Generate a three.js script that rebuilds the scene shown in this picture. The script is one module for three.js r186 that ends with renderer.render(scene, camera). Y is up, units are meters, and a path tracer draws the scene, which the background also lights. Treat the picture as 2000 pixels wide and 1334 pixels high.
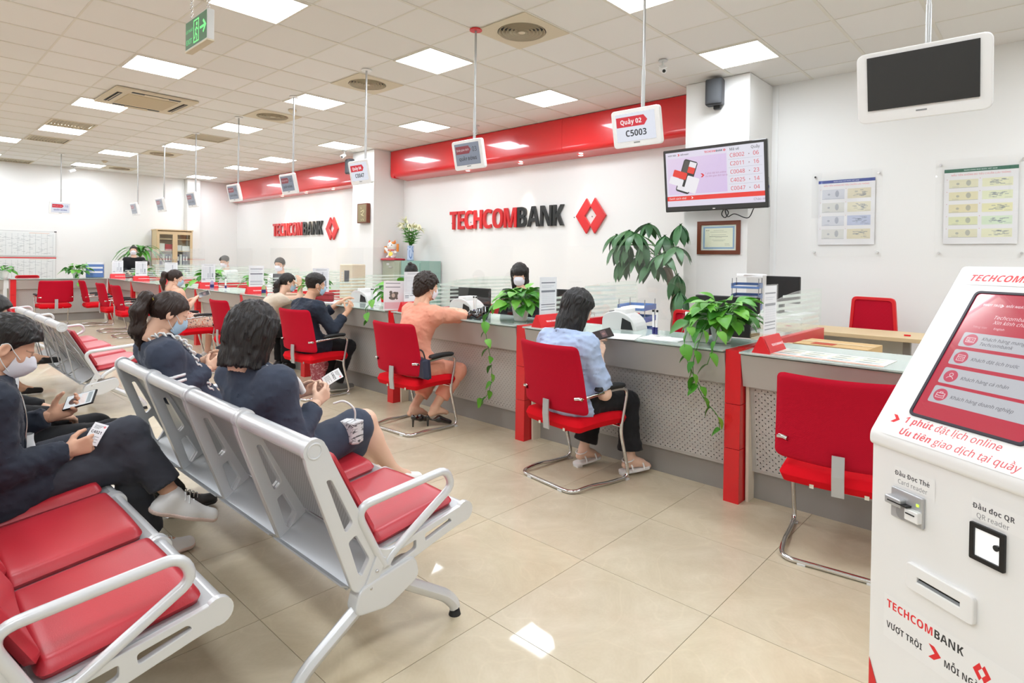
import * as THREE from 'three';
import { RoundedBoxGeometry } from 'three/addons/geometries/RoundedBoxGeometry.js';
import { TextGeometry } from 'three/addons/geometries/TextGeometry.js';
import { FontLoader } from 'three/addons/loaders/FontLoader.js';
import { mergeGeometries } from 'three/addons/utils/BufferGeometryUtils.js';
import { RectAreaLightUniformsLib } from 'three/addons/lights/RectAreaLightUniformsLib.js';
import { createNoise3D } from 'simplex-noise';

// ---------------------------------------------------------------- camera, light, exposure
const scene = new THREE.Scene();
const camera = new THREE.PerspectiveCamera(2 * Math.atan(667 / 1152.5) * 180 / Math.PI, 2000 / 1334, 0.05, 80);
camera.setViewOffset(2000, 1334, 0, 147.3, 2000, 1334);   // shifted lens: upright walls
camera.position.set(0, 1.5, 0);
camera.rotation.set(-0.01, 0.7475, 0.0142, 'YXZ');
camera.updateProjectionMatrix(); camera.updateMatrixWorld(true);
const renderer = new THREE.WebGLRenderer();
renderer.toneMapping = THREE.LinearToneMapping;
renderer.toneMappingExposure = 1.5;
renderer.shadowMap.enabled = true;
RectAreaLightUniformsLib.init();
scene.background = new THREE.Color(0xdfe6ee);
const PANEL_POWER = 11, PANEL_GLOW = 6;                    // ceiling panels: area light, glow of the diffuser
const CEIL = 3.712, TILE = 0.66, CX0 = -5.5019, CZ0 = 2.5993;   // suspended ceiling grid
const cellX = (i) => CX0 + TILE * (i + 0.5), cellZ = (j) => -(CZ0 + TILE * (j + 0.5));

// ---------------------------------------------------------------- helpers
let seedValue = 12345;
const rnd = () => { seedValue = (seedValue * 1664525 + 1013904223) >>> 0; return seedValue / 4294967296; };
const rr = (a, b) => a + (b - a) * rnd();
const noise3 = createNoise3D(rnd);
const V = (x, y, z) => new THREE.Vector3(x, y, z);
const taken = new Map();
const numbered = (n) => { const k = taken.get(n) ?? 0; taken.set(n, k + 1); return k ? n + '_' + String(k).padStart(3, '0') : n; };
const shade = (o) => { o.castShadow = o.receiveShadow = true; return o; };
function mesh(parent, name, geo, mat, pos, rot) {
  const m = shade(new THREE.Mesh(geo, mat)); m.name = name;
  if (pos) m.position.set(...pos);
  if (rot) m.rotation.set(...rot);
  parent.add(m); return m;
}
function thing(name, label, category, pos = [0, 0, 0], turn = 0, group) {
  const o = new THREE.Group(); o.name = numbered(name); o.position.set(...pos); o.rotation.y = turn;
  o.userData = { label, category }; if (group) o.userData.group = group;
  scene.add(o); return o;
}
function solo(name, label, category, geo, mat, pos, rot, group) {
  const m = mesh(scene, numbered(name), geo, mat, pos, rot);
  m.userData = { label, category }; if (group) m.userData.group = group;
  return m;
}
function struct(name, geo, mat, pos, rot, parent = scene) {
  const m = mesh(parent, parent === scene ? numbered(name) : name, geo, mat, pos, rot);
  if (parent === scene) m.userData.kind = 'structure';
  return m;
}
function copyThing(src, pos, turn, label) {
  const c = src.clone(); c.name = numbered(src.name.replace(/_\d{3}$/, '')); c.userData = { ...src.userData, label };
  c.position.set(...pos); c.rotation.y = turn; scene.add(c); return c;
}
const bx = (w, h, d) => new THREE.BoxGeometry(w, h, d);
const rb = (w, h, d, r = 0.01, s = 2) => new RoundedBoxGeometry(w, h, d, s, r);
const cyl = (r0, r1, h, s = 20) => new THREE.CylinderGeometry(r0, r1, h, s);
const sph = (r, a = 16, b = 10) => new THREE.SphereGeometry(r, a, b);
const at = (g, x, y, z, rx = 0, ry = 0, rz = 0) => { if (rx) g.rotateX(rx); if (ry) g.rotateY(ry); if (rz) g.rotateZ(rz); g.translate(x, y, z); return g; };
const merge = (list) => mergeGeometries(list.map((g) => { const h = g.index ? g.toNonIndexed() : g; for (const k of Object.keys(h.attributes)) if (!['position', 'normal', 'uv'].includes(k)) h.deleteAttribute(k); return h; }), false);
// polyline with rounded corners, as a tube
function filleted(points, r) {
  const path = new THREE.CurvePath(), P = points.map((p) => V(...p)); let from = P[0];
  for (let i = 1; i < P.length - 1; i++) {
    const a = P[i].clone().sub(P[i - 1]), b = P[i + 1].clone().sub(P[i]), k = Math.min(r, a.length() * 0.49, b.length() * 0.49);
    const s = P[i].clone().addScaledVector(a.normalize(), -k), e = P[i].clone().addScaledVector(b.normalize(), k);
    path.add(new THREE.LineCurve3(from, s)); path.add(new THREE.QuadraticBezierCurve3(s, P[i], e)); from = e;
  }
  path.add(new THREE.LineCurve3(from, P[P.length - 1])); return path;
}
function pipe(points, radius, fillet = 0.05, seg = 48, rad = 10) { return new THREE.TubeGeometry(filleted(points, fillet), seg, radius, rad, false); }
function curveTube(points, radius, seg = 24, rad = 6) { return new THREE.TubeGeometry(new THREE.CatmullRomCurve3(points.map((p) => V(...p))), seg, radius, rad, false); }
function polyShape(pts) { const s = new THREE.Shape(); pts.forEach(([x, y], i) => (i ? s.lineTo(x, y) : s.moveTo(x, y))); s.closePath(); return s; }
function roundPath(pts, r, target = new THREE.Shape()) {       // polygon with rounded corners
  const n = pts.length;
  for (let i = 0; i < n; i++) {
    const p = pts[i], a = pts[(i + n - 1) % n], b = pts[(i + 1) % n];
    const la = Math.hypot(a[0] - p[0], a[1] - p[1]), lb = Math.hypot(b[0] - p[0], b[1] - p[1]), k = Math.min(r, la * 0.48, lb * 0.48);
    const s = [p[0] + (a[0] - p[0]) / la * k, p[1] + (a[1] - p[1]) / la * k], e = [p[0] + (b[0] - p[0]) / lb * k, p[1] + (b[1] - p[1]) / lb * k];
    if (i) target.lineTo(...s); else target.moveTo(...s);
    target.quadraticCurveTo(p[0], p[1], e[0], e[1]);
  }
  target.closePath(); return target;
}
const extr = (shape, depth, bevel = 0, opt = {}) => new THREE.ExtrudeGeometry(shape, { depth, bevelEnabled: bevel > 0, bevelSize: bevel, bevelThickness: bevel, bevelSegments: 2, curveSegments: 8, ...opt });
function canvasTex(w, h, draw, opt = {}) {
  const c = document.createElement('canvas'); c.width = w; c.height = h; const g = c.getContext('2d'); draw(g, w, h);
  const t = new THREE.CanvasTexture(c); if (!opt.data) t.colorSpace = THREE.SRGBColorSpace;
  if (opt.repeat) { t.wrapS = t.wrapT = THREE.RepeatWrapping; t.repeat.set(...opt.repeat); }
  return t;
}
function dataTex(n, f, opt = {}) {                              // grey or colour noise, tiling
  const d = new Uint8Array(n * n * 4);
  for (let y = 0; y < n; y++) for (let x = 0; x < n; x++) { const v = f(x / n, y / n), k = (y * n + x) * 4; for (let c = 0; c < 3; c++) d[k + c] = Math.max(0, Math.min(255, Array.isArray(v) ? v[c] : v)); d[k + 3] = 255; }
  const t = new THREE.DataTexture(d, n, n); t.magFilter = THREE.LinearFilter; t.minFilter = THREE.LinearFilter; t.wrapS = t.wrapT = THREE.RepeatWrapping;
  if (!opt.data) t.colorSpace = THREE.SRGBColorSpace; t.needsUpdate = true; return t;
}
const wrapNoise = (u, v, k, s) => { const a = u * 6.28318, b = v * 6.28318, r = k / 6.28318; return noise3(Math.cos(a) * r + s, Math.sin(a) * r + Math.cos(b) * r * 0.7, Math.sin(b) * r + s * 1.7); };
function uvMetres(geo, sx = 1, sy = 1) { const u = geo.attributes.uv; for (let i = 0; i < u.count; i++) u.setXY(i, u.getX(i) * sx, u.getY(i) * sy); return geo; }
const std = (o) => new THREE.MeshStandardMaterial(o), phy = (o) => new THREE.MeshPhysicalMaterial(o);

// ---------------------------------------------------------------- materials
const fabricBump = dataTex(128, (u, v) => 128 + 70 * Math.sin(u * 6.283 * 24) * Math.sin(v * 6.283 * 24) + 40 * wrapNoise(u, v, 30, 3), { data: true });
const grain = dataTex(256, (u, v) => 128 + 60 * wrapNoise(u, v, 60, 1) + 40 * wrapNoise(u, v, 160, 2), { data: true });
const perfAlpha = canvasTex(256, 256, (g) => {
  g.fillStyle = '#fff'; g.fillRect(0, 0, 256, 256); g.fillStyle = '#000';
  for (let i = 0; i < 4; i++) for (let j = 0; j < 4; j++) { for (const [ox, oy] of [[16, 16], [48, 48]]) { g.beginPath(); g.arc(i * 64 + ox, j * 64 + oy, 7, 0, 7); g.fill(); } }
}, { data: true, repeat: [1, 1] });
const M = {
  wall: std({ color: 0xf1f0ed, roughness: 0.75 }),
  ceilTile: std({ color: 0xebe8e3, roughness: 0.95, bumpMap: grain, bumpScale: 0.0006 }),
  ceilGrid: std({ color: 0xe4dfd4, roughness: 0.6 }),
  grout: std({ color: 0x8d7f6b, roughness: 0.9 }),
  redGloss: phy({ color: 0xde0a16, roughness: 0.28, clearcoat: 1, clearcoatRoughness: 0.06 }),
  redPillar: phy({ color: 0xd8101c, roughness: 0.35, clearcoat: 0.3, clearcoatRoughness: 0.2 }),
  redPlastic: std({ color: 0xdd1f26, roughness: 0.35 }),
  redFabric: phy({ color: 0xd80a1c, specularIntensity: 0.35, roughness: 0.85, bumpMap: fabricBump, bumpScale: 0.0006 }),
  redMesh: phy({ color: 0xbd0c2a, specularIntensity: 0.35, roughness: 0.8, bumpMap: fabricBump, bumpScale: 0.0008 }),
  redLeather: phy({ color: 0xbd2b37, roughness: 0.38, clearcoat: 0.25, clearcoatRoughness: 0.35, bumpMap: grain, bumpScale: 0.0003 }),
  silver: phy({ color: 0xdfe1e3, metalness: 0.25, roughness: 0.32, clearcoat: 0.6, clearcoatRoughness: 0.2 }),
  silverPan: std({ color: 0xb9bbbd, metalness: 0.45, roughness: 0.4 }),
  chrome: std({ color: 0xd8d8d8, metalness: 1, roughness: 0.12 }),
  steel: std({ color: 0xb9b6b1, metalness: 0.25, roughness: 0.42, bumpMap: grain, bumpScale: 0.0001 }),
  steelDark: std({ color: 0x9d9a95, metalness: 0.25, roughness: 0.45 }),
  perf: std({ color: 0xc2bfbb, metalness: 0.25, roughness: 0.45, alphaMap: perfAlpha, alphaTest: 0.5, side: THREE.DoubleSide }),
  poleMetal: std({ color: 0xb4b4b2, metalness: 0.55, roughness: 0.35 }),
  cream: std({ color: 0xe6dcc8, roughness: 0.6 }),
  glassEdge: phy({ color: 0xdcebe4, roughness: 0.07, transmission: 0.35, thickness: 0, ior: 1.5 }),
  pane: phy({ color: 0xfcfffd, roughness: 0.02, transmission: 1, thickness: 0, ior: 1.45 }),
  acrylic: phy({ color: 0xffffff, roughness: 0.0, transmission: 1, thickness: 0, ior: 1.4 }),
  frosted: phy({ color: 0xf8fbf9, roughness: 0.5, transmission: 0.72, thickness: 0 }),
  white: std({ color: 0xf3f3f1, roughness: 0.4 }),
  whiteGloss: phy({ color: 0xf2f1ef, roughness: 0.3, clearcoat: 0.5, clearcoatRoughness: 0.15 }),
  paper: std({ color: 0xf2f2f2, roughness: 0.85 }),
  black: std({ color: 0x151515, roughness: 0.45 }),
  blackGloss: phy({ color: 0x0c0c0e, roughness: 0.12, clearcoat: 1, clearcoatRoughness: 0.05 }),
  darkGrey: std({ color: 0x3c3d40, roughness: 0.5 }),
  grey: std({ color: 0x8d8f90, roughness: 0.5 }),
  lightGrey: std({ color: 0xd7d7d4, roughness: 0.5 }),
  beige: std({ color: 0xd9ccb2, roughness: 0.55 }),
  wood: std({ color: 0xd9bf95, roughness: 0.5 }),
  woodDark: std({ color: 0x6e3318, roughness: 0.4 }),
  greenCabinet: std({ color: 0x8fb0a5, roughness: 0.45, metalness: 0.1 }),
  oliveCabinet: std({ color: 0xa5ab96, roughness: 0.45, metalness: 0.1 }),
  blueTray: std({ color: 0x5d7fb8, roughness: 0.35 }),
  carton: std({ color: 0xc9a775, roughness: 0.85 }),
  soil: std({ color: 0x3a2a1c, roughness: 1 }),
  rubber: std({ color: 0x222324, roughness: 0.6 }),
  bark: std({ color: 0x8a7a66, roughness: 0.9, bumpMap: grain, bumpScale: 0.002 }),
};
// ---------------------------------------------------------------- the room shell
const XL = -18.7, XR = 3.4, ZB = -7.62, ZF = 4.2;
const projected = (x, y, z) => { const p = V(x, y, z).applyMatrix4(camera.matrixWorldInverse); if (p.z > -0.3) return null; const d = -p.z, q = V(x, y, z).project(camera); return { x: q.x, y: q.y, d }; };
// floor: polished porcelain tiles on a grout bed
const FS = 0.6662, FX0 = -1.7291, FZ0 = 2.4149;
const floorMaps = [0, 1, 2].map((k) => dataTex(256, (u, v) => {
  const n = wrapNoise(u, v, 3, k * 9 + 1) * 0.5 + wrapNoise(u, v, 9, k * 5 + 2) * 0.3 + wrapNoise(u, v, 40, k + 3) * 0.22, vein = Math.max(0, 1 - Math.abs(wrapNoise(u, v, 2.5, k * 3 + 7)) * 14) * 0.5;
  return [205 + n * 9 + vein * 9, 192 + n * 10 + vein * 9, 166 + n * 12 + vein * 9];
}));
const floorMats = [0, 1, 2].map((k) => phy({ map: floorMaps[k], color: [0xffffff, 0xfbfaf7, 0xfffdf8][k], roughness: 0.42, clearcoat: 0.36, clearcoatRoughness: 0.035, ior: 1.5 }));
const floorBase = struct('floor', bx(XR - XL, 0.06, ZF - ZB), M.grout, [(XL + XR) / 2, -0.0415, (ZF + ZB) / 2]);
{
  const tiles = [];
  for (let i = Math.ceil((XL - FX0) / FS); i < (XR - FX0) / FS - 1; i++) for (let j = Math.ceil((-ZF - FZ0) / FS); j < (-ZB - FZ0) / FS - 1; j++) {
    const x = FX0 + FS * (i + 0.5), z = -(FZ0 + FS * (j + 0.5)), p = projected(x, 0, z);
    const seen = p && Math.abs(p.x) < 1.08 && Math.abs(p.y) < 1.08 && !(z < -4.3 && x > -15.6);
    tiles.push({ x, z, size: seen ? 1 / (p.d * p.d) : 0 });
  }
  tiles.sort((a, b) => b.size - a.size);
  const geo = bx(FS - 0.0025, 0.012, FS - 0.0025), rest = [];
  tiles.forEach((t, k) => {
    if (k < 290 && t.size > 0) mesh(floorBase, 'floor_tile', geo, floorMats[k % 3], [t.x - floorBase.position.x, -0.006 + 0.0415, t.z - floorBase.position.z], [0, Math.PI / 2 * (k % 4), 0]);
    else rest.push(at(bx(FS - 0.0025, 0.012, FS - 0.0025), t.x - floorBase.position.x, -0.006 + 0.0415, t.z - floorBase.position.z));
  });
  const r = mesh(floorBase, 'floor_tile_field', merge(rest), floorMats[0]); r.userData.kind = 'stuff';
}
// walls with thickness
struct('wall_back', bx(XR - XL + 0.4, CEIL + 0.4, 0.2), M.wall, [(XL + XR) / 2, (CEIL + 0.4) / 2 - 0.05, ZB - 0.1]);
struct('wall_left', bx(0.2, CEIL + 0.4, ZF - ZB), M.wall, [XL - 0.1, (CEIL + 0.4) / 2 - 0.05, (ZF + ZB) / 2]);
struct('wall_right', bx(0.2, CEIL + 0.4, ZF - ZB), M.wall, [XR + 0.1, (CEIL + 0.4) / 2 - 0.05, (ZF + ZB) / 2]);
struct('wall_front', bx(XR - XL + 0.4, CEIL + 0.4, 0.2), M.wall, [(XL + XR) / 2, (CEIL + 0.4) / 2 - 0.05, ZF + 0.1]);
struct('wall_pillar_right', bx(0.79, CEIL, 0.74), M.wall, [-3.055, CEIL / 2, -7.25]);
struct('wall_pillar_left', bx(0.78, CEIL, 0.75), M.wall, [-10.61, CEIL / 2, -7.245]);
struct('wall_pillar_corner', bx(0.25, CEIL, 0.34), M.wall, [-18.58, CEIL / 2, -6.28]);
struct('trim_1', bx(0.03, CEIL, 0.012), M.white, [-2.6, CEIL / 2, ZB + 0.006]);
struct('trim_2', bx(0.012, CEIL, 0.03), M.white, [-18.694, CEIL / 2, -6.07]);
// suspended ceiling: slab, T-grid, lay-in tiles
const lightCells = [[0, -1], [-4, -1], [-8, -1], [-12, -1], [4, -0.55], [8, -1], [0, 2], [-4, 2], [-8, 2], [-12, 2], [4, 2], [8, 2], [0, 5], [-4, 5], [-8, 5], [-12, 5], [4, 5], [9, 5],
  [-15, 1], [-19, 1], [-15, -2], [-19, -2], [-15, 5], [-19, 5], [-12, -5], [-8, -5], [-4, -5], [0, -5], [4, -5], [8, -5], [-12, -8], [-8, -8], [-4, -8], [0, -8], [4, -8], [8, -8], [11, 2]];
const ventCells = [[2, 2], [-2, 2], [-6, 2], [-14, 2], [-19, 2]], grilleCells = [[-11, -1], [-14, -1], [-20, -1], [-10, 2]];
const cassette = [[-7, -1], [-6, -1], [-7, 0], [-6, 0]];
const special = new Set([[4, -1], [4, 0], ...lightCells, ...ventCells, ...grilleCells].map(([i, j]) => i + ',' + j));
const ceiling = struct('ceiling', bx(XR - XL + 0.4, 0.12, ZF - ZB + 0.4), M.ceilGrid, [(XL + XR) / 2, CEIL + 0.13, (ZF + ZB) / 2]);
{
  const longBar = bx(0.03, 0.03, ZF - ZB), crossBar = bx(XR - XL, 0.026, 0.018), x0 = XL, x1 = XR, i0 = -20, i1 = 14, j0 = -11, j1 = 8, cy = -0.13;
  const px = ceiling.position.x, pz = ceiling.position.z;
  for (let i = i0; i <= i1; i++) { const x = CX0 + TILE * i; if (x > XL && x < XR) mesh(ceiling, 'grid_bar', longBar, M.ceilGrid, [x - px, cy + 0.015, 0]); }
  for (let j = j0; j <= j1; j++) { const z = -(CZ0 + TILE * j); if (z > ZB && z < ZF) mesh(ceiling, 'grid_bar', crossBar, M.ceilGrid, [0, cy + 0.016, z - pz]); }
  const mats = [0xece9e4, 0xe9e6e1, 0xeeebe7].map((c) => { const m = M.ceilTile.clone(); m.color.set(c); return m; });
  const tiles = [];
  for (let i = i0 - 1; i <= i1; i++) for (let j = j0; j <= j1; j++) {
    if (special.has(i + ',' + j)) continue;
    let a = cellX(i) - 0.329, b = cellX(i) + 0.329, c = cellZ(j) - 0.329, d = cellZ(j) + 0.329;
    a = Math.max(a, XL); b = Math.min(b, XR); c = Math.max(c, ZB); d = Math.min(d, ZF);
    if (b - a < 0.03 || d - c < 0.03) continue;
    const p = projected((a + b) / 2, CEIL, (c + d) / 2), full = b - a > 0.65 && d - c > 0.65;
    const seen = p && Math.abs(p.x) < 1.1 && p.y < 1.15;
    tiles.push({ a, b, c, d, full, size: seen ? 1 / (p.d * p.d) : 0 });
  }
  tiles.sort((p, q) => q.size - p.size);
  const geo = bx(0.658, 0.014, 0.658), rest = [];
  tiles.forEach((t, k) => {
    const pos = [(t.a + t.b) / 2 - px, cy + 0.013, (t.c + t.d) / 2 - pz];
    if (k < 295 && t.size > 0) mesh(ceiling, 'ceiling_tile', t.full ? geo : bx(t.b - t.a, 0.014, t.d - t.c), mats[Math.floor(rnd() * 3)], pos);
    else rest.push(at(bx(t.b - t.a, 0.014, t.d - t.c), ...pos));
  });
  const r = mesh(ceiling, 'ceiling_tile_field', merge(rest), M.ceilTile); r.userData.kind = 'stuff';
}
// light panels
const diffuser = std({ color: 0xffffff, emissive: 0xffffff, emissiveIntensity: PANEL_GLOW, roughness: 0.6 });
{
  const frame = merge([at(bx(0.644, 0.012, 0.018), 0, 0, -0.313), at(bx(0.644, 0.012, 0.018), 0, 0, 0.313), at(bx(0.018, 0.012, 0.608), -0.313, 0, 0), at(bx(0.018, 0.012, 0.608), 0.313, 0, 0)]), glow = bx(0.608, 0.008, 0.608);
  const rowName = (j) => (j >= 5 ? 'nearest the red fascia' : j >= 1 ? 'above the counter' : j >= -2 ? 'above the benches' : j >= -5 ? 'overhead' : 'behind the camera');
  const rows = {}; for (const [i, j] of lightCells) (rows[rowName(j)] ??= []).push([i, j]);
  for (const key of Object.keys(rows)) {
    rows[key].sort((a, b) => a[0] - b[0] || a[1] - b[1]).forEach(([i, j], n) => {
      const ord = ['first', 'second', 'third', 'fourth', 'fifth', 'sixth', 'seventh', 'eighth', 'ninth', 'tenth', 'eleventh', 'twelfth', 'thirteenth', 'fourteenth', 'fifteenth', 'sixteenth', 'seventeenth', 'eighteenth', 'nineteenth', 'twentieth'][n];
      const t = thing('ceiling_light', `square ceiling light ${key}, ${ord} from the far left wall`, 'ceiling light', [cellX(i), CEIL, cellZ(j)], 0, 'square ceiling light panels');
      mesh(t, 'frame', frame, M.ceilGrid, [0, -0.001, 0]); mesh(t, 'diffuser', glow, diffuser, [0, 0.0, 0]);
      const l = new THREE.RectAreaLight(new THREE.Color().setRGB(0.79, 0.89, 1.02), PANEL_POWER, 0.58, 0.58); l.position.set(0, -0.012, 0); l.rotation.x = -Math.PI / 2; l.name = 'panel_light'; t.add(l);
    });
  }
}
// red fascia boxes over the back wall
function fascia(x0, x1, zf, roundLeft, label) {
  const w = x1 - x0, h = CEIL - 3.135 - 0.004;
  const t = thing('wall_fascia', label, 'wall fascia', [x0, 3.135, ZB]);
  const depth = zf - ZB, n = Math.round(w / 2.4);
  // profile swept along x: flat front, rolled lower edge
  const prof = new THREE.Shape(); prof.moveTo(0, h); prof.lineTo(depth, h); prof.lineTo(depth, 0.13); prof.quadraticCurveTo(depth, 0.045, depth - 0.07, 0.03); prof.lineTo(0.02, 0); prof.lineTo(0, 0); prof.closePath();
  for (let k = 0; k < n; k++) {
    const a = (k === 0 && roundLeft ? 0.1 : 0) + w * k / n - (k === 0 && roundLeft ? 0 : 0), b = w * (k + 1) / n - 0.003;
    const g = extr(prof, b - a, 0); g.rotateY(-Math.PI / 2);
    mesh(t, 'panel', g, M.redGloss, [b, 0, 0]);
  }
  if (roundLeft) { const c = extr((() => { const e = new THREE.Shape(); e.moveTo(0.1, h - 0.008); e.lineTo(0.008, h - 0.008); e.lineTo(0.008, 0.13); e.quadraticCurveTo(0.008, 0.03, 0.1, 0.026); e.closePath(); return e; })(), depth - 0.02, 0.008); mesh(t, 'end_cap', c, M.redGloss, [0, 0, 0.008]); }
  return t;
}
fascia(-10.2, -3.45, -7.25, true, 'glossy red fascia box above the large wall logo');
fascia(-18.64, -11.0, -7.36, false, 'glossy red fascia box above the small far wall logo');
// ---------------------------------------------------------------- red visitor chairs (local: faces -z, origin under the seat)
function curvedPanel(w, h, t, bow, r, n = 14) {                 // rounded slab bowed about a vertical axis
  const g = extr(roundPath([[-w / 2, 0], [w / 2, 0], [w / 2 * 0.93, h], [-w / 2 * 0.93, h]], r), t - 0.012, 0.006, { curveSegments: 6, bevelSegments: 3 });
  const p = g.attributes.position;                             // flat caps carry few vertices: bow what there is
  for (let i = 0; i < p.count; i++) { const x = p.getX(i), y = p.getY(i); p.setZ(i, p.getZ(i) - bow * (1 - (2 * x / w) ** 2) + 0.03 * ((y / h) ** 2)); }
  g.computeVertexNormals(); return g;
}
function gridPad(w, h, t, f, nx = 16, ny = 16) {               // padded slab: front surface f(u,v) gives offset in z, back flat offset
  const pos = [], idx = [], id = (s, i, j) => s * (nx + 1) * (ny + 1) + j * (nx + 1) + i;
  const edge = (u, v) => { const r = 0.16; const cx = Math.max(0, Math.abs(u) - (1 - r)) / r, cy = Math.max(0, Math.abs(v) - (1 - r)) / r; return Math.min(1, Math.sqrt(cx * cx + cy * cy)); };
  const uv = [];
  for (const s of [0, 1]) for (let j = 0; j <= ny; j++) for (let i = 0; i <= nx; i++) {
    let u = Math.sin((i / nx - 0.5) * Math.PI) * 0.55 + (i / nx * 2 - 1) * 0.45, v = Math.sin((j / ny - 0.5) * Math.PI) * 0.55 + (j / ny * 2 - 1) * 0.45;
    const r = 0.14, ax = Math.abs(u), ay = Math.abs(v); let x = u, y = v;
    if (ax > 1 - r && ay > 1 - r) { const dx = (ax - 1 + r) / r, dy = (ay - 1 + r) / r, m = Math.max(dx, dy), l = Math.hypot(dx, dy); if (l > 0) { x = Math.sign(u) * (1 - r + dx / l * m * r); y = Math.sign(v) * (1 - r + dy / l * m * r); } }
    const e = Math.max(ax, ay), k = Math.sqrt(Math.max(0, 1 - Math.max(0, (e - 0.86) / 0.14) ** 2));
    const [ox, oy, oz] = f(x * w / 2, y * h / 2);
    pos.push(ox, oy, oz + (s ? -1 : 1) * t / 2 * k); uv.push(x * w * 2, y * h * 2);
  }
  for (const s of [0, 1]) for (let j = 0; j < ny; j++) for (let i = 0; i < nx; i++) { const a = id(s, i, j), b = id(s, i + 1, j), c = id(s, i + 1, j + 1), d = id(s, i, j + 1); if (!s) idx.push(a, b, c, a, c, d); else idx.push(a, c, b, a, d, c); }
  const g = new THREE.BufferGeometry(); g.setAttribute('position', new THREE.Float32BufferAttribute(pos, 3)); g.setAttribute('uv', new THREE.Float32BufferAttribute(uv, 2)); g.setIndex(idx); g.computeVertexNormals(); return g;
}
const chairGeo = (() => {
  const side = (s) => pipe([[0, 0.014, 0.27], [s * 0.25, 0.014, 0.27], [s * 0.265, 0.03, 0.1], [s * 0.272, 0.014, -0.06], [s * 0.278, 0.014, -0.26], [s * 0.278, 0.33, -0.17], [s * 0.278, 0.4, -0.175], [s * 0.29, 0.635, -0.215], [s * 0.292, 0.645, -0.1], [s * 0.288, 0.62, 0.2], [s * 0.23, 0.61, 0.235]], 0.0125, 0.07, 110, 10);
  const backF = (x, y) => { const v = y / 0.47 + 0.5; return [x * (1 - 0.08 * v), y, 0.05 * (2 * x / 0.6) ** 2 * -1 + 0.045 * (v - 0.2) ** 2 + (v < 0.3 ? -0.03 * (0.3 - v) : 0)]; };
  return {
    frameL: side(-1), frameR: side(1),
    cross: merge([at(cyl(0.009, 0.009, 0.556, 8), 0, 0.375, -0.172, 0, 0, Math.PI / 2), at(bx(0.02, 0.02, 0.4), -0.12, 0.385, 0.02), at(bx(0.02, 0.02, 0.4), 0.12, 0.385, 0.02)]),
    seat: at(gridPad(0.55, 0.48, 0.09, (x, y) => [x, y, -0.012 * (y / 0.24) ** 2 + 0.006 * (x / 0.24) ** 2]), 0, 0.43, -0.01, -Math.PI / 2),
    back: at(gridPad(0.61, 0.46, 0.035, backF, 18, 18), 0, 0.725, 0.26, 0.12),
    pad: (() => { const g = gridPad(0.05, 0.27, 0.03, (x, y) => [x, y, 0.012 * Math.cos(y * 9)], 6, 14); g.rotateX(-Math.PI / 2); return g; })(),
    bracket: (() => { const g = extr(polyShape([[0.0, 0.0], [0.008, 0.0], [0.014, 0.1], [0.005, 0.2], [-0.002, 0.2], [0.004, 0.1]]), 0.055, 0); g.rotateY(-Math.PI / 2); return g; })(),
    glide: rb(0.04, 0.014, 0.03, 0.004),
    bolt: at(cyl(0.009, 0.009, 0.03, 10), 0, 0, 0, 0, 0, Math.PI / 2),
  };
})();
function visitorChair(label, x, z, turn) {
  const t = thing('visitor_chair', label, 'chair', [x, 0, z], turn, 'red visitor chairs at the counter'), c = chairGeo;
  mesh(t, 'seat', c.seat, M.redFabric); mesh(t, 'backrest', c.back, M.redMesh);
  mesh(t, 'leg_frame', c.frameL, M.chrome); mesh(t, 'leg_frame', c.frameR, M.chrome); mesh(t, 'seat_frame', c.cross, M.chrome);
  for (const s of [-1, 1]) { mesh(t, 'arm_pad', c.pad, M.rubber, [s * 0.29, 0.658, -0.04], [0.02, 0, 0]); mesh(t, 'glide', c.glide, M.lightGrey, [s * 0.276, 0.004, -0.235]); mesh(t, 'glide', c.glide, M.lightGrey, [s * 0.15, 0.004, 0.27]); mesh(t, 'bolt', c.bolt, M.chrome, [s * 0.27, 0.612, 0.222]); }
  const b = mesh(t, 'back_bracket', c.bracket, M.silverPan, [0.03, 0.375, 0.262], [0.06, 0, 0]); b.userData.label = 'grey metal bracket joining seat and back';
  return t;
}
// ---------------------------------------------------------------- waiting benches (local: x along the row, -z towards the counter, right end at x = 0)
const plateShape = (() => {
  const s = new THREE.Shape();                                 // x = z of the bench, y up; back roll at (0, .84), seat roll at (-.71, .43)
  const pts = [[0.03, 0.86], [0.015, 0.79], [-0.17, 0.295], [-0.26, 0.29], [-0.65, 0.385], [-0.71, 0.393], [-0.745, 0.43], [-0.715, 0.465], [-0.32, 0.4], [-0.27, 0.42], [-0.075, 0.8], [-0.05, 0.86], [-0.01, 0.885]];
  roundPath(pts, 0.03, s);
  const hole = (p, r) => s.holes.push(roundPath(p, r, new THREE.Path()));
  hole([[-0.05, 0.735], [-0.075, 0.735], [-0.165, 0.555], [-0.14, 0.53], [-0.128, 0.53]], 0.014);
  hole([[-0.14, 0.49], [-0.175, 0.51], [-0.235, 0.4], [-0.2, 0.345], [-0.183, 0.36]], 0.012);
  hole([[-0.31, 0.378], [-0.45, 0.402], [-0.45, 0.36], [-0.33, 0.33]], 0.014);
  hole([[-0.485, 0.408], [-0.62, 0.432], [-0.635, 0.412], [-0.49, 0.373]], 0.014);
  const g = extr(s, 0.016, 0.003, { curveSegments: 5 }); g.rotateY(-Math.PI / 2); return g;   // (x,y,z) -> (-z, y, x)
})();
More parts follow.
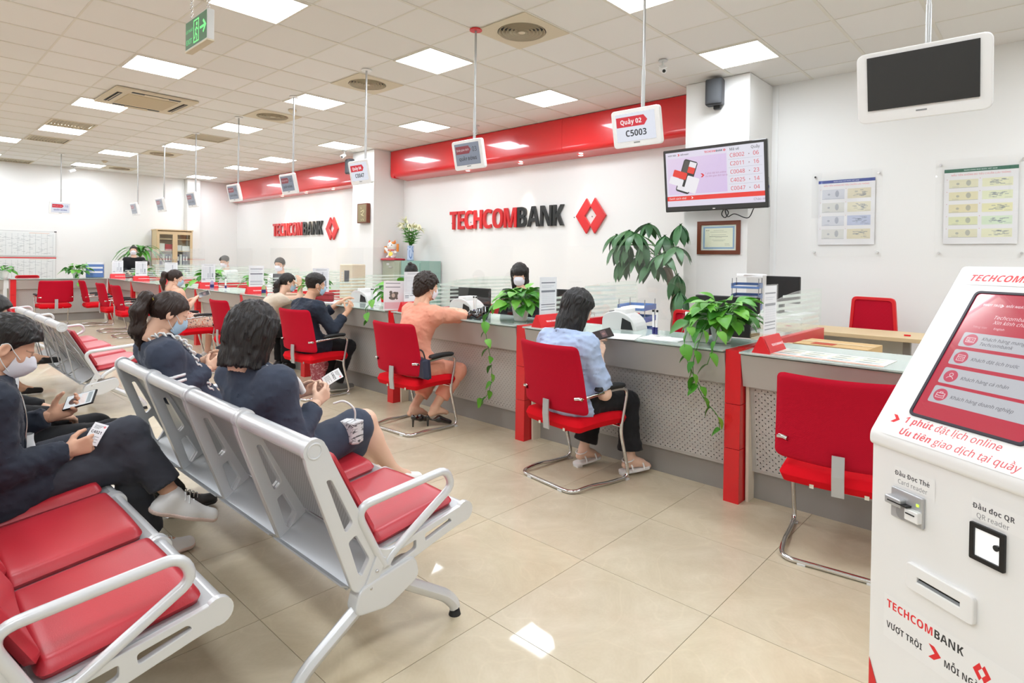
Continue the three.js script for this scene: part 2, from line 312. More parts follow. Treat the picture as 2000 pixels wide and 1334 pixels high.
const perfMini = canvasTex(64, 64, (g) => { g.fillStyle = '#b9bbbd'; g.fillRect(0, 0, 64, 64); g.fillStyle = '#7f8183'; for (let i = 0; i < 4; i++) for (let j = 0; j < 4; j++) { g.beginPath(); g.arc(i * 16 + 4, j * 16 + 4, 2.4, 0, 7); g.arc(i * 16 + 12, j * 16 + 12, 2.4, 0, 7); g.fill(); } }, { repeat: [1, 1] });
const perfPan = std({ map: perfMini, metalness: 0.4, roughness: 0.42 });
const benchGeo = (() => {
  const sheet = (a, b, w, t) => { const dz = b[0] - a[0], dy = b[1] - a[1], l = Math.hypot(dz, dy), g = uvMetres(bx(w, l, t), w * 14, l * 14); return at(g, 0, (a[1] + b[1]) / 2, (a[0] + b[0]) / 2, Math.atan2(dz, dy)); };
  const w = 0.53, cush = (x, y) => [x, y, 0.01 * (1 - (x / 0.24) ** 2)];
  const legShape = (dir) => { const g = pipe([[0, 0.28, 0], [0, 0.255, dir * 0.07], [0, 0.1, dir * 0.31], [0, 0.05, dir * 0.355], [0, 0.03, dir * 0.36]], 0.026, 0.06, 24, 8); const p = g.attributes.position; for (let i = 0; i < p.count; i++) { const y = p.getY(i); p.setX(i, p.getX(i) * (0.75 + 0.9 * Math.max(0, y - 0.03))); } g.computeVertexNormals(); return g; };
  return {
    plate: plateShape,
    roll: at(cyl(0.034, 0.034, w + 0.012, 20), 0, 0.845, -0.01, 0, 0, Math.PI / 2),
    disc: at(cyl(0.042, 0.042, 0.022, 20), 0, 0, 0, 0, 0, Math.PI / 2), ring: at(new THREE.TorusGeometry(0.026, 0.004, 6, 20), 0, 0, 0, 0, Math.PI / 2),
    frontRoll: at(cyl(0.032, 0.032, w + 0.012, 20), 0, 0.432, -0.705, 0, 0, Math.PI / 2),
    backPan: sheet([-0.04, 0.83], [-0.265, 0.42], w, 0.006), lowPan: sheet([-0.15, 0.31], [-0.29, 0.405], w, 0.006), seatPan: sheet([-0.27, 0.404], [-0.7, 0.46], w, 0.008),
    lip: sheet([-0.13, 0.33], [-0.19, 0.3], w, 0.006),
    seat: at(gridPad(0.5, 0.4, 0.06, cush), 0, 0.453, -0.475, -Math.PI / 2 + 0.13),
    back: at(gridPad(0.5, 0.4, 0.045, cush), 0, 0.632, -0.185, 0.503),
    arm: pipe([[0, 0.35, -0.3], [0, 0.4, -0.27], [0, 0.6, -0.17], [0, 0.635, -0.6], [0, 0.56, -0.635], [0, 0.38, -0.33], [0, 0.35, -0.31]], 0.0165, 0.075, 70, 10),
    beam: bx(1, 0.05, 0.09),
    hub: (() => { const g = extr(roundPath([[0.12, 0.3], [-0.12, 0.34], [-0.14, 0.26], [0, 0.2], [0.14, 0.22]], 0.03), 0.05, 0.006); g.rotateY(-Math.PI / 2); return g; })(),
    bracket: rb(0.012, 0.14, 0.05, 0.004), stud: at(sph(0.007, 8, 6), 0, 0, 0),
    legF: legShape(-1), legB: legShape(1), foot: cyl(0.02, 0.026, 0.022, 16),
  };
})();
function waitingBench(name, label, x, z, n, wire, pitch = 0.572) {
  const t = thing(name, label, 'bench', [x, 0, z], 0, 'airport-style waiting benches'), g = benchGeo;
  for (let k = 0; k < n; k++) {
    const cx = -pitch * (k + 0.5);
    mesh(t, 'top_rail', g.roll, M.silver, [cx, 0, 0]); mesh(t, 'front_rail', g.frontRoll, M.silver, [cx, 0, 0]);
    mesh(t, 'back_panel', g.backPan, perfPan, [cx, 0, 0]); mesh(t, 'lower_panel', g.lowPan, M.silverPan, [cx, 0, 0]); mesh(t, 'seat_pan', g.seatPan, M.silverPan, [cx, 0, 0]); mesh(t, 'rear_lip', g.lip, M.silverPan, [cx, 0, 0]);
    mesh(t, 'seat_cushion', g.seat, M.redLeather, [cx, 0, 0]); mesh(t, 'back_cushion', g.back, M.redLeather, [cx, 0, 0]);
    for (const s of [-1, 1]) {
      const ex = cx + s * (pitch / 2 - 0.012);
      if (!wire || (k === 0 && s > 0) || (k === n - 1 && s < 0)) { if (!wire) mesh(t, 'side_plate', g.plate, M.silver, [ex + 0.008, 0, 0]); }
      const d = mesh(t, 'rail_disc', g.disc, M.silver, [ex, 0.845, -0.01]); mesh(d, 'disc_ring', g.ring, M.silver, [s * 0.011, 0, 0]);
      mesh(t, 'rail_disc', g.disc, M.silver, [ex, 0.432, -0.705]);
    }
    if (wire) {                                                // bent wire struts behind each back
      for (const s of [-1, 1]) { const ex = cx + s * 0.2; mesh(t, 'wire_strut', pipe([[ex, 0.8, -0.02], [ex, 0.34, -0.13], [ex, 0.31, -0.2], [ex, 0.36, -0.28], [ex + s * 0.05, 0.6, -0.14], [ex - s * 0.13, 0.8, -0.03]], 0.006, 0.03, 40, 6), M.silverPan); }
      mesh(t, 'wire_strut', pipe([[cx - 0.24, 0.6, -0.13], [cx, 0.57, -0.15], [cx + 0.24, 0.6, -0.13]], 0.005, 0.03, 16, 6), M.silverPan);
    }
  }
  const L = pitch * n;
  const beam = mesh(t, 'beam', bx(L - 0.06, 0.06, 0.1), M.silver, [-L / 2, 0.29, -0.31]);
  for (const ex of [-0.02, -L + 0.02]) {
    mesh(t, 'armrest', g.arm, M.silver, [ex + (ex > -1 ? 0.012 : -0.012), 0, 0]);
    const br = mesh(t, 'arm_bracket', g.bracket, M.silver, [ex + (ex > -1 ? 0.02 : -0.02), 0.33, -0.25], [-0.45, 0, 0]);
    for (const y of [-0.04, 0.02]) mesh(br, 'bolt', g.stud, M.chrome, [ex > -1 ? 0.007 : -0.007, y, 0]);
    const lg = mesh(t, 'leg', merge([g.hub.clone().translate(0.025, 0, -0.31), g.legF.clone().translate(0, 0, -0.31), g.legB.clone().translate(0, 0, -0.31)]), M.silver, [ex, 0, 0]);
    for (const dz of [-0.36, 0.36]) mesh(lg, 'rubber_foot', g.foot, M.rubber, [0, 0.011, -0.31 + dz]);
  }
  return t;
}
waitingBench('waiting_bench', 'silver four-seat waiting bench seen from behind, two women seated on it', -1.83, -1.0, 4, false);
waitingBench('waiting_bench', 'silver waiting bench in the near left corner with two empty red seats', -1.83, 0.0, 4, false);
waitingBench('waiting_bench', 'waiting bench with bent wire struts behind its backs, three red seats empty', -6.5, -1.12, 4, true);
waitingBench('waiting_bench', 'waiting bench at the left picture edge, only its arm showing', -10.6, -1.12, 3, true);
waitingBench('waiting_bench', 'waiting bench out beyond the seated man, mostly hidden at the left edge', -6.5, 0.0, 3, true);

// ---------------------------------------------------------------- service counter
const PILX = [-1.485, -3.27, -5.085, -6.94, -8.78, -10.61, -12.44, -14.28, -16.06];
const counterGeo = new Map();
function counterBay(label, x0, x1, place) {                    // local x from 0 to w, customer side at z = 0 looking +z
  const w = x1 - x0 - 0.0, t = thing('service_counter', label, 'counter', place.pos, place.turn, 'bays of the service counter');
  const fas = extr(polyShape([[-0.02, 0.935], [0.0, 0.935], [-0.045, 0.735], [-0.065, 0.735]]), w - 0.004, 0); fas.rotateY(-Math.PI / 2);
  mesh(t, 'fascia', fas, M.steel, [w - 0.002, 0, 0]);
  const ph = 0.56, pf = uvMetres(new THREE.PlaneGeometry(w - 0.1, ph - 0.04), (w - 0.1) / 0.15, (ph - 0.04) / 0.15);
  const rim = merge([at(bx(0.05, ph, 0.003), 0.025 - w / 2, 0, 0), at(bx(0.05, ph, 0.003), w / 2 - 0.025, 0, 0), at(bx(w - 0.1, 0.02, 0.003), 0, ph / 2 - 0.01, 0), at(bx(w - 0.1, 0.02, 0.003), 0, -ph / 2 + 0.01, 0)]);
  const pp = mesh(t, 'perforated_panel', pf, M.perf, [w / 2, 0.457, -0.13], [0.12, 0, 0]);
  mesh(pp, 'panel_rim', rim, M.steel); mesh(pp, 'backing_tray', merge([at(bx(w - 0.02, ph, 0.004), 0, 0, -0.1), at(bx(w - 0.02, 0.004, 0.098), 0, ph / 2 - 0.002, -0.051), at(bx(w - 0.02, 0.004, 0.098), 0, -ph / 2 + 0.002, -0.051), at(bx(0.004, ph, 0.098), w / 2 - 0.012, 0, -0.051), at(bx(0.004, ph, 0.098), -w / 2 + 0.012, 0, -0.051)]), M.steelDark);
  mesh(t, 'kick_plate', bx(w - 0.01, 0.19, 0.012), M.steelDark, [w / 2, 0.095, -0.2]);
  mesh(t, 'side_panel', (() => { const g = extr(polyShape([[-0.08, 0.735], [-0.1, 0.0], [-0.5, 0.0], [-0.5, 0.735]]), 0.018, 0); g.rotateY(-Math.PI / 2); return g; })(), M.cream, [0.026, 0, 0]);
  mesh(t, 'desk_top', bx(w - 0.01, 0.025, 0.6), M.lightGrey, [w / 2, 0.922, -0.34]);
  mesh(t, 'glass_top', rb(w - 0.004, 0.012, 0.66, 0.003), M.glassEdge, [w / 2, 0.951, -0.3]);
  return t;
}
function counterPillar(label, x, z, turn = 0, partition = true) {
  const t = thing('counter_pillar', label, 'pillar', [x, 0, z], turn, 'red pillars of the service counter');
  const sec = (y0, y1) => { const d = (y) => 0.13 + 0.09 * y; const g = extr(polyShape([[0, y0], [0, y1], [-d(y1), y1], [-d(y0), y0]]), 0.094, 0.002); g.rotateY(-Math.PI / 2); return g; };
  for (const [a, b] of [[0.0, 0.335], [0.34, 0.615], [0.62, 0.955]]) mesh(t, 'block', sec(a + 0.002, b), M.redPillar, [0.047, 0, 0]);
  if (partition) {
    mesh(t, 'partition_bar', bx(0.05, 0.2, 1.72), M.redPillar, [0.0, 0.862, -0.99]);
    // glass side screen with frosted bands, its front corner swept
    const sh = new THREE.Shape(); sh.moveTo(-0.28, 0.965); sh.lineTo(-1.84, 0.965); sh.lineTo(-1.84, 1.3); sh.bezierCurveTo(-1.2, 1.31, -0.62, 1.27, -0.28, 1.1); sh.closePath();
    const g = extr(sh, 0.008, 0); g.rotateY(-Math.PI / 2); const scr = mesh(t, 'side_screen', g, M.pane, [0.004, 0, 0]);
    for (let k = 0; k < 7; k++) { const y = 1.0 + k * 0.043, zf = y < 1.1 ? -0.3 : -0.3 - 0.9 * ((y - 1.1) / 0.2) ** 1.7; mesh(scr, 'frosted_band', bx(0.0015, 0.02, 1.82 + zf), M.frosted, [-0.009, y, (zf - 1.82) / 2]); }
  }
  return t;
}
const who = ['at the right end behind the kiosk', 'where the woman in the blue shirt sits', 'where the woman in peach sits', 'where the man in the navy jacket sits', 'in front of the woman in beige', 'beside the woman in the floral skirt', 'nearest behind the far empty chairs', 'third bay from the far corner', 'last bay before the far corner'];
const ZC = -3.635;
counterBay('grey metal counter bay ' + who[0], PILX[0], 0.75, { pos: [PILX[0] + 0.05, 0, ZC], turn: 0 });
for (let k = 1; k < PILX.length; k++) counterBay('grey metal counter bay ' + who[k], PILX[k] + 0.05, PILX[k - 1] - 0.05, { pos: [PILX[k] + 0.05, 0, ZC], turn: 0 });
const pilWho = ['right of the blue-shirted woman, vine hanging beside it', 'between the woman in peach and the woman in blue', 'left of the woman in peach', 'left of the man in the navy jacket', 'behind the hand sanitiser of the beige woman', 'beside the floral-skirted woman', 'behind the third empty chair', 'behind the second empty chair', 'at the far corner of the counter'];
PILX.forEach((x, k) => counterPillar('red counter pillar ' + pilWho[k], x, ZC - 0.015));
// the return of the counter along the far left wall, facing +x
const XC = -16.12;
counterBay('grey metal counter bay along the far left wall with one empty chair', 0, 1.72, { pos: [XC, 0, -2.02 + 0.1], turn: Math.PI / 2 });
counterBay('grey metal counter bay at the left picture edge', 0, 1.72, { pos: [XC, 0, -0.1], turn: Math.PI / 2 });
counterPillar('red counter pillar at the left picture edge', XC, -1.97, Math.PI / 2, false);

// chairs
visitorChair('red visitor chair under the woman in the blue shirt', -2.47, -3.33, -0.14);
visitorChair('red visitor chair under the woman in peach', -4.22, -3.3, 0.05);
visitorChair('red visitor chair under the man in the navy jacket', -5.97, -3.28, 0.1);
visitorChair('red visitor chair under the woman in beige', -7.75, -3.2, 0.0);
visitorChair('red visitor chair under the woman in the floral skirt', -9.15, -3.12, 0.0);
visitorChair('empty red visitor chair next to the kiosk', -0.8, -3.43, 0.12);
visitorChair('empty red visitor chair, nearest of the three far ones in a row', -12.45, -3.2, 0.0);
visitorChair('empty red visitor chair, middle one of the three far ones in a row', -13.5, -3.2, 0.0);
visitorChair('empty red visitor chair, farthest one of the row, seen in profile', -14.95, -3.2, -0.05);
visitorChair('empty red visitor chair facing the far left wall counter', -15.2, -2.5, Math.PI / 2);
// ---------------------------------------------------------------- fittings of ceiling and walls
for (const [n, [i, j]] of ventCells.entries()) {                // round diffusers
  const t = thing('air_diffuser', `round beige air diffuser in the ceiling, ${['first', 'second', 'third', 'fourth', 'fifth'][n]} from the right`, 'air vent', [cellX(i), CEIL, cellZ(j)], 0, 'round ceiling diffusers');
  const sh = new THREE.Shape(); sh.moveTo(-0.327, -0.327); sh.lineTo(0.327, -0.327); sh.lineTo(0.327, 0.327); sh.lineTo(-0.327, 0.327); sh.closePath(); const ho = new THREE.Path(); ho.absarc(0, 0, 0.235, 0, Math.PI * 2, true); sh.holes.push(ho);
  const g = extr(sh, 0.006, 0, { curveSegments: 24 }); g.rotateX(Math.PI / 2); mesh(t, 'plate', g, M.beige, [0, 0.0, 0]);
  mesh(t, 'duct', cyl(0.24, 0.24, 0.02, 32), M.darkGrey, [0, 0.05, 0]);
  for (let k = 0; k < 6; k++) { const r = 0.225 - k * 0.036; mesh(t, 'ring', new THREE.LatheGeometry([[r, -0.012], [r + 0.004, -0.012], [r - 0.016, 0.03], [r - 0.02, 0.03]].map((p) => new THREE.Vector2(Math.max(0.001, p[0]), p[1])), 36), M.beige, [0, 0, 0]); }
  mesh(t, 'centre_cap', cyl(0.03, 0.035, 0.01, 20), M.beige, [0, -0.006, 0]);
}
for (const [n, [i, j]] of grilleCells.entries()) {              // slatted grilles
  const t = thing('ceiling_grille', ['slatted ceiling grille nearest the air conditioner', 'slatted ceiling grille between two far light panels', 'slatted ceiling grille against the far left wall', 'slatted ceiling grille beside the far counter light'][n], 'air vent', [cellX(i), CEIL, cellZ(j)], 0, 'slatted ceiling grilles');
  mesh(t, 'frame', merge([at(bx(0.64, 0.012, 0.03), 0, 0, -0.305), at(bx(0.64, 0.012, 0.03), 0, 0, 0.305), at(bx(0.03, 0.012, 0.58), -0.305, 0, 0), at(bx(0.03, 0.012, 0.58), 0.305, 0, 0)]), M.beige);
  mesh(t, 'backing', bx(0.6, 0.006, 0.6), M.grey, [0, 0.035, 0]);
  const sg = at(bx(0.6, 0.03, 0.004), 0, 0, 0, 0.6); for (let k = 0; k < 12; k++) mesh(t, 'slat', sg, M.beige, [0, 0.01, -0.26 + k * 0.0475]);
}
{ // cassette air conditioner
  const t = thing('air_conditioner', 'beige cassette air conditioner set in the ceiling', 'air conditioner', [-9.62, CEIL, -2.63], 0.02);
  mesh(t, 'panel', rb(1.1, 0.03, 1.02, 0.012), M.beige, [0, -0.014, 0]); mesh(t, 'grille', rb(0.66, 0.012, 0.62, 0.005), std({ color: 0xc9b899, roughness: 0.8 }), [0, -0.032, 0]);
  for (const [x, z, w, d] of [[0, -0.41, 0.64, 0.06], [0, 0.41, 0.64, 0.06], [-0.44, 0, 0.06, 0.6], [0.44, 0, 0.06, 0.6]]) { const s = mesh(t, 'outlet', bx(w, 0.006, d), M.black, [x, -0.0305, z]); mesh(s, 'flap', rb(w * 0.96, 0.004, d * 0.5, 0.002), M.beige, [0, -0.006, 0], [w > d ? 0.5 : 0, 0, w > d ? 0 : 0.5]); }
}
for (const [n, [x, z]] of [[-8.5, -4.26], [-16.6, -3.68]].entries()) {
  const t = thing('smoke_detector', ['round smoke detector near the second diffuser', 'round smoke detector far off near the left wall'][n], 'smoke detector', [x, CEIL, z], 0, 'smoke detectors');
  mesh(t, 'base', cyl(0.06, 0.06, 0.02, 20), M.beige, [0, -0.01, 0]); mesh(t, 'sensor', cyl(0.045, 0.03, 0.03, 20), M.beige, [0, -0.034, 0]);
}
for (const [n, [x, z, a]] of [[-3.22, -5.86, 0.4], [-7.1, -6.75, 0.3], [-10.9, -6.6, 0.2], [-18.3, -3.4, -0.6]].entries()) {
  const t = thing('security_camera', ['small white security camera near the right wall pillar', 'small white security camera by the middle of the red fascia', 'small white security camera beside the far wall pillar', 'small white security camera at the far left wall'][n], 'camera', [x, CEIL, z], a, 'white security cameras');
  mesh(t, 'mount', cyl(0.05, 0.05, 0.012, 16), M.lightGrey, [0, -0.006, 0]); mesh(t, 'arm', cyl(0.01, 0.01, 0.1, 8), M.lightGrey, [0, -0.05, 0]);
  const b = mesh(t, 'body', at(cyl(0.03, 0.03, 0.13, 14), 0, 0, 0, Math.PI / 2), M.white, [0, -0.11, 0.02], [0.5, 0.3, 0]); mesh(b, 'lens', at(cyl(0.018, 0.018, 0.01, 12), 0, 0, 0, Math.PI / 2), M.black, [0, 0, 0.067]); mesh(b, 'hood', rb(0.07, 0.008, 0.15, 0.003), M.white, [0, 0.034, 0.01]);
}
// fascia downlights
{
  for (const [n, [x, z]] of [[-8.02, -7.42], [-6.71, -7.42], [-5.46, -7.42], [-15.4, -7.46], [-14.1, -7.46], [-12.8, -7.46]].entries()) {
    const t = thing('fascia_downlight', `small downlight under the ${n < 3 ? 'near' : 'far'} red fascia, ${['left', 'middle', 'right'][n % 3]} one`, 'downlight', [x, 3.137, z], 0, 'downlights under the red fascia');
    mesh(t, 'trim_ring', new THREE.TorusGeometry(0.04, 0.006, 8, 20).rotateX(Math.PI / 2), M.white); mesh(t, 'lamp', cyl(0.036, 0.036, 0.004, 18), std({ color: 0xffffff, emissive: n < 3 ? 0xfff4e6 : 0xffe0b8, emissiveIntensity: 6 }), [0, 0.0, 0]);
    const s = new THREE.SpotLight(n < 3 ? 0xfff2e0 : 0xffdcb0, n < 3 ? 3 : 6, 3, 0.42, 0.7, 2); s.position.set(0, -0.012, 0); s.target.position.set(0, -1.3, -0.02); s.castShadow = true; s.name = 'downlight_beam'; t.add(s, s.target); s.target.name = 'downlight_aim';
  }
}
// wall logos
const font = await new FontLoader().loadAsync('fonts/droid/droid_sans_bold.typeface.json');
const signRed = phy({ color: 0xd81a20, roughness: 0.3, clearcoat: 0.6, clearcoatRoughness: 0.1 }), signBlack = phy({ color: 0x15191a, roughness: 0.25, clearcoat: 0.6, clearcoatRoughness: 0.1 });
function diamondPair(r, w) {                                   // two interlocked diamonds around an open one
  const half = (s) => [[0, 1], [s * 1, 0], [0, -1]], out = [];
  for (const s of [-1, 1]) { const c = s * r * 0.29; out.push([[c - 0, r], [c + s * r * 0.73, 0], [c, -r], [c - s * r * 0.29, -r * 0.55], [c + s * r * 0.13, 0], [c - s * r * 0.29, r * 0.55]]); }
  return out;
}
function wallLogo(x0, x1, yBase, cap, ex, er, label) {
  const t = thing('wall_logo', label, 'sign', [x0, yBase, ZB]);
  const word = 'TECHCOMBANK', gs = [], adv = []; let x = 0;
  for (const ch of word) { const g = new TextGeometry(ch, { font, size: 1, depth: 0.3, curveSegments: 5, bevelEnabled: false }); g.computeBoundingBox(); const b = g.boundingBox; gs.push(g); adv.push([x - b.min.x, b]); x += b.max.x - b.min.x + 0.07; }
  const sx = (x1 - x0) / (x - 0.07), sy = cap / 0.72;
  gs.forEach((g, k) => { g.translate(adv[k][0], 0, 0); g.scale(sx, sy, 0.12); const m = mesh(t, 'letter', g, k < 7 ? signRed : signBlack, [0, 0, 0.012]); mesh(m, 'standoff', at(cyl(0.01, 0.01, 0.014, 6), 0, 0, 0, Math.PI / 2), M.grey, [(adv[k][0] + (adv[k][1].min.x + adv[k][1].max.x) / 2) * sx, cap * 0.5, -0.006]); });
  for (const p of diamondPair(er, 1)) mesh(t, 'emblem', extr(polyShape(p), 0.035, 0.002), signRed, [ex - x0, cap / 2 + 0.01, 0.012]);
  return t;
}
wallLogo(-8.69, -5.9, 2.075, 0.25, -5.372, 0.275, 'large raised red and black bank name with red diamond emblem');
wallLogo(-16.2, -13.5, 2.075, 0.25, -13.05, 0.275, 'far raised red and black bank name behind the second fascia');
// lettering with Vietnamese accents drawn over plain letters
function vt(g, str, x, y, maxW) {
  const al = g.textAlign || 'left'; const plain = [...str.normalize('NFD')].filter((c) => c < '\u0300' || c > '\u036f').map((c) => (c === 'đ' ? 'd' : c === 'Đ' ? 'D' : c)).join('');
  const full = g.measureText(plain).width, k = maxW && full > maxW ? maxW / full : 1, size = +/(\d+)px/.exec(g.font)[1];
  g.save(); g.textAlign = 'left'; g.translate(x - (al === 'center' ? full * k / 2 : al === 'right' ? full * k : 0), y); g.scale(k, 1); g.fillText(plain, 0, 0);
  g.strokeStyle = g.fillStyle; g.lineWidth = size * (g.font.includes('bold') ? 0.075 : 0.055); g.lineCap = 'round'; let pen = '';
  for (const ch of str) {
    const n = [...ch.normalize('NFD')], b = n[0] === 'đ' ? 'd' : n[0] === 'Đ' ? 'D' : n[0], x0 = g.measureText(pen).width, w = g.measureText(b).width, cx = x0 + w / 2, up = b === b.toUpperCase() && b !== b.toLowerCase() ? 0.78 : 0.6, s = size; pen += b;
    let top = -s * up; const line = (...p) => { g.beginPath(); p.forEach(([a, c], i) => (i ? g.lineTo(cx + a * s, c) : g.moveTo(cx + a * s, c))); g.stroke(); };
    if (n[0] === 'đ') line([0.0, -s * 0.62], [0.26, -s * 0.62]); if (n[0] === 'Đ') line([-0.38, -s * 0.36], [0, -s * 0.36]);
    if (n.includes('\u0302')) { line([-0.12, top - s * 0.02], [0, top - s * 0.12], [0.12, top - s * 0.02]); top -= s * 0.13; }
    if (n.includes('\u0306')) { line([-0.11, top - s * 0.11], [-0.05, top - s * 0.03], [0.05, top - s * 0.03], [0.11, top - s * 0.11]); top -= s * 0.13; }
    if (n.includes('\u031b')) line([w / s * 0.3, top + s * 0.08], [w / s * 0.46, top + s * 0.02], [w / s * 0.46, top - s * 0.06]);
    if (n.includes('\u0300')) line([-0.1, top - s * 0.14], [0.04, top - s * 0.03]); if (n.includes('\u0301')) line([-0.03, top - s * 0.03], [0.1, top - s * 0.14]);
    if (n.includes('\u0303')) line([-0.12, top - s * 0.04], [-0.05, top - s * 0.1], [0.05, top - s * 0.05], [0.12, top - s * 0.11]); if (n.includes('\u0309')) line([-0.05, top - s * 0.15], [0.05, top - s * 0.13], [0.0, top - s * 0.04]);
    if (n.includes('\u0323')) { g.beginPath(); g.arc(cx, s * 0.12, s * 0.05, 0, 7); g.fill(); }
  }
  g.restore();
}
// brand drawing for printed surfaces
const RED = '#e8262c';
function emblem(g, x, y, r, c = RED) { g.fillStyle = c; for (const p of diamondPair(r, 1)) { g.beginPath(); p.forEach(([a, b], i) => (i ? g.lineTo(x + a, y - b) : g.moveTo(x + a, y - b))); g.fill(); } }
function chevron(g, x, y, s, c = RED) { g.fillStyle = c; g.beginPath(); [[0, 0], [0.45, 0], [1, 0.5], [0.45, 1], [0, 1], [0.5, 0.5]].forEach(([a, b], i) => (i ? g.lineTo(x + a * s, y + b * s) : g.moveTo(x + a * s, y + b * s))); g.fill(); }
function brand(g, x, y, size, white) { g.font = `bold ${size}px sans-serif`; g.fillStyle = white ? '#fff' : RED; g.fillText('TECHCOM', x, y); const w = g.measureText('TECHCOM').width; g.fillStyle = white ? '#fff' : '#222'; g.fillText('BANK', x + w, y); const v = g.measureText('BANK').width; emblem(g, x + w + v + size * 0.75, y - size * 0.36, size * 0.5, white ? '#fff' : RED); }
// queue displays over the counter
function lit(tex, k, rough = 0.25) { return phy({ color: 0x0a0a0a, emissive: 0xffffff, emissiveMap: tex, emissiveIntensity: k, roughness: rough, clearcoat: 0.6, clearcoatRoughness: 0.05 }); }
const signGeo = { shell: extr(roundPath([[-0.195, -0.135], [0.195, -0.135], [0.195, 0.135], [-0.195, 0.135]], 0.025), 0.03, 0.005), back: rb(0.3, 0.2, 0.03, 0.012), screen: new THREE.PlaneGeometry(0.325, 0.205) };
function queueSign(label, x, z, turn, big, num, code, mode) {
  const t = thing('queue_display', label, 'display', [x, 2.51, z], turn, 'hanging queue displays'), s = big || 1;
  const head = mesh(t, 'housing', signGeo.shell, M.whiteGloss, [0, 0, -0.015], [0.22, 0, 0]); head.scale.set(s, big ? 1.38 : 1, 1);
  mesh(t, 'rear_box', signGeo.back, M.white, [0, 0.0, -0.035], [0.22, 0, 0]);
  const tex = canvasTex(320, 200, (g) => {
    g.fillStyle = mode === 'off' ? '#0d0a0c' : mode === 'dim' ? '#9aa3b5' : '#e6eaf6'; g.fillRect(0, 0, 320, 200);
    if (mode === 'off') return;
    const closed = code === 'QUẦY ĐÓNG';
    g.fillStyle = mode === 'dim' ? '#a5384a' : '#d91a34'; g.beginPath(); const r = closed ? 185 : 232; g.moveTo(closed ? 12 : 4, 24); g.lineTo(r, 24); g.lineTo(r + 28, 60); g.lineTo(r, 96); g.lineTo(closed ? 12 : 4, 96); g.fill();
    g.fillStyle = '#fff'; g.font = `${closed ? '' : 'bold '}${closed ? 25 : 46}px sans-serif`; vt(g, closed ? 'Quầy giao dịch' : 'Quầy ' + num, closed ? 20 : 36, closed ? 68 : 77);
    g.fillStyle = mode === 'blue' ? '#35459c' : '#20242e'; if (closed) { g.font = '58px sans-serif'; g.fillText(num, 228, 82); }
    g.font = `${closed ? 'bold 40' : 'bold 62'}px sans-serif`; g.textAlign = 'center'; vt(g, code, 160, closed ? 158 : 166);
  });
  const sc = mesh(t, 'screen', signGeo.screen, lit(tex, mode === 'off' ? 0.05 : mode === 'dim' ? 0.42 : 0.62), [0, 0.0, 0.0235], [0.22, 0, 0]); sc.scale.set(big ? s * 1.02 : 1, big ? 1.42 : 1, 1);
  if (big) sc.position.set(0, 0.012, 0.031);
  mesh(t, 'maker_mark', bx(0.05, 0.008, 0.002), M.grey, [0, big ? -0.156 : -0.112, big ? -0.013 : -0.003], [0.22, 0, 0]);
  const top = CEIL - 2.51;
  mesh(t, 'pole', cyl(0.011, 0.011, top - 0.1, 12), M.poleMetal, [0.02, 0.1 + (top - 0.1) / 2, -0.05]);
  mesh(t, 'lower_pole', cyl(0.014, 0.014, 0.35, 12), M.poleMetal, [0.02, 0.25, -0.05]);
  mesh(t, 'ceiling_flange', cyl(0.06, 0.06, 0.012, 20), num === '03' ? M.redPlastic : M.white, [0.02, top - 0.006, -0.05]);
  return t;
}
queueSign('large hanging display with a dark switched-off screen, far right', -0.566, -3.87, 0.03, 1.52, '01', '', 'off');
queueSign('lit hanging queue display reading counter 02 and C5003', -2.333, -3.87, 0.03, 0, '02', 'C5003', 'on');
queueSign('dim hanging queue display on the red-flanged pole, third from the right', -4.17, -3.87, 0.03, 0, '03', 'QUẦY ĐÓNG', 'dim');
queueSign('hanging queue display reading counter 04 and C0047', -6.03, -3.87, 0.03, 0, '04', 'C0047', 'on');
queueSign('dim hanging queue display in front of the far fascia, fifth from the right', -7.8, -3.87, 0.03, 0, '05', 'QUẦY ĐÓNG', 'dim');
queueSign('dim hanging queue display sixth from the right, before the far fascia end', -9.64, -3.88, 0.03, 0, '06', 'QUẦY ĐÓNG', 'dim');
queueSign('dim hanging queue display seen edge-on beside the corner pilaster', -11.48, -3.88, 0.03, 0, '07', 'QUẦY ĐÓNG', 'dim');
queueSign('dim hanging queue display eighth from the right, before the left wall', -13.2, -3.88, 0.03, 0, '08', 'QUẦY ĐÓNG', 'dim');
queueSign('dim hanging queue display ninth from the right, farthest of the row', -14.94, -3.88, 0.03, 0, '09', 'QUẦY ĐÓNG', 'dim');
queueSign('hanging queue display for closed counter 10 at the far left', -16.18, -2.77, Math.PI / 2, 0, '10', 'QUẦY ĐÓNG', 'blue');
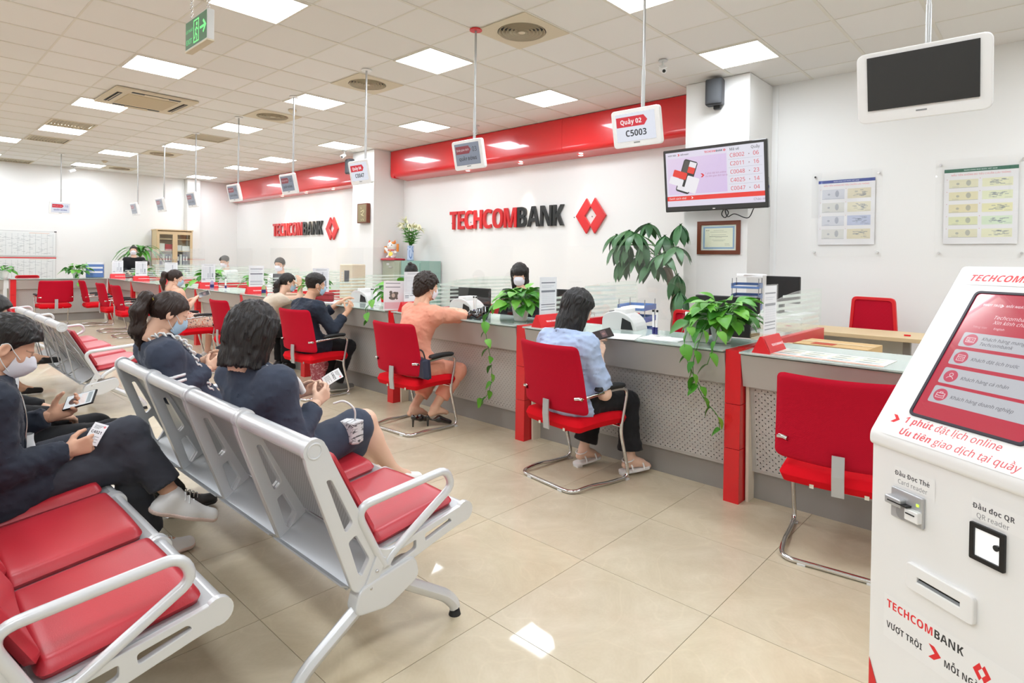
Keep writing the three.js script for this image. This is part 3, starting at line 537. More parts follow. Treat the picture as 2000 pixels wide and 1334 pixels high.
{ // emergency exit sign
  const t = thing('exit_sign', 'green emergency exit sign hanging on chains', 'exit sign', [-4.3, 3.02, -1.49], 0.0);
  const tex = canvasTex(420, 220, (g) => { g.fillStyle = '#0f5a3c'; g.fillRect(0, 0, 420, 220); g.fillStyle = '#3fd67c'; g.strokeStyle = '#6dff8c'; g.font = 'bold 34px sans-serif'; vt(g, 'LỐI THOÁT', 6, 92, 140); g.font = 'bold 56px sans-serif'; g.fillText('EXIT', 14, 186, 125);
    g.lineWidth = 12; g.strokeRect(168, 24, 96, 172); g.lineWidth = 13; g.beginPath(); g.arc(226, 58, 9, 0, 7); g.stroke(); g.beginPath(); g.moveTo(220, 80); g.lineTo(206, 128); g.lineTo(232, 150); g.lineTo(222, 186); g.moveTo(206, 128); g.lineTo(190, 160); g.lineTo(172, 166); g.moveTo(220, 84); g.lineTo(248, 108); g.moveTo(218, 84); g.lineTo(196, 104); g.stroke();
    g.lineWidth = 22; g.beginPath(); g.moveTo(288, 110); g.lineTo(390, 110); g.moveTo(350, 62); g.lineTo(396, 110); g.lineTo(350, 158); g.stroke(); });
  mesh(t, 'case', rb(0.4, 0.2, 0.045, 0.006), M.lightGrey); mesh(t, 'face', new THREE.PlaneGeometry(0.385, 0.185), lit(tex, 0.75), [0, 0, 0.0235]); mesh(t, 'base_strip', rb(0.4, 0.012, 0.05, 0.004), M.beige, [0, -0.103, 0]);
  const link = new THREE.TorusGeometry(0.009, 0.0022, 6, 12), len = CEIL - 3.02 - 0.1;
  for (const s of [-1, 1]) { const L = [], n = Math.floor(len / 0.016); for (let k = 0; k < n; k++) L.push(at(link.clone(), 0, 0.11 + k * 0.016, 0, 0, k % 2 ? Math.PI / 2 : 0)); mesh(t, 'chain', merge(L), M.chrome, [s * 0.15, 0, 0]); }
}
{ // wall television
  const t = thing('wall_television', 'black-framed television showing ticket numbers on the right pillar', 'television', [-2.96, 2.49, -6.62], 0);
  const W = 1.24, H = 0.75, tilt = 0.13;
  const b = mesh(t, 'bezel', rb(W, H, 0.05, 0.012), M.blackGloss, [0, 0, 0], [tilt, 0, 0]);
  const tex = canvasTex(1120, 630, (g) => {
    g.fillStyle = '#e9e2f4'; g.fillRect(0, 0, 1120, 630); const gr = g.createLinearGradient(0, 0, 760, 600); gr.addColorStop(0, '#ecd8f2'); gr.addColorStop(1, '#dcc6ee'); g.fillStyle = gr; g.fillRect(20, 70, 700, 420);
    g.font = 'bold 20px sans-serif'; g.fillStyle = '#444'; vt(g, 'VƯỢT TRỘI', 28, 42); chevron(g, 150, 22, 26); g.fillStyle = '#444'; vt(g, 'MỖI NGÀY', 186, 42); brand(g, 470, 44, 28);
    g.save(); g.translate(250, 290); g.rotate(0.35); g.fillStyle = '#2c2c2c'; g.beginPath(); g.roundRect(-85, -190, 170, 380, 26); g.fill(); g.fillStyle = '#f4f0f6'; g.fillRect(-10, -178, 84, 60); g.fillStyle = '#ef3b2d'; g.fillRect(-10, -118, 84, 70); g.fillStyle = '#55504c'; g.fillRect(-74, -176, 62, 220); g.fillStyle = '#f2eef4'; g.fillRect(-74, 120, 148, 50);
    g.fillStyle = '#ef3b2d'; g.beginPath(); g.roundRect(-170, -40, 170, 80, 12); g.fill(); g.fillStyle = '#f7f4f9'; g.beginPath(); g.roundRect(-190, 44, 170, 86, 10); g.fill(); g.beginPath(); g.roundRect(10, -20, 150, 180, 14); g.fill(); g.restore();
    chevron(g, 420, 268, 44); g.font = '25px sans-serif'; g.fillStyle = '#b88aa8'; vt(g, '1 phút đặt lịch online', 474, 282); vt(g, 'Ưu tiên giao dịch tại quầy', 474, 314);
    g.fillStyle = '#e9e8f4'; g.fillRect(730, 0, 390, 500); g.fillStyle = '#333'; g.font = '40px sans-serif'; vt(g, 'Mã vé', 756, 50); vt(g, 'Quầy', 986, 50);
    g.font = '58px sans-serif'; [['C8002', '06'], ['C2011', '16'], ['C0048', '23'], ['C4025', '14'], ['C0047', '04']].forEach(([a, c], k) => { const y = 122 + k * 90; g.fillStyle = '#e2434a'; g.fillText(a, 756, y); g.fillText(c, 1006, y); g.fillStyle = '#a88'; g.beginPath(); g.moveTo(960, y - 26); g.lineTo(974, y - 18); g.lineTo(960, y - 10); g.fill(); g.fillStyle = '#a9a4b4'; if (k < 4) g.fillRect(740, y + 22, 360, 2); });
    g.fillStyle = '#f2392f'; g.fillRect(0, 510, 1120, 52); g.fillStyle = '#fff'; g.font = '32px sans-serif'; vt(g, 'Danh sách nhỡ', 22, 548); chevron(g, 296, 522, 26, '#fff'); g.fillStyle = '#8a8494'; g.font = '36px sans-serif'; vt(g, 'Chào m', 1000, 606);
  });
  mesh(b, 'screen', new THREE.PlaneGeometry(W - 0.07, H - 0.1), lit(tex, 0.6), [0, 0.015, 0.0255]);
  mesh(b, 'maker_mark', bx(0.03, 0.01, 0.002), M.lightGrey, [0, -0.352, 0.0255]);
  mesh(t, 'wall_bracket', rb(0.3, 0.3, 0.18, 0.01), M.darkGrey, [0, 0.02, -0.13]);
  mesh(t, 'cable', curveTube([[0.1, -0.34, -0.09], [0.06, -0.42, -0.1], [0.1, -0.46, -0.1], [0.14, -0.4, -0.1], [0.1, -0.36, -0.1], [0.13, -0.45, -0.1], [0.2, -0.42, -0.11], [0.36, -0.47, -0.12], [0.42, -0.36, -0.13]], 0.006, 60), M.black);
}
{ // framed certificate
  const t = thing('framed_certificate', 'brown framed certificate with a blue patterned border', 'certificate', [-3.0, 1.805, -6.88]);
  const fr = new THREE.Shape(); fr.moveTo(-0.26, -0.195); fr.lineTo(0.26, -0.195); fr.lineTo(0.26, 0.195); fr.lineTo(-0.26, 0.195); fr.closePath(); fr.holes.push(polyShape([[-0.222, -0.157], [0.222, -0.157], [0.222, 0.157], [-0.222, 0.157]]));
  mesh(t, 'frame', extr(fr, 0.02, 0.005), M.woodDark, [0, 0, 0.005]);
  const tex = canvasTex(640, 450, (g) => { g.fillStyle = '#f3f1ea'; g.fillRect(0, 0, 640, 450); g.fillStyle = '#7f9fca'; g.fillRect(44, 34, 552, 382); g.fillStyle = '#a9c0de'; for (let k = 0; k < 60; k++) { g.fillRect(44 + k * 9.2, 34, 4, 382); } g.fillStyle = '#f3ebd8'; g.fillRect(72, 62, 496, 326); g.fillStyle = '#6b6457'; g.font = 'bold 24px serif'; g.fillText('BVQI', 92, 108); for (const [y, w] of [[100, 180], [128, 300], [176, 260], [204, 330], [222, 120], [262, 240], [280, 180]]) g.fillRect(320 - w / 2, y, w, y === 204 ? 6 : 3); g.fillRect(430, 330, 80, 3); g.fillRect(430, 352, 90, 3); });
  mesh(t, 'print', new THREE.PlaneGeometry(0.446, 0.316), std({ map: tex, roughness: 0.5 }), [0, 0, 0.008]);
  mesh(t, 'pane', bx(0.446, 0.316, 0.002), M.pane, [0, 0, 0.016]);
}
for (const [n, [x, y, z, a]] of [[-3.04, 3.53, -6.79, 0.15], [-10.98, 3.42, -6.78, -0.2]].entries()) {
  const t = thing('wall_speaker', ['dark grey loudspeaker high on the right pillar', 'dark grey loudspeaker high on the far pillar behind a display'][n], 'loudspeaker', [x, y, z], a, 'wall loudspeakers');
  const c = extr(roundPath([[-0.1, -0.09], [0.1, -0.09], [0.075, 0.07], [-0.075, 0.07]], 0.03), 0.3, 0.006); c.rotateX(Math.PI / 2); c.translate(0, 0.15, 0); c.scale(1, 1, -1);
  mesh(t, 'cabinet', rb(0.2, 0.31, 0.13, 0.02), M.darkGrey); mesh(t, 'grille', gridPad(0.18, 0.29, 0.02, (p, q) => [p, q, 0.02 * (1 - (p / 0.09) ** 2)], 8, 8), std({ color: 0x47494c, roughness: 0.7 }), [0, 0, 0.062]); mesh(t, 'mount', rb(0.08, 0.05, 0.06, 0.008), M.black, [0.02, -0.17, -0.04]);
}
{ // pierced wooden wall plaque
  const t = thing('wall_plaque', 'brown wooden box plaque with gold strokes on the far pillar', 'plaque', [-10.5, 2.42, -6.86]);
  mesh(t, 'box', rb(0.36, 0.4, 0.08, 0.008), M.woodDark, [0, 0, 0.04]);
  mesh(t, 'face', new THREE.PlaneGeometry(0.3, 0.36), std({ map: canvasTex(200, 240, (g) => { g.fillStyle = '#8d7d5c'; g.fillRect(0, 0, 200, 240); g.strokeStyle = '#d9cfa2'; g.lineWidth = 8; g.beginPath(); g.moveTo(70, 40); g.lineTo(80, 60); g.moveTo(60, 100); g.lineTo(140, 80); g.moveTo(70, 130); g.lineTo(140, 160); g.moveTo(150, 90); g.lineTo(90, 150); g.moveTo(80, 200); g.lineTo(90, 220); g.moveTo(120, 195); g.lineTo(140, 222); g.stroke(); }), roughness: 0.5 }), [0, 0, 0.081]);
}
// banknote notices behind clear acrylic
function notice(label, x, y, w, h, rows, head, tints) {
  const t = thing('wall_notice', label, 'notice board', [x, y, ZB]);
  mesh(t, 'acrylic_sheet', rb(w, h, 0.006, 0.002), M.acrylic, [0, 0, 0.03]);
  const tex = canvasTex(700, 900, (g) => {
    g.fillStyle = '#e9e8e8'; g.fillRect(0, 0, 700, 900); g.fillStyle = head; g.fillRect(0, 0, 700, 42); g.fillStyle = '#fff'; g.font = '20px sans-serif'; g.textAlign = 'center'; vt(g, 'NGÂN HÀNG NHÀ NƯỚC VIỆT NAM', 350, 28); g.fillStyle = '#e07b80'; g.font = '26px sans-serif'; vt(g, 'MẪU TIỀN KHÔNG ĐỦ TIÊU CHUẨN LƯU THÔNG', 350, 84, 620);
    for (let r = 0; r < rows; r++) for (let c = 0; c < 2; c++) {
      const bh = 700 / rows - 40, X = 50 + c * 320, Y = 130 + r * (740 / rows), bw = 282; g.fillStyle = tints[c][r % tints[c].length]; g.fillRect(X, Y, bw, bh); g.fillStyle = 'rgba(90,100,120,.32)';
      if (c) { for (let k = 0; k < 26; k++) g.fillRect(X + 60 + rnd() * 150, Y + 15 + rnd() * (bh - 40), 20 + rnd() * 30, 4 + rnd() * 8); g.font = '20px serif'; g.textAlign = 'right'; g.fillText('100000', X + bw - 8, Y + bh - 8); }
      else { g.beginPath(); g.ellipse(X + 190, Y + bh / 2 - 6, 24, bh * 0.34, 0, 0, 7); g.fill(); g.beginPath(); g.ellipse(X + 86, Y + bh / 2, 16, 14, 0, 0, 7); g.fill(); g.font = '20px serif'; g.textAlign = 'left'; g.fillText('100000', X + 30, Y + bh - 8); g.fillRect(X, Y + bh - 5, bw, 5); }
      g.fillStyle = '#c9484c'; g.fillRect(X - 24, Y - 8, 6, 6);
    }
  });
  const paper = new THREE.PlaneGeometry(w * 0.8, h * 0.76, 16, 32); { const p = paper.attributes.position; for (let i = 0; i < p.count; i++) p.setZ(i, 0.003 * Math.sin(p.getY(i) * 40 + p.getX(i) * 8) * Math.cos(p.getX(i) * 9)); paper.computeVertexNormals(); }
  mesh(t, 'printed_sheet', paper, std({ map: tex, roughness: 0.55 }), [0, 0.02, 0.018]);
  for (const sx of [-1, 1]) for (const sy of [-1, 1]) mesh(t, 'standoff', at(cyl(0.012, 0.012, 0.034, 12), 0, 0, 0, Math.PI / 2), M.chrome, [sx * (w / 2 - 0.04), sy * (h / 2 - 0.05), 0.018]);
  return t;
}
notice('left acrylic wall notice with bluish banknote samples and blue heading', -1.815, 2.09, 0.73, 0.99, 4, '#3d4f96', [['#d3d5db', '#d8d8d2'], ['#ddd6bd', '#dfdac2', '#bcc3d8', '#dcd4b8']]);
notice('right acrylic wall notice with yellow-green banknote samples and green heading', -0.6, 2.1, 0.74, 1.02, 5, '#2f6a55', [['#e0ddc0', '#e2dcb8', '#e3dab4', '#dde0b8'], ['#e6e6c6', '#e2e6c4', '#e7e4b8', '#d9e8ce']]);
// ---------------------------------------------------------------- figures: signed-distance bodies meshed by surface nets
function surfaceNet(f, lo, hi, cell) {
  const n = [0, 1, 2].map((k) => Math.max(2, Math.ceil((hi[k] - lo[k]) / cell) + 1)), [nx, ny, nz] = n, B = 6;
  const D = new Float32Array(nx * ny * nz).fill(1), at3 = (i, j, k) => (k * ny + j) * nx + i;
  for (let bk = 0; bk < nz; bk += B) for (let bj = 0; bj < ny; bj += B) for (let bi = 0; bi < nx; bi += B) {
    const c = f(lo[0] + (bi + B / 2 - 0.5) * cell, lo[1] + (bj + B / 2 - 0.5) * cell, lo[2] + (bk + B / 2 - 0.5) * cell), far = Math.abs(c) > B * cell * 1.05 + 0.02;
    for (let k = bk; k < Math.min(nz, bk + B); k++) for (let j = bj; j < Math.min(ny, bj + B); j++) for (let i = bi; i < Math.min(nx, bi + B); i++) D[at3(i, j, k)] = far ? c : f(lo[0] + i * cell, lo[1] + j * cell, lo[2] + k * cell);
  }
  const vid = new Int32Array(nx * ny * nz).fill(-1), pos = [], idx = [];
  for (let k = 0; k < nz - 1; k++) for (let j = 0; j < ny - 1; j++) for (let i = 0; i < nx - 1; i++) {
    let m = 0, s = 0, x = 0, y = 0, z = 0; const c = [];
    for (let q = 0; q < 8; q++) { const d = D[at3(i + (q & 1), j + (q >> 1 & 1), k + (q >> 2))]; c.push(d); if (d < 0) m |= 1 << q; }
    if (m === 0 || m === 255) continue;
    for (let a = 0; a < 8; a++) for (const b of [1, 2, 4]) if (!(a & b)) { const e = a | b; if ((c[a] < 0) !== (c[e] < 0)) { const t = c[a] / (c[a] - c[e]); x += (a & 1) + (b === 1 ? t : 0); y += (a >> 1 & 1) + (b === 2 ? t : 0); z += (a >> 2) + (b === 4 ? t : 0); s++; } }
    vid[at3(i, j, k)] = pos.length / 3; pos.push(lo[0] + (i + x / s) * cell, lo[1] + (j + y / s) * cell, lo[2] + (k + z / s) * cell);
  }
  const quad = (a, b, c, d, flip) => { if (a < 0 || b < 0 || c < 0 || d < 0) return; if (flip) idx.push(a, c, b, a, d, c); else idx.push(a, b, c, a, c, d); };
  for (let k = 1; k < nz - 1; k++) for (let j = 1; j < ny - 1; j++) for (let i = 1; i < nx - 1; i++) {
    const s = D[at3(i, j, k)] < 0;
    if (s !== D[at3(i + 1, j, k)] < 0) quad(vid[at3(i, j - 1, k - 1)], vid[at3(i, j, k - 1)], vid[at3(i, j, k)], vid[at3(i, j - 1, k)], !s);
    if (s !== D[at3(i, j + 1, k)] < 0) quad(vid[at3(i - 1, j, k - 1)], vid[at3(i - 1, j, k)], vid[at3(i, j, k)], vid[at3(i, j, k - 1)], !s);
    if (s !== D[at3(i, j, k + 1)] < 0) quad(vid[at3(i - 1, j - 1, k)], vid[at3(i, j - 1, k)], vid[at3(i, j, k)], vid[at3(i - 1, j, k)], !s);
  }
  const g = new THREE.BufferGeometry(); g.setAttribute('position', new THREE.Float32BufferAttribute(pos, 3)); g.setIndex(idx); g.computeVertexNormals(); return g;
}
const smin = (a, b, k) => { const h = Math.max(k - Math.abs(a - b), 0) / k; return Math.min(a, b) - h * h * k * 0.25; };
class Bones {
  constructor() { this.b = []; }
  add(a, b, ra, rb = ra, k = 0.02) { const d = [b[0] - a[0], b[1] - a[1], b[2] - a[2]]; this.b.push([a[0], a[1], a[2], d[0], d[1], d[2], d[0] * d[0] + d[1] * d[1] + d[2] * d[2] || 1e-9, ra, rb - ra, k]); return this; }
  eval(x, y, z, grow = 0) {
    let r = 1e3;
    for (const q of this.b) { const px = x - q[0], py = y - q[1], pz = z - q[2]; let t = (px * q[3] + py * q[4] + pz * q[5]) / q[6]; t = t < 0 ? 0 : t > 1 ? 1 : t; const ex = px - q[3] * t, ey = py - q[4] * t, ez = pz - q[5] * t, d = Math.sqrt(ex * ex + ey * ey + ez * ez) - q[7] - q[8] * t - grow; r = r > 100 ? d : smin(r, d, q[9]); }
    return r;
  }
  box(pad) { const lo = [9e9, 9e9, 9e9], hi = [-9e9, -9e9, -9e9]; for (const q of this.b) for (let k = 0; k < 3; k++) { const r = Math.max(q[7], q[7] + q[8]) + pad; lo[k] = Math.min(lo[k], q[k] - r, q[k] + q[3 + k] - r); hi[k] = Math.max(hi[k], q[k] + r, q[k] + q[3 + k] + r); } return [lo, hi]; }
  net(cell, grow = 0, mod) { const [lo, hi] = this.box(grow + 0.03); return surfaceNet((x, y, z) => { const d = this.eval(x, y, z, grow); return mod ? mod(d, x, y, z) : d; }, lo, hi, cell); }
}
const mix3 = (a, b, t) => [a[0] + (b[0] - a[0]) * t, a[1] + (b[1] - a[1]) * t, a[2] + (b[2] - a[2]) * t];
const ell = (x, y, z, cx, cy, cz, rx, ry, rz) => { const a = (x - cx) / rx, b = (y - cy) / ry, c = (z - cz) / rz, k0 = Math.sqrt(a * a + b * b + c * c), k1 = Math.sqrt((a / rx) ** 2 + (b / ry) ** 2 + (c / rz) ** 2); return k1 < 1e-6 ? -Math.min(rx, ry, rz) : k0 * (k0 - 1) / k1; };
const cap = (x, y, z, a, b, ra, rb) => { const dx = b[0] - a[0], dy = b[1] - a[1], dz = b[2] - a[2]; let t = ((x - a[0]) * dx + (y - a[1]) * dy + (z - a[2]) * dz) / (dx * dx + dy * dy + dz * dz); t = Math.max(0, Math.min(1, t)); return Math.hypot(x - a[0] - dx * t, y - a[1] - dy * t, z - a[2] - dz * t) - ra - (rb - ra) * t; };
function headField(x, y, z) {                                   // head space: faces -z, origin mid-head, 0.23 m tall
  const ax = Math.abs(x);
  let d = ell(x, y, z, 0, 0.028, 0.016, 0.073, 0.087, 0.094);
  d = smin(d, ell(x, y, z, 0, -0.03, -0.026, 0.057, 0.083, 0.064), 0.03);
  d = smin(d, cap(ax, y, z, [0, -0.086, -0.052], [0.034, -0.07, -0.02], 0.022, 0.02), 0.025);
  d = smin(d, ell(ax, y, z, 0.037, -0.022, -0.055, 0.022, 0.024, 0.024), 0.02);
  d = smin(d, cap(ax, y, z, [0, 0.02, -0.078], [0.03, 0.018, -0.072], 0.012, 0.012), 0.015);
  d = -smin(-d, Math.hypot(ax - 0.031, y - 0.002, z + 0.1) - 0.016, 0.014);
  d = smin(d, ell(ax, y, z, 0.031, 0.001, -0.078, 0.013, 0.009, 0.011), 0.008);
  d = smin(d, cap(ax, y, z, [0, 0.006, -0.088], [0, -0.028, -0.107], 0.007, 0.011), 0.012);
  d = smin(d, ell(ax, y, z, 0.011, -0.031, -0.096, 0.009, 0.007, 0.01), 0.006);
  d = smin(d, ell(ax, y, z, 0, -0.053, -0.086, 0.02, 0.006, 0.01), 0.008);
  d = smin(d, ell(ax, y, z, 0, -0.063, -0.084, 0.017, 0.006, 0.01), 0.006);
  let e = ell(ax, y, z, 0.077, -0.004, 0.012, 0.011, 0.032, 0.02); e = -smin(-e, ell(ax, y, z, 0.087, -0.002, 0.008, 0.007, 0.02, 0.011), 0.006); d = smin(d, e, 0.006);
  return smin(d, cap(x, y, z, [0, -0.05, 0.024], [0, -0.16, 0.035], 0.05, 0.052), 0.025);
}
const hairTex = dataTex(256, (u, v) => { const s = wrapNoise(u, v * 0.02, 60, 5) * 0.6 + wrapNoise(u, v * 0.05, 130, 8) * 0.5; return 128 + 110 * s; }, { data: true });
const hairMats = new Map();
const hairMat = (c) => { if (!hairMats.has(c)) hairMats.set(c, phy({ color: c, roughness: 0.42, bumpMap: hairTex, bumpScale: 0.0025, sheen: 0.3, sheenRoughness: 0.4, sheenColor: 0x554438 })); return hairMats.get(c); };
const skinMat = std({ color: 0xffffff, vertexColors: true, roughness: 0.55 });
function cloth(c, rough = 0.9, extra = {}) { return phy({ color: c, roughness: rough, sheen: 0.25, sheenRoughness: 0.6, sheenColor: 0xffffff, ...extra }); }
// hair volumes in head space
function hairField(style, len = 0.12, fringe = false) {
  const streak = (x, y, z) => 0.0016 * Math.sin(Math.atan2(x, z) * 46 + 9 * noise3(x * 14, y * 5, z * 14)) + 0.003 * noise3(x * 30, y * 12, z * 30);
  const skull = (x, y, z, g) => ell(x, y, z, 0, 0.03, 0.018, 0.075 + g, 0.089 + g, 0.096 + g);
  const LZ = [-0.11, -0.06, -0.03, -0.008, 0.02, 0.06, 0.13], LY = [0.082, 0.06, 0.03, -0.012, -0.03, -0.075, -0.085];   // hairline: forehead, temple, ear, nape
  const cut = (y, z, t) => { let i = 0; while (i < 5 && z > LZ[i + 1]) i++; const u = Math.max(0, Math.min(1, (z - LZ[i]) / (LZ[i + 1] - LZ[i]))); return (LY[i] + (LY[i + 1] - LY[i]) * u + t - y) * 0.75; };
  if (style === 'short') return (x, y, z) => { const g = 0.004 + 0.02 * Math.max(0, Math.min(1, (y - 0.015) / 0.06)) + 0.004 * noise3(x * 40, y * 40, z * 40) + (z < -0.04 ? 0.006 : 0); return Math.max(skull(x, y, z, g), cut(y, z, 0.004)); };
  if (style === 'crop') return (x, y, z) => { let d = Math.max(skull(x, y, z, 0.02 + 0.006 * noise3(x * 35, y * 35, z * 35)), cut(y, z, -0.006)); d = smin(d, ell(x, y, z, 0, -0.04, 0.07, 0.062, 0.07, 0.045), 0.03); return d + streak(x, y, z) * 1.5; };
  if (style === 'bob' || style === 'long') return (x, y, z) => {
    let d = Math.max(skull(x, y, z, 0.024), cut(y, z, -0.012));
    const low = -len, wob = 0.006 * noise3(x * 30, y * 8, z * 30), spread = style === 'bob' ? 0.014 * Math.sin(Math.max(0, Math.min(1, (0.06 - y) / 0.15)) * 3.0) : -0.01 * Math.max(0, -y - 0.1) / 0.1;
    const q = Math.hypot(x / (0.101 + spread), (z - 0.028) / (0.096 + spread)) - 1; let s = q * 0.09; s = Math.max(s, y - 0.06, low + wob - y);
    const open = 0.052 - Math.max(0, (-y) * 0.1); const face = Math.max(-z - 0.035 + 0.0, 0) > 0 ? 1 : 0;
    s = Math.max(s, (-0.045 - z) + (style === 'long' ? -0.03 : 0));
    if (z < -0.0) s = Math.max(s, open - Math.abs(x) - Math.max(0, z + 0.03) * 0.6);
    if (fringe) d = smin(d, Math.max(ell(x, y, z, 0, 0.06, -0.062, 0.066, 0.052, 0.046), 0.022 - y), 0.012);
    return smin(d, s, 0.025) + streak(x, y, z) * 1.4;
  };
  if (style === 'tail') return (x, y, z) => { let d = Math.max(skull(x, y, z, 0.011), cut(y, z, 0.0)); return d + streak(x, y, z); };
  return (x, y, z) => { let d = Math.max(skull(x, y, z, 0.012), cut(y, z, 0.0)); d = smin(d, Math.hypot(x, y - 0.125, z - 0.05) - 0.032, 0.01); return d + streak(x, y, z); };   // bun
}
const maskGeo = (flat) => {
  const n = 16, m = 14, pos = [], idx = [];
  for (const s of [0, 1]) for (let j = 0; j <= m; j++) for (let i = 0; i <= n; i++) {
    const a = i / n * 2 - 1, b = j / m * 2 - 1, th = a * 1.2, o = s ? -0.0025 : 0.0; let y = -0.047 + 0.05 * b * (1 - 0.28 * a * a) + 0.008 * (b > 0 ? 1 - a * a : 0);
    let r = 0.093 + (flat ? 0.022 : 0.008) * (1 - a * a) * (1 - b * b) + 0.013 * (1 - a * a) * Math.max(0, 1 - Math.abs(b - 0.3) * 1.4) + 0.0015 * Math.sin(b * 10) * (1 - a * a);
    r -= 0.012 * Math.max(0, -b) ** 2;
    pos.push((0.067 + o + 0.004 * (1 - b * b)) * Math.sin(th), y, -0.022 - (r - 0.014 + o) * Math.cos(th) * 1.0 + 0.012 * a * a);
  }
  const id = (s, i, j) => s * (n + 1) * (m + 1) + j * (n + 1) + i;
  for (const s of [0, 1]) for (let j = 0; j < m; j++) for (let i = 0; i < n; i++) { const a = id(s, i, j), b = id(s, i + 1, j), c = id(s, i + 1, j + 1), d = id(s, i, j + 1); if (s) idx.push(a, b, c, a, c, d); else idx.push(a, c, b, a, d, c); }
  const g = new THREE.BufferGeometry(); g.setAttribute('position', new THREE.Float32BufferAttribute(pos, 3)); g.setIndex(idx); g.computeVertexNormals(); return g;
};
const MASK = maskGeo(false), MASKFLAT = maskGeo(true), STRAPS = [-1, 1].flatMap((s) => [curveTube([[s * 0.063, -0.018, -0.058], [s * 0.076, 0.004, -0.02], [s * 0.083, 0.024, 0.012], [s * 0.081, 0.012, 0.03]], 0.0018, 16, 5), curveTube([[s * 0.06, -0.075, -0.05], [s * 0.074, -0.05, -0.01], [s * 0.08, -0.02, 0.022], [s * 0.081, 0.012, 0.03]], 0.0018, 16, 5)]);
// a hand: wrist w, finger direction d, palm normal n, thumb side s; curl per finger
function handBones(w, d, n, s, curl = [0.5, 0.55, 0.6, 0.65], thumb = 0.5, k = 0.95) {
  const B = new Bones(), N = (v) => v.clone().normalize(), D = N(V(...d)), S0 = N(V(...s)), S = N(S0.clone().addScaledVector(D, -S0.dot(D))), P = N(new THREE.Vector3().crossVectors(D, S)); if (P.dot(V(...n)) < 0) P.negate();
  const W = V(...w), pt = (a, b, c) => W.clone().addScaledVector(D, a * k).addScaledVector(S, b * k).addScaledVector(P, c * k), A = (v) => [v.x, v.y, v.z];
  B.add(A(pt(-0.03, 0, 0)), A(pt(0.02, 0, 0)), 0.026 * k, 0.024 * k, 0.02);
  const off = [0.029, 0.01, -0.009, -0.027], len = [[0.042, 0.025, 0.02], [0.046, 0.029, 0.021], [0.042, 0.027, 0.02], [0.033, 0.02, 0.018]];
  off.forEach((o, f) => {
    const base = pt(0.088 - Math.abs(o) * 0.25, o, 0); B.add(A(pt(0.005, o * 0.6, 0)), A(base), 0.015 * k, 0.0115 * k, 0.012);
    let p = base, ang = 0; const fan = o * 1.6;
    len[f].forEach((l, i) => { ang += curl[f] * (i === 0 ? 0.8 : i === 1 ? 1.25 : 0.8); const dir = D.clone().multiplyScalar(Math.cos(ang)).addScaledVector(P, Math.sin(ang)).addScaledVector(S, fan * 0.8).normalize(), q = p.clone().addScaledVector(dir, l * k); B.add(A(p), A(q), (0.0098 - i * 0.0008) * k, (0.0088 - i * 0.001) * k, 0.004); p = q; });
  });
  let p = pt(0.02, 0.022, 0.006), dir = D.clone().multiplyScalar(0.62).addScaledVector(S, 0.7).addScaledVector(P, 0.35 + thumb * 0.4).normalize();
  [[0.038, 0.015, 0.0125], [0.032, 0.0118, 0.0102], [0.027, 0.0102, 0.008]].forEach(([l, r0, r1], i) => { if (i) dir = dir.clone().addScaledVector(D, 0.4).addScaledVector(S, -0.28 * thumb).addScaledVector(P, 0.1).normalize(); const q = p.clone().addScaledVector(dir, l * k); B.add(A(p), A(q), r0 * k, r1 * k, i ? 0.004 : 0.014); p = q; });
  return B;
}
function ground(g, base) { g.translate(-base[0], 0, -base[2]); return g; }
function tint(g, fn) { const p = g.attributes.position, c = new Float32Array(p.count * 3); for (let i = 0; i < p.count; i++) { const q = fn(p.getX(i), p.getY(i), p.getZ(i)); c.set(q, i * 3); } g.setAttribute('color', new THREE.BufferAttribute(c, 3)); return g; }
const lin = (h) => { const c = new THREE.Color(h); return [c.r, c.g, c.b]; };
// joints of a seated figure facing angle yaw (0 = towards -z); every joint may be overridden in world coordinates
function seatedJoints({ x, z, yaw = 0, seat = 0.45, lean = 8, k = 1, female = false, head = {}, ...over }) {
  const cs = Math.cos(yaw), sn = Math.sin(yaw), w = (r, y, f) => [x + r * cs - f * sn, y, z - r * sn - f * cs], L = lean * Math.PI / 180, up = (d, r = 0, f = 0) => w(r, seat + 0.085 + d * k * Math.cos(L) , d * k * Math.sin(L) + f);
  const sw = (female ? 0.158 : 0.182) * k;
  const J = { pelvis: w(0, seat + 0.085, 0), waist: up(0.17), chest: up(0.33), neck: up(0.5), shL: up(0.445, -sw), shR: up(0.445, sw), hipL: w(-0.085 * k, seat + 0.085, 0.02), hipR: w(0.085 * k, seat + 0.085, 0.02),
    knL: w(-0.11, seat + 0.05, 0.43 * k), knR: w(0.11, seat + 0.05, 0.43 * k), anL: w(-0.1, 0.085, 0.42 * k), anR: w(0.1, 0.085, 0.42 * k), toeL: w(-0.11, 0.035, 0.56 * k), toeR: w(0.11, 0.035, 0.56 * k),
    elL: up(0.2, -sw - 0.05, 0.08), elR: up(0.2, sw + 0.05, 0.08), wrL: w(-0.1, seat + 0.22, 0.32), wrR: w(0.1, seat + 0.22, 0.32), head: up(0.63, 0, 0.02) };
  Object.assign(J, over); if (Array.isArray(head)) J.head = head; J.hrot = [-(head.pitch ?? 0.15), yaw + (head.yaw ?? 0), head.roll ?? 0]; return J;
}
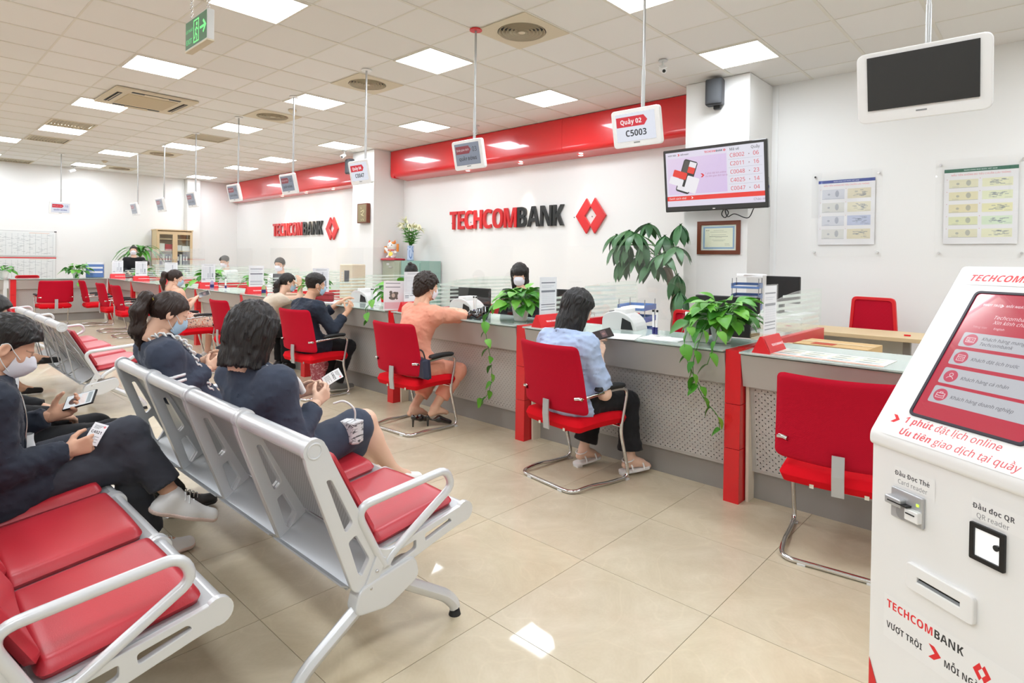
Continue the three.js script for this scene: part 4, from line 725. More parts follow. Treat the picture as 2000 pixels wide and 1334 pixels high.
function person(label, J, o) {
  const base = [J.pelvis[0], 0, J.pelvis[2]], t = thing('person', label, 'person', [base[0], 0, base[2]], 0), f = o.female, cell = o.cell ?? 0.013, hs = (o.headScale ?? 1);
  const skin = lin(o.skin ?? 0xe4b699);
  const torso = () => { const B = new Bones(); const wx = f ? 0.03 : 0.035; const dx = (J.shR[0] - J.shL[0]), dz = (J.shR[2] - J.shL[2]), l = Math.hypot(dx, dz), ux = dx / l, uz = dz / l, sd = (p, a) => [p[0] + ux * a, p[1], p[2] + uz * a];
    B.add(J.hipL, J.hipR, 0.108, 0.108, 0.05); for (const s of [-1, 1]) { B.add(sd(J.pelvis, s * 0.045), sd(J.waist, s * 0.045), 0.1, f ? 0.082 : 0.095, 0.06); B.add(sd(J.waist, s * 0.045), sd(J.chest, s * (f ? 0.062 : 0.078)), f ? 0.082 : 0.095, f ? 0.088 : 0.1, 0.06); }
    B.add(sd(J.chest, -0.06), J.shL, 0.085, 0.055, 0.06).add(sd(J.chest, 0.06), J.shR, 0.085, 0.055, 0.06).add(J.shL, J.shR, 0.055, 0.055, 0.06).add(J.chest, J.neck, 0.08, 0.056, 0.06); return B; };
  const arm = (s, to = 1, B = new Bones()) => { const sh = J['sh' + s], el = J['el' + s], wr = J['wr' + s]; B.add(sh, el, 0.052, 0.042, 0.04); if (to > 0) B.add(el, mix3(el, wr, to), 0.042, 0.042 - 0.014 * to, 0.02); return B; };
  const leg = (s, to = 1, B = new Bones()) => { const h = J['hip' + s], kn = J['kn' + s], an = J['an' + s]; B.add(h, kn, 0.088, 0.06, 0.05); if (to > 0) { const mid = mix3(kn, an, 0.32); mid[2] += 0.012; B.add(kn, mid, 0.06, 0.056, 0.03); if (to > 0.32) B.add(mid, mix3(kn, an, to), 0.056, 0.056 - 0.022 * (to - 0.32) / 0.68, 0.03); } return B; };
  const all = torso(); arm('L', 1, all); arm('R', 1, all); leg('L', 1, all); leg('R', 1, all);
  for (const s of ['L', 'R']) { const an = J['an' + s], toe = J['toe' + s], dx = toe[0] - an[0], dz = toe[2] - an[2], heel = [an[0] - dx * 0.25, Math.max(0.03, an[1] - 0.045), an[2] - dz * 0.25]; if (o.heel !== undefined) heel[1] = an[1] - 0.05; all.add(an, toe, 0.034, 0.022, 0.02).add(heel, mix3(an, toe, 0.6), 0.028, 0.026, 0.02); }
  all.add(J.neck, mix3(J.neck, J.head, 0.5), 0.052, 0.05, 0.03);
  const parts = [tint(ground(all.net(cell), base), () => skin)];
  // head
  const hm = new THREE.Matrix4().makeRotationFromEuler(new THREE.Euler(J.hrot[0], J.hrot[1], J.hrot[2], 'YXZ')).setPosition(J.head[0] - base[0], J.head[1], J.head[2] - base[2]).scale(V(hs, hs, hs));
  const hair = lin(o.hairColor ?? 0x17120f), hc = o.headCell ?? 0.005;
  const hg = surfaceNet(headField, [-0.1, -0.19, -0.13], [0.1, 0.13, 0.13], hc); tint(hg, (x, y, z) => { const a = Math.abs(x); if (z < -0.055) { if (((a - 0.031) / 0.013) ** 2 + ((y - 0.0) / 0.0035) ** 2 < 1) return mix3(hair, skin, 0.25); if (((a - 0.032) / 0.019) ** 2 + ((y - 0.024 + 0.12 * Math.max(0, a - 0.03)) / 0.004) ** 2 < 1) return mix3(hair, skin, 0.5); if ((a / 0.02) ** 2 + ((y + 0.058) / 0.01) ** 2 < 1) return [skin[0] * 0.85, skin[1] * 0.55, skin[2] * 0.55]; } return skin; });
  hg.applyMatrix4(hm); parts.push(hg);
  for (const s of ['L', 'R']) if (o['hand' + s]) { const h = o['hand' + s]; parts.push(tint(ground(handBones(J['wr' + s], h.d, h.n, h.s, h.curl, h.thumb, h.k ?? (f ? 0.88 : 0.97)).net(o.handCell ?? 0.0045), base), () => skin)); }
  else { const el = J['el' + s], wr = J['wr' + s], d = [wr[0] - el[0], wr[1] - el[1], wr[2] - el[2]]; parts.push(tint(ground(handBones(wr, d, [0, -1, 0], [s === 'R' ? -1 : 1, 0.2, 0], [0.35, 0.4, 0.45, 0.5], 0.4, f ? 0.88 : 0.97).net(o.handCell ?? 0.0075), base), () => skin)); }
  mesh(t, 'body', mergeGeometries(parts.map((g) => { g.deleteAttribute('uv'); return g; }), false), skinMat);
  // garments
  const wr = (amp, fq) => (d, x, y, z) => { const a = noise3(x * fq * 0.7, y * fq * 0.9, z * fq * 0.7), b = 1 - Math.abs(noise3(x * fq * 0.8 + a, y * fq * 1.7, z * fq * 0.8 + 7)); return d + amp * 0.5 * a - amp * 0.9 * (b * b * b - 0.35); };
  const nd = [J.neck[0] - J.chest[0], J.neck[1] - J.chest[1], J.neck[2] - J.chest[2]], nl = Math.hypot(...nd);
  const collar = (d, x, y, z, h) => Math.max(d, ((x - J.neck[0]) * nd[0] + (y - J.neck[1]) * nd[1] + (z - J.neck[2]) * nd[2]) / nl - h);
  const endCut = (d, x, y, z, cuts) => { for (const c of cuts) { const px = x - c[0], py = y - c[1], pz = z - c[2], q = px * c[3] + py * c[4] + pz * c[5]; if (q > c[6] - 0.1 && px * px + py * py + pz * pz - q * q < c[7] * c[7]) d = Math.max(d, q - c[6]); } return d; };
  const cutAt = (A, B, t, r) => { const v = [B[0] - A[0], B[1] - A[1], B[2] - A[2]], L = Math.hypot(...v); return [...A, v[0] / L, v[1] / L, v[2] / L, L * t, r]; };
  for (const g of o.wear ?? []) {
    let geo; const grow = g.grow ?? 0.014, W = wr(g.amp ?? 0.005, g.freq ?? 14), c2 = g.cell ?? cell;
    if (g.kind === 'top') { const B = torso(); arm('L', g.sleeveL ?? g.sleeve ?? 0.92, B); arm('R', g.sleeve ?? 0.92, B); if (g.tails) for (const s of ['L', 'R']) B.add(J['hip' + s], mix3(J['hip' + s], J['kn' + s], g.tails), 0.1, 0.09, 0.05); const cuts = ['L', 'R'].map((s) => { const q = s === 'L' ? g.sleeveL ?? g.sleeve ?? 0.92 : g.sleeve ?? 0.92; return q > 0 ? cutAt(J['el' + s], J['wr' + s], q, 0.1) : cutAt(J['sh' + s], J['el' + s], g.short ?? 0.98, 0.12); }); geo = B.net(c2, grow, (d, x, y, z) => endCut(collar(W(d, x, y, z), x, y, z, g.neck ?? 0.02), x, y, z, cuts)); }
    else if (g.kind === 'trousers') { const B = new Bones(); B.add(J.hipL, J.hipR, 0.108, 0.108, 0.05).add(J.pelvis, mix3(J.pelvis, J.waist, 0.5), 0.11, 0.105, 0.05); for (const s of ['L', 'R']) { leg(s, g.to ?? 0.95, B); const q = mix3(J['kn' + s], J['an' + s], g.to ?? 0.95); B.add(mix3(J['kn' + s], J['an' + s], 0.5), q, 0.05, g.flare ?? 0.048, 0.03); } const cuts = ['L', 'R'].map((s) => cutAt(J['kn' + s], J['an' + s], g.to ?? 0.95, 0.11)); geo = B.net(c2, grow, (d, x, y, z) => endCut(W(d, x, y, z), x, y, z, cuts)); }
    else if (g.kind === 'skirt') { const B = new Bones(), to = g.to ?? 0.8; B.add(J.hipL, J.hipR, 0.112, 0.112, 0.05).add(J.pelvis, mix3(J.pelvis, J.waist, 0.7), 0.11, 0.1, 0.05); for (const s of ['L', 'R']) B.add(J['hip' + s], mix3(J['hip' + s], J['kn' + s], to), 0.094, 0.074, 0.06); for (const q of [0.3, 0.6, 0.95]) B.add(mix3(J.hipL, J.knL, to * q), mix3(J.hipR, J.knR, to * q), 0.08, 0.08, 0.05); geo = B.net(c2, grow, W); }
    else if (g.kind === 'band') { const A = J[g.a], Bq = J[g.b], B = new Bones().add(mix3(A, Bq, g.t0), mix3(A, Bq, g.t1), g.r, g.r, 0.01); const ax = [Bq[0] - A[0], Bq[1] - A[1], Bq[2] - A[2]], L = Math.hypot(...ax), s0 = g.t0 * L, s1 = g.t1 * L; geo = B.net(0.007, 0, (d, x, y, z) => { const q = ((x - A[0]) * ax[0] + (y - A[1]) * ax[1] + (z - A[2]) * ax[2]) / L; return Math.max(d, s0 - q, q - s1); }); }
    const m = mesh(t, g.name, ground(geo, base), g.mat); if (g.label) m.userData.label = g.label;
  }
  // hair, mask, shoes
  if (o.hair) {
    const fld = hairField(o.hair, o.hairLen, o.fringe), big = o.hair === 'long' || o.hair === 'bob';
    const g = surfaceNet(fld, [-0.15, big ? -0.3 : -0.14, -0.14], [0.15, 0.18, 0.16], o.hairCell ?? 0.006); const list = [g];
    if (o.tailWorld) { const inv = new THREE.Matrix4().makeRotationFromEuler(new THREE.Euler(J.hrot[0], J.hrot[1], J.hrot[2], 'YXZ')).transpose(); o.tail = o.tailWorld.map((p) => { const q = V(...p).applyMatrix4(inv); return [o.tie[0] + q.x, o.tie[1] + q.y, o.tie[2] + q.z]; }); }
    if (o.tail) { const B = new Bones(); o.tail.forEach((p, i) => { if (i) B.add(o.tail[i - 1], p, o.tailR[i - 1], o.tailR[i], 0.03); }); list.push(B.net(0.007, 0, (d, x, y, z) => d + 0.004 * Math.sin(Math.atan2(x, z - 0.1) * 30 + 5 * noise3(x * 20, y * 6, z * 20)))); }
    const hg2 = list.length > 1 ? mergeGeometries(list.map((q) => { q.deleteAttribute('uv'); return q; }), false) : g;
    const p = hg2.attributes.position, uv = new Float32Array(p.count * 2); for (let i = 0; i < p.count; i++) { uv[i * 2] = Math.atan2(p.getX(i), p.getZ(i) + 1e-4) / 6.283 * 3; uv[i * 2 + 1] = p.getY(i) * 3; } hg2.setAttribute('uv', new THREE.BufferAttribute(uv, 2)); hg2.applyMatrix4(hm);
    mesh(t, 'hair', hg2, hairMat(o.hairColor ?? 0x17120f));
    if (o.tie) mesh(t, 'hair_tie', new THREE.TorusGeometry(0.022, 0.007, 8, 16).rotateX(0.9).translate(...o.tie).applyMatrix4(hm), std({ color: o.tieColor ?? 0xd8c64a, roughness: 0.6 }));
  }
  if (o.mask) { const m = mesh(t, 'face_mask', (o.maskFlat ? MASKFLAT : MASK).clone().applyMatrix4(hm), std({ color: o.mask, roughness: 0.85, side: THREE.DoubleSide })); for (const s of STRAPS) mesh(m, 'ear_loop', s.clone().applyMatrix4(hm), M.white); }
  if (o.glasses) { const wire = []; for (const s of [-1, 1]) { wire.push(at(new THREE.TorusGeometry(0.021, 0.0016, 6, 24), s * 0.031, 0.0, -0.108)); wire.push(curveTube([[s * 0.052, 0.004, -0.106], [s * 0.07, 0.006, -0.05], [s * 0.082, 0.008, 0.01]], 0.0014, 10, 5)); } wire.push(curveTube([[-0.01, 0.004, -0.112], [0, 0.007, -0.114], [0.01, 0.004, -0.112]], 0.0014, 6, 5)); mesh(t, 'glasses', merge(wire).applyMatrix4(hm), M.chrome); }
  for (const s of ['L', 'R']) if (o.shoes) {
    const an = J['an' + s], toe = J['toe' + s], dx = toe[0] - an[0], dz = toe[2] - an[2], sh = o.shoes, hy = sh.high ?? 0, B = new Bones(), heel = [an[0] - dx * 0.28, an[1] - 0.05, an[2] - dz * 0.28], tip = [an[0] + dx * 1.12, toe[1], an[2] + dz * 1.12];
    B.add(heel, mix3(heel, tip, 0.5), 0.034, 0.036, 0.03).add(mix3(heel, tip, 0.5), tip, 0.036, 0.027, 0.03); if (!sh.low) B.add(heel, [an[0], an[1] - 0.01, an[2]], 0.034, 0.036, 0.03).add([an[0], an[1] - 0.01, an[2]], mix3(heel, tip, 0.6), 0.036, 0.032, 0.03);
    const pn = [tip[0] - heel[0], tip[1] - heel[1], tip[2] - heel[2]], hl = Math.hypot(pn[0], pn[2]), slope = pn[1] / hl, sole = (x, y, z) => (heel[1] - 0.026 + slope * ((x - heel[0]) * pn[0] + (z - heel[2]) * pn[2]) / hl) - y;
    const m = mesh(t, 'shoe', ground(B.net(sh.cell ?? 0.007, 0.006, (d, x, y, z) => { let e = Math.max(d, sole(x, y, z)); if (sh.low) { e = Math.max(e, -(Math.hypot(x - an[0] - dx * 0.1, (y - an[1] + 0.02) * 0.9, z - an[2] - dz * 0.1) - 0.05)); } return e; }), base), sh.mat);
    if (sh.sole) { const so = mesh(m, 'sole', ground(B.net(sh.cell ?? 0.007, 0.011, (d, x, y, z) => Math.max(d, sole(x, y, z) - 0.004, -sole(x, y, z) - 0.017)), base), sh.sole); }
    if (sh.heel) mesh(m, 'heel', cyl(0.02, sh.heelTip ?? 0.009, sh.heel, 10), sh.heelMat ?? sh.mat, [heel[0] - base[0], heel[1] - 0.026 - sh.heel / 2 + 0.006, heel[2] - base[2]]);
    if (sh.laces) for (let k = 0; k < 4; k++) { const c = mix3([an[0], an[1] + 0.02, an[2]], tip, 0.22 + k * 0.11); mesh(m, 'lace', curveTube([[c[0] - base[0] - 0.036, c[1] + 0.004, c[2] - base[2] + 0.012], [c[0] - base[0], c[1] + 0.036 - k * 0.004, c[2] - base[2]], [c[0] - base[0] + 0.036, c[1] + 0.004, c[2] - base[2] + 0.012]], 0.003, 8, 5), M.white); }
  }
  const T = torso(), front = (x, y, g = 0.02) => { let z = J.chest[2] - 0.35; while (z < J.chest[2] + 0.1 && T.eval(x, y, z, g) > 0.003) z += 0.003; return z; };
  return { t, base, hm, front };
}
const navy = cloth(0x3d4556), navyDark = cloth(0x1d222c), blackCloth = cloth(0x17181b), charcoal = cloth(0x3b3e47), peach = cloth(0xf0a68c), skyBlue = cloth(0xb3c6e6), whiteCloth = cloth(0xf0f0f0), beigeCloth = cloth(0xd8cbb8), denim = cloth(0x5a7896);
const blueMask = 0xb6d6ec, whiteMask = 0xeeeef6;
const sneakers = { mat: std({ color: 0xf4f3f3, roughness: 0.5 }), sole: std({ color: 0xe9cfc6, roughness: 0.6 }), laces: true, cell: 0.006 };
// ---------------------------------------------------------------- the people
const phoneGeo = rb(0.074, 0.15, 0.009, 0.004);
function phone(label, pos, rot, caseMat, glow) { const t = thing('smartphone', label, 'phone', pos); t.rotation.set(...rot); mesh(t, 'case', phoneGeo, caseMat); mesh(t, 'screen', new THREE.PlaneGeometry(0.066, 0.138), glow, [0, 0, 0.0048]); mesh(t, 'camera_bump', rb(0.026, 0.034, 0.004, 0.003), M.blackGloss, [-0.018, 0.05, -0.006]); return t; }
const phoneLit = lit(canvasTex(96, 200, (g) => { g.fillStyle = '#dfe6ea'; g.fillRect(0, 0, 96, 200); g.fillStyle = '#9aa6ab'; g.fillRect(8, 12, 80, 30); g.fillStyle = '#efe3e0'; g.fillRect(8, 50, 80, 40); g.fillStyle = '#54413e'; g.beginPath(); g.ellipse(48, 140, 26, 34, 0, 0, 7); g.fill(); }), 0.6);
const phoneDark = lit(canvasTex(96, 200, (g) => { g.fillStyle = '#3c3236'; g.fillRect(0, 0, 96, 200); g.fillStyle = '#7a6268'; g.fillRect(10, 60, 76, 60); g.fillStyle = '#b58a86'; g.beginPath(); g.ellipse(48, 92, 14, 18, 0, 0, 7); g.fill(); }), 0.5);
const ticketMat = std({ map: canvasTex(96, 150, (g) => { g.fillStyle = '#f4f5f7'; g.fillRect(0, 0, 96, 150); g.fillStyle = '#222'; g.font = 'bold 26px sans-serif'; g.fillText('C4021', 10, 72); g.fillStyle = '#888'; for (let k = 0; k < 4; k++) g.fillRect(14, 16 + k * 7, 60 - k * 8, 3); for (let k = 0; k < 5; k++) g.fillRect(14, 92 + k * 9, 66 - (k % 2) * 20, 3); g.fillStyle = RED; emblem(g, 80, 20, 8); }), roughness: 0.8, side: THREE.DoubleSide });
function ticket(label, pos, rot) { const g = new THREE.PlaneGeometry(0.058, 0.095, 4, 8), p = g.attributes.position; for (let i = 0; i < p.count; i++) p.setZ(i, 0.006 * Math.sin((p.getY(i) + 0.05) * 30)); g.computeVertexNormals(); const m = solo('queue_ticket', label, 'ticket', g, ticketMat, pos, rot, 'printed queue tickets'); return m; }

{ // 1: man in the near left corner
  const J = seatedJoints({ x: -3.2, z: -0.3, seat: 0.455, lean: 14, neck: [-3.2, 0.97, -0.315], chest: [-3.2, 0.81, -0.3], waist: [-3.2, 0.66, -0.29], shL: [-3.385, 0.915, -0.33], shR: [-3.02, 0.915, -0.3], head: [-3.2, 1.105, -0.37],
    elR: [-2.99, 0.655, -0.34], wrR: [-3.1, 0.655, -0.555], elL: [-3.44, 0.68, -0.36], wrL: [-3.36, 0.76, -0.54], knL: [-3.14, 0.675, -0.8], anL: [-3.04, 0.375, -0.95], toeL: [-3.02, 0.235, -1.1], knR: [-3.16, 0.53, -0.81], anR: [-3.25, 0.085, -0.92], toeR: [-3.24, 0.035, -1.07], hipL: [-3.29, 0.54, -0.32], hipR: [-3.11, 0.54, -0.32], head0: 0, });
  J.hrot = [-0.55, -0.05, 0];
  const { t, base, front } = person('seated man in a dark zip jacket and white mask holding a phone', J, { cell: 0.0115, headCell: 0.0042, hairCell: 0.0048, skin: 0xe0ad90, hair: 'short', hairColor: 0x15110f, mask: whiteMask, maskFlat: true, handCell: 0.004,
    handR: { d: [0.03, 0.1, -0.6], n: [-0.6, -0.1, 0], s: [0, 0.8, -0.1], curl: [0.75, 0.8, 0.85, 0.9], thumb: 0.9 }, handL: { d: [0.25, 0.22, -0.55], n: [0.5, 0.8, 0.1], s: [-0.5, 0.5, 0.1], curl: [0.5, 0.55, 0.6, 0.65], thumb: 0.7 },
    wear: [{ kind: 'top', name: 'jacket', mat: cloth(0x2a303d), sleeve: 0.95, grow: 0.02, amp: 0.009, freq: 12, tails: 0.22, neck: 0.035 }, { kind: 'trousers', name: 'trousers', mat: charcoal, to: 0.84, grow: 0.012, amp: 0.006, flare: 0.06 }], shoes: sneakers });
  const zipAt = (dx, y0 = 0.93) => { const p = []; for (let y = y0; y > 0.56; y -= 0.03) p.push([dx, y, front(base[0] + dx, y, 0.024) - base[2]]); return p; };
  mesh(t, 'zip', curveTube(zipAt(0.07), 0.004, 60, 6), M.chrome); mesh(t, 'shirt', curveTube(zipAt(0.03, 0.74), 0.03, 60, 8), whiteCloth);
  phone('black phone lit up in the near man\'s left hand', [-3.285, 0.83, -0.64], [-0.75, 0.35, -0.9], M.black, phoneLit);
  ticket('paper queue ticket in the near man\'s right hand', [-3.11, 0.705, -0.665], [-0.9, 0.9, 0.4]);
}
{ // 2: person hidden behind the man, only lap and legs in view
  const J = seatedJoints({ x: -3.83, z: -0.3, seat: 0.455, lean: 4, knR: [-3.7, 0.54, -0.86], anR: [-3.72, 0.1, -1.2], toeR: [-3.72, 0.04, -1.36], knL: [-3.95, 0.53, -0.84], anL: [-3.92, 0.09, -1.05], toeL: [-3.93, 0.035, -1.2] });
  const { t, base, front } = person('person in black seated beyond the near man, only lap and dark shoes visible', J, { cell: 0.016, hair: 'short', headCell: 0.008, hairCell: 0.01, skin: 0xe4b699, wear: [{ kind: 'top', name: 'jacket', mat: blackCloth, grow: 0.018 }, { kind: 'trousers', name: 'trousers', mat: blackCloth, to: 0.96, grow: 0.014 }], shoes: { mat: std({ color: 0x222120, roughness: 0.5 }), sole: M.black, laces: true } });
  const sp = []; for (let y = 0.96; y > 0.6; y -= 0.04) sp.push([0.05, y, front(base[0] + 0.05, y, 0.018) - base[2] + 0.02]); mesh(t, 'shirt', curveTube(sp, 0.055, 40, 10), whiteCloth);
}
{ // 3: woman with ponytail on the second bench
  const J = seatedJoints({ x: -3.82, z: -1.36, seat: 0.455, lean: 3, female: true, chest: [-3.81, 0.84, -1.18], waist: [-3.82, 0.68, -1.27], neck: [-3.81, 1.0, -1.11], shL: [-3.97, 0.94, -1.13], shR: [-3.65, 0.94, -1.1], head: [-3.81, 1.155, -1.17], elR: [-3.61, 0.74, -1.13], wrR: [-3.74, 0.82, -1.36], elL: [-4.05, 0.75, -1.2], wrL: [-3.9, 0.85, -1.41] });
  J.hrot = [-0.5, -0.08, 0];
  const { t } = person('woman with brown ponytail and blue mask in a navy top using a phone', J, { female: true, cell: 0.0125, headCell: 0.0042, hairCell: 0.0048, handCell: 0.0045, skin: 0xe6b99d, hair: 'tail', hairColor: 0x2a1a12, tailWorld: [[0, 0, -0.01], [0, 0.01, 0.03], [0, -0.07, 0.065], [0, -0.18, 0.07], [0, -0.29, 0.05]], tailR: [0.018, 0.03, 0.042, 0.038, 0.012], tie: [0, 0.04, 0.125], mask: blueMask,
    handR: { d: [-0.12, 0.35, -0.6], n: [-0.6, 0.1, 0.1], s: [0, 0.7, 0.3], curl: [0.6, 0.65, 0.7, 0.7], thumb: 0.8 }, handL: { d: [0.2, 0.25, -0.6], n: [0.6, 0.2, 0.1], s: [0.1, 0.8, 0.2], curl: [0.55, 0.6, 0.6, 0.65], thumb: 0.8 },
    wear: [{ kind: 'top', name: 'top', mat: navy, sleeve: 0.9, grow: 0.026, amp: 0.008, neck: 0.035 }, { kind: 'trousers', name: 'jeans', mat: denim, grow: 0.012, to: 0.95 }, { kind: 'band', name: 'sleeve_stripe', a: 'shR', b: 'elR', t0: 0.58, t1: 0.66, r: 0.08, mat: whiteCloth }, { kind: 'band', name: 'sleeve_stripe', a: 'shR', b: 'elR', t0: 0.72, t1: 0.8, r: 0.079, mat: whiteCloth }], shoes: { mat: M.black, cell: 0.01 } });
  const links = [], path = new THREE.CatmullRomCurve3([V(0.04, 1.02, 0.3), V(0.07, 1.045, 0.25), V(0.1, 1.0, 0.14), V(0.13, 0.85, 0.07), V(0.12, 0.7, 0.0)]); for (let k = 0; k < 26; k++) { const p = path.getPointAt(k / 25); links.push(at(new THREE.TorusGeometry(0.016, 0.0055, 6, 12), p.x, p.y, p.z, 0.6, k % 2 ? 0.9 : -0.3)); } mesh(t, 'bag_strap', merge(links), M.white);
  phone('grey-green phone in the ponytailed woman\'s hands', [-3.84, 0.925, -1.52], [-0.5, 0.75, -0.75], std({ color: 0x6d7f80, roughness: 0.4 }), phoneDark);
  const b = thing('handbag', 'black leather handbag on the ponytailed woman\'s lap', 'handbag', [-3.72, 0.64, -1.56], 0.1); mesh(b, 'bag', gridPad(0.26, 0.17, 0.09, (x, y) => [x, y, 0], 12, 10), M.blackGloss, [0, 0.06, 0], [-0.35, 0, 0]); mesh(b, 'clasp', rb(0.03, 0.015, 0.01, 0.003), M.chrome, [0, 0.08, 0.05]); mesh(b, 'handle', curveTube([[-0.09, 0.13, 0], [-0.06, 0.2, 0.0], [0.06, 0.2, 0.0], [0.09, 0.13, 0]], 0.006, 20), M.black);
}
{ // 4: woman with bob on the second bench
  const J = seatedJoints({ x: -2.72, z: -1.38, seat: 0.455, lean: -6, female: true, chest: [-2.72, 0.82, -1.22], waist: [-2.72, 0.67, -1.29], neck: [-2.73, 0.985, -1.17], shL: [-2.89, 0.93, -1.18], shR: [-2.55, 0.925, -1.22], head: [-2.74, 1.15, -1.2], elR: [-2.5, 0.665, -1.28], wrR: [-2.61, 0.8, -1.44], elL: [-2.94, 0.68, -1.26], wrL: [-2.79, 0.82, -1.46],
    knR: [-2.68, 0.635, -1.76], anR: [-2.66, 0.34, -1.93], toeR: [-2.66, 0.255, -2.08], knL: [-2.72, 0.52, -1.78], anL: [-2.76, 0.1, -1.86], toeL: [-2.78, 0.04, -2.0], hipL: [-2.8, 0.54, -1.38], hipR: [-2.64, 0.54, -1.38] });
  J.hrot = [-0.3, 0.4, 0];
  const { t } = person('woman with a short black bob in a navy suit dress holding a ticket', J, { female: true, cell: 0.0115, headCell: 0.006, headScale: 1.03, hairCell: 0.0046, handCell: 0.004, skin: 0xebc2a8, hair: 'bob', hairLen: 0.168, hairColor: 0x17100f,
    handR: { d: [-0.1, 0.35, -0.6], n: [-0.6, 0, 0.2], s: [0.1, 0.7, 0.3], curl: [0.7, 0.75, 0.8, 0.85], thumb: 0.9 }, handL: { d: [0.35, 0.2, -0.5], n: [0.5, -0.1, 0.2], s: [0, 0.8, 0.1], curl: [0.6, 0.65, 0.7, 0.75], thumb: 0.9 },
    wear: [{ kind: 'top', name: 'suit_jacket', mat: navy, sleeve: 0.86, grow: 0.02, amp: 0.007, neck: 0.03 }, { kind: 'skirt', name: 'skirt', mat: navy, to: 0.86, grow: 0.008, amp: 0.003 }], shoes: { mat: M.white, low: true, heel: 0.05, heelTip: 0.012, cell: 0.006 } });
  mesh(t, 'collar', curveTube([[-0.06, 0.985, 0.12], [-0.02, 1.0, 0.2], [0.05, 1.0, 0.2], [0.11, 0.975, 0.12], [0.12, 0.93, 0.05], [0.1, 0.86, 0.0]], 0.016, 30, 8), whiteCloth);
  mesh(t, 'hair_band', new THREE.TorusGeometry(0.033, 0.004, 8, 20).rotateY(0.3).rotateX(0.6).translate(-2.6 + 2.72, 0.785, -1.425 + 1.38), M.black);
  ticket('white queue ticket held by the woman with the bob', [-2.68, 0.895, -1.57], [-0.7, 0.6, -0.5]);
  const b = thing('handbag', 'small silver snake-pattern handbag beside the woman with the bob', 'handbag', [-2.62, 0.56, -1.62], 0.3);
  const snake = std({ roughness: 0.4, map: canvasTex(128, 128, (g) => { g.fillStyle = '#dfe0e2'; g.fillRect(0, 0, 128, 128); g.strokeStyle = '#45474c'; for (let k = 0; k < 90; k++) { const x = rnd() * 128, y = rnd() * 128; g.lineWidth = 1 + rnd() * 2; g.beginPath(); g.moveTo(x, y); g.lineTo(x + rr(-12, 12), y + rr(-6, 6)); g.lineTo(x + rr(-12, 12), y + rr(4, 12)); g.stroke(); } }, { repeat: [2, 2] }) });
  mesh(b, 'bag', gridPad(0.16, 0.12, 0.08, (x, y) => [x, y, 0], 10, 10), snake, [0, 0.07, 0]); mesh(b, 'strap', curveTube([[0.05, 0.12, 0], [0.06, 0.19, 0.02], [0.02, 0.23, 0.05], [-0.02, 0.22, 0.08]], 0.005, 20), M.white);
}
{ // 5: woman whose legs show beyond the near man's mask
  const J = seatedJoints({ x: -7.85, z: -0.32, seat: 0.455, lean: 6, female: true, knR: [-7.7, 0.56, -0.78], anR: [-7.62, 0.45, -1.1], toeR: [-7.6, 0.4, -1.26], knL: [-7.95, 0.51, -0.76], anL: [-7.98, 0.1, -1.03], toeL: [-7.98, 0.035, -1.18] });
  person('seated woman at the left edge, only crossed bare legs and black flats visible', J, { female: true, cell: 0.018, headCell: 0.009, hairCell: 0.01, hair: 'long', hairLen: 0.18, wear: [{ kind: 'top', name: 'blouse', mat: blackCloth }, { kind: 'skirt', name: 'skirt', mat: blackCloth, to: 0.7 }], shoes: { mat: M.black, low: true, cell: 0.009 } });
}
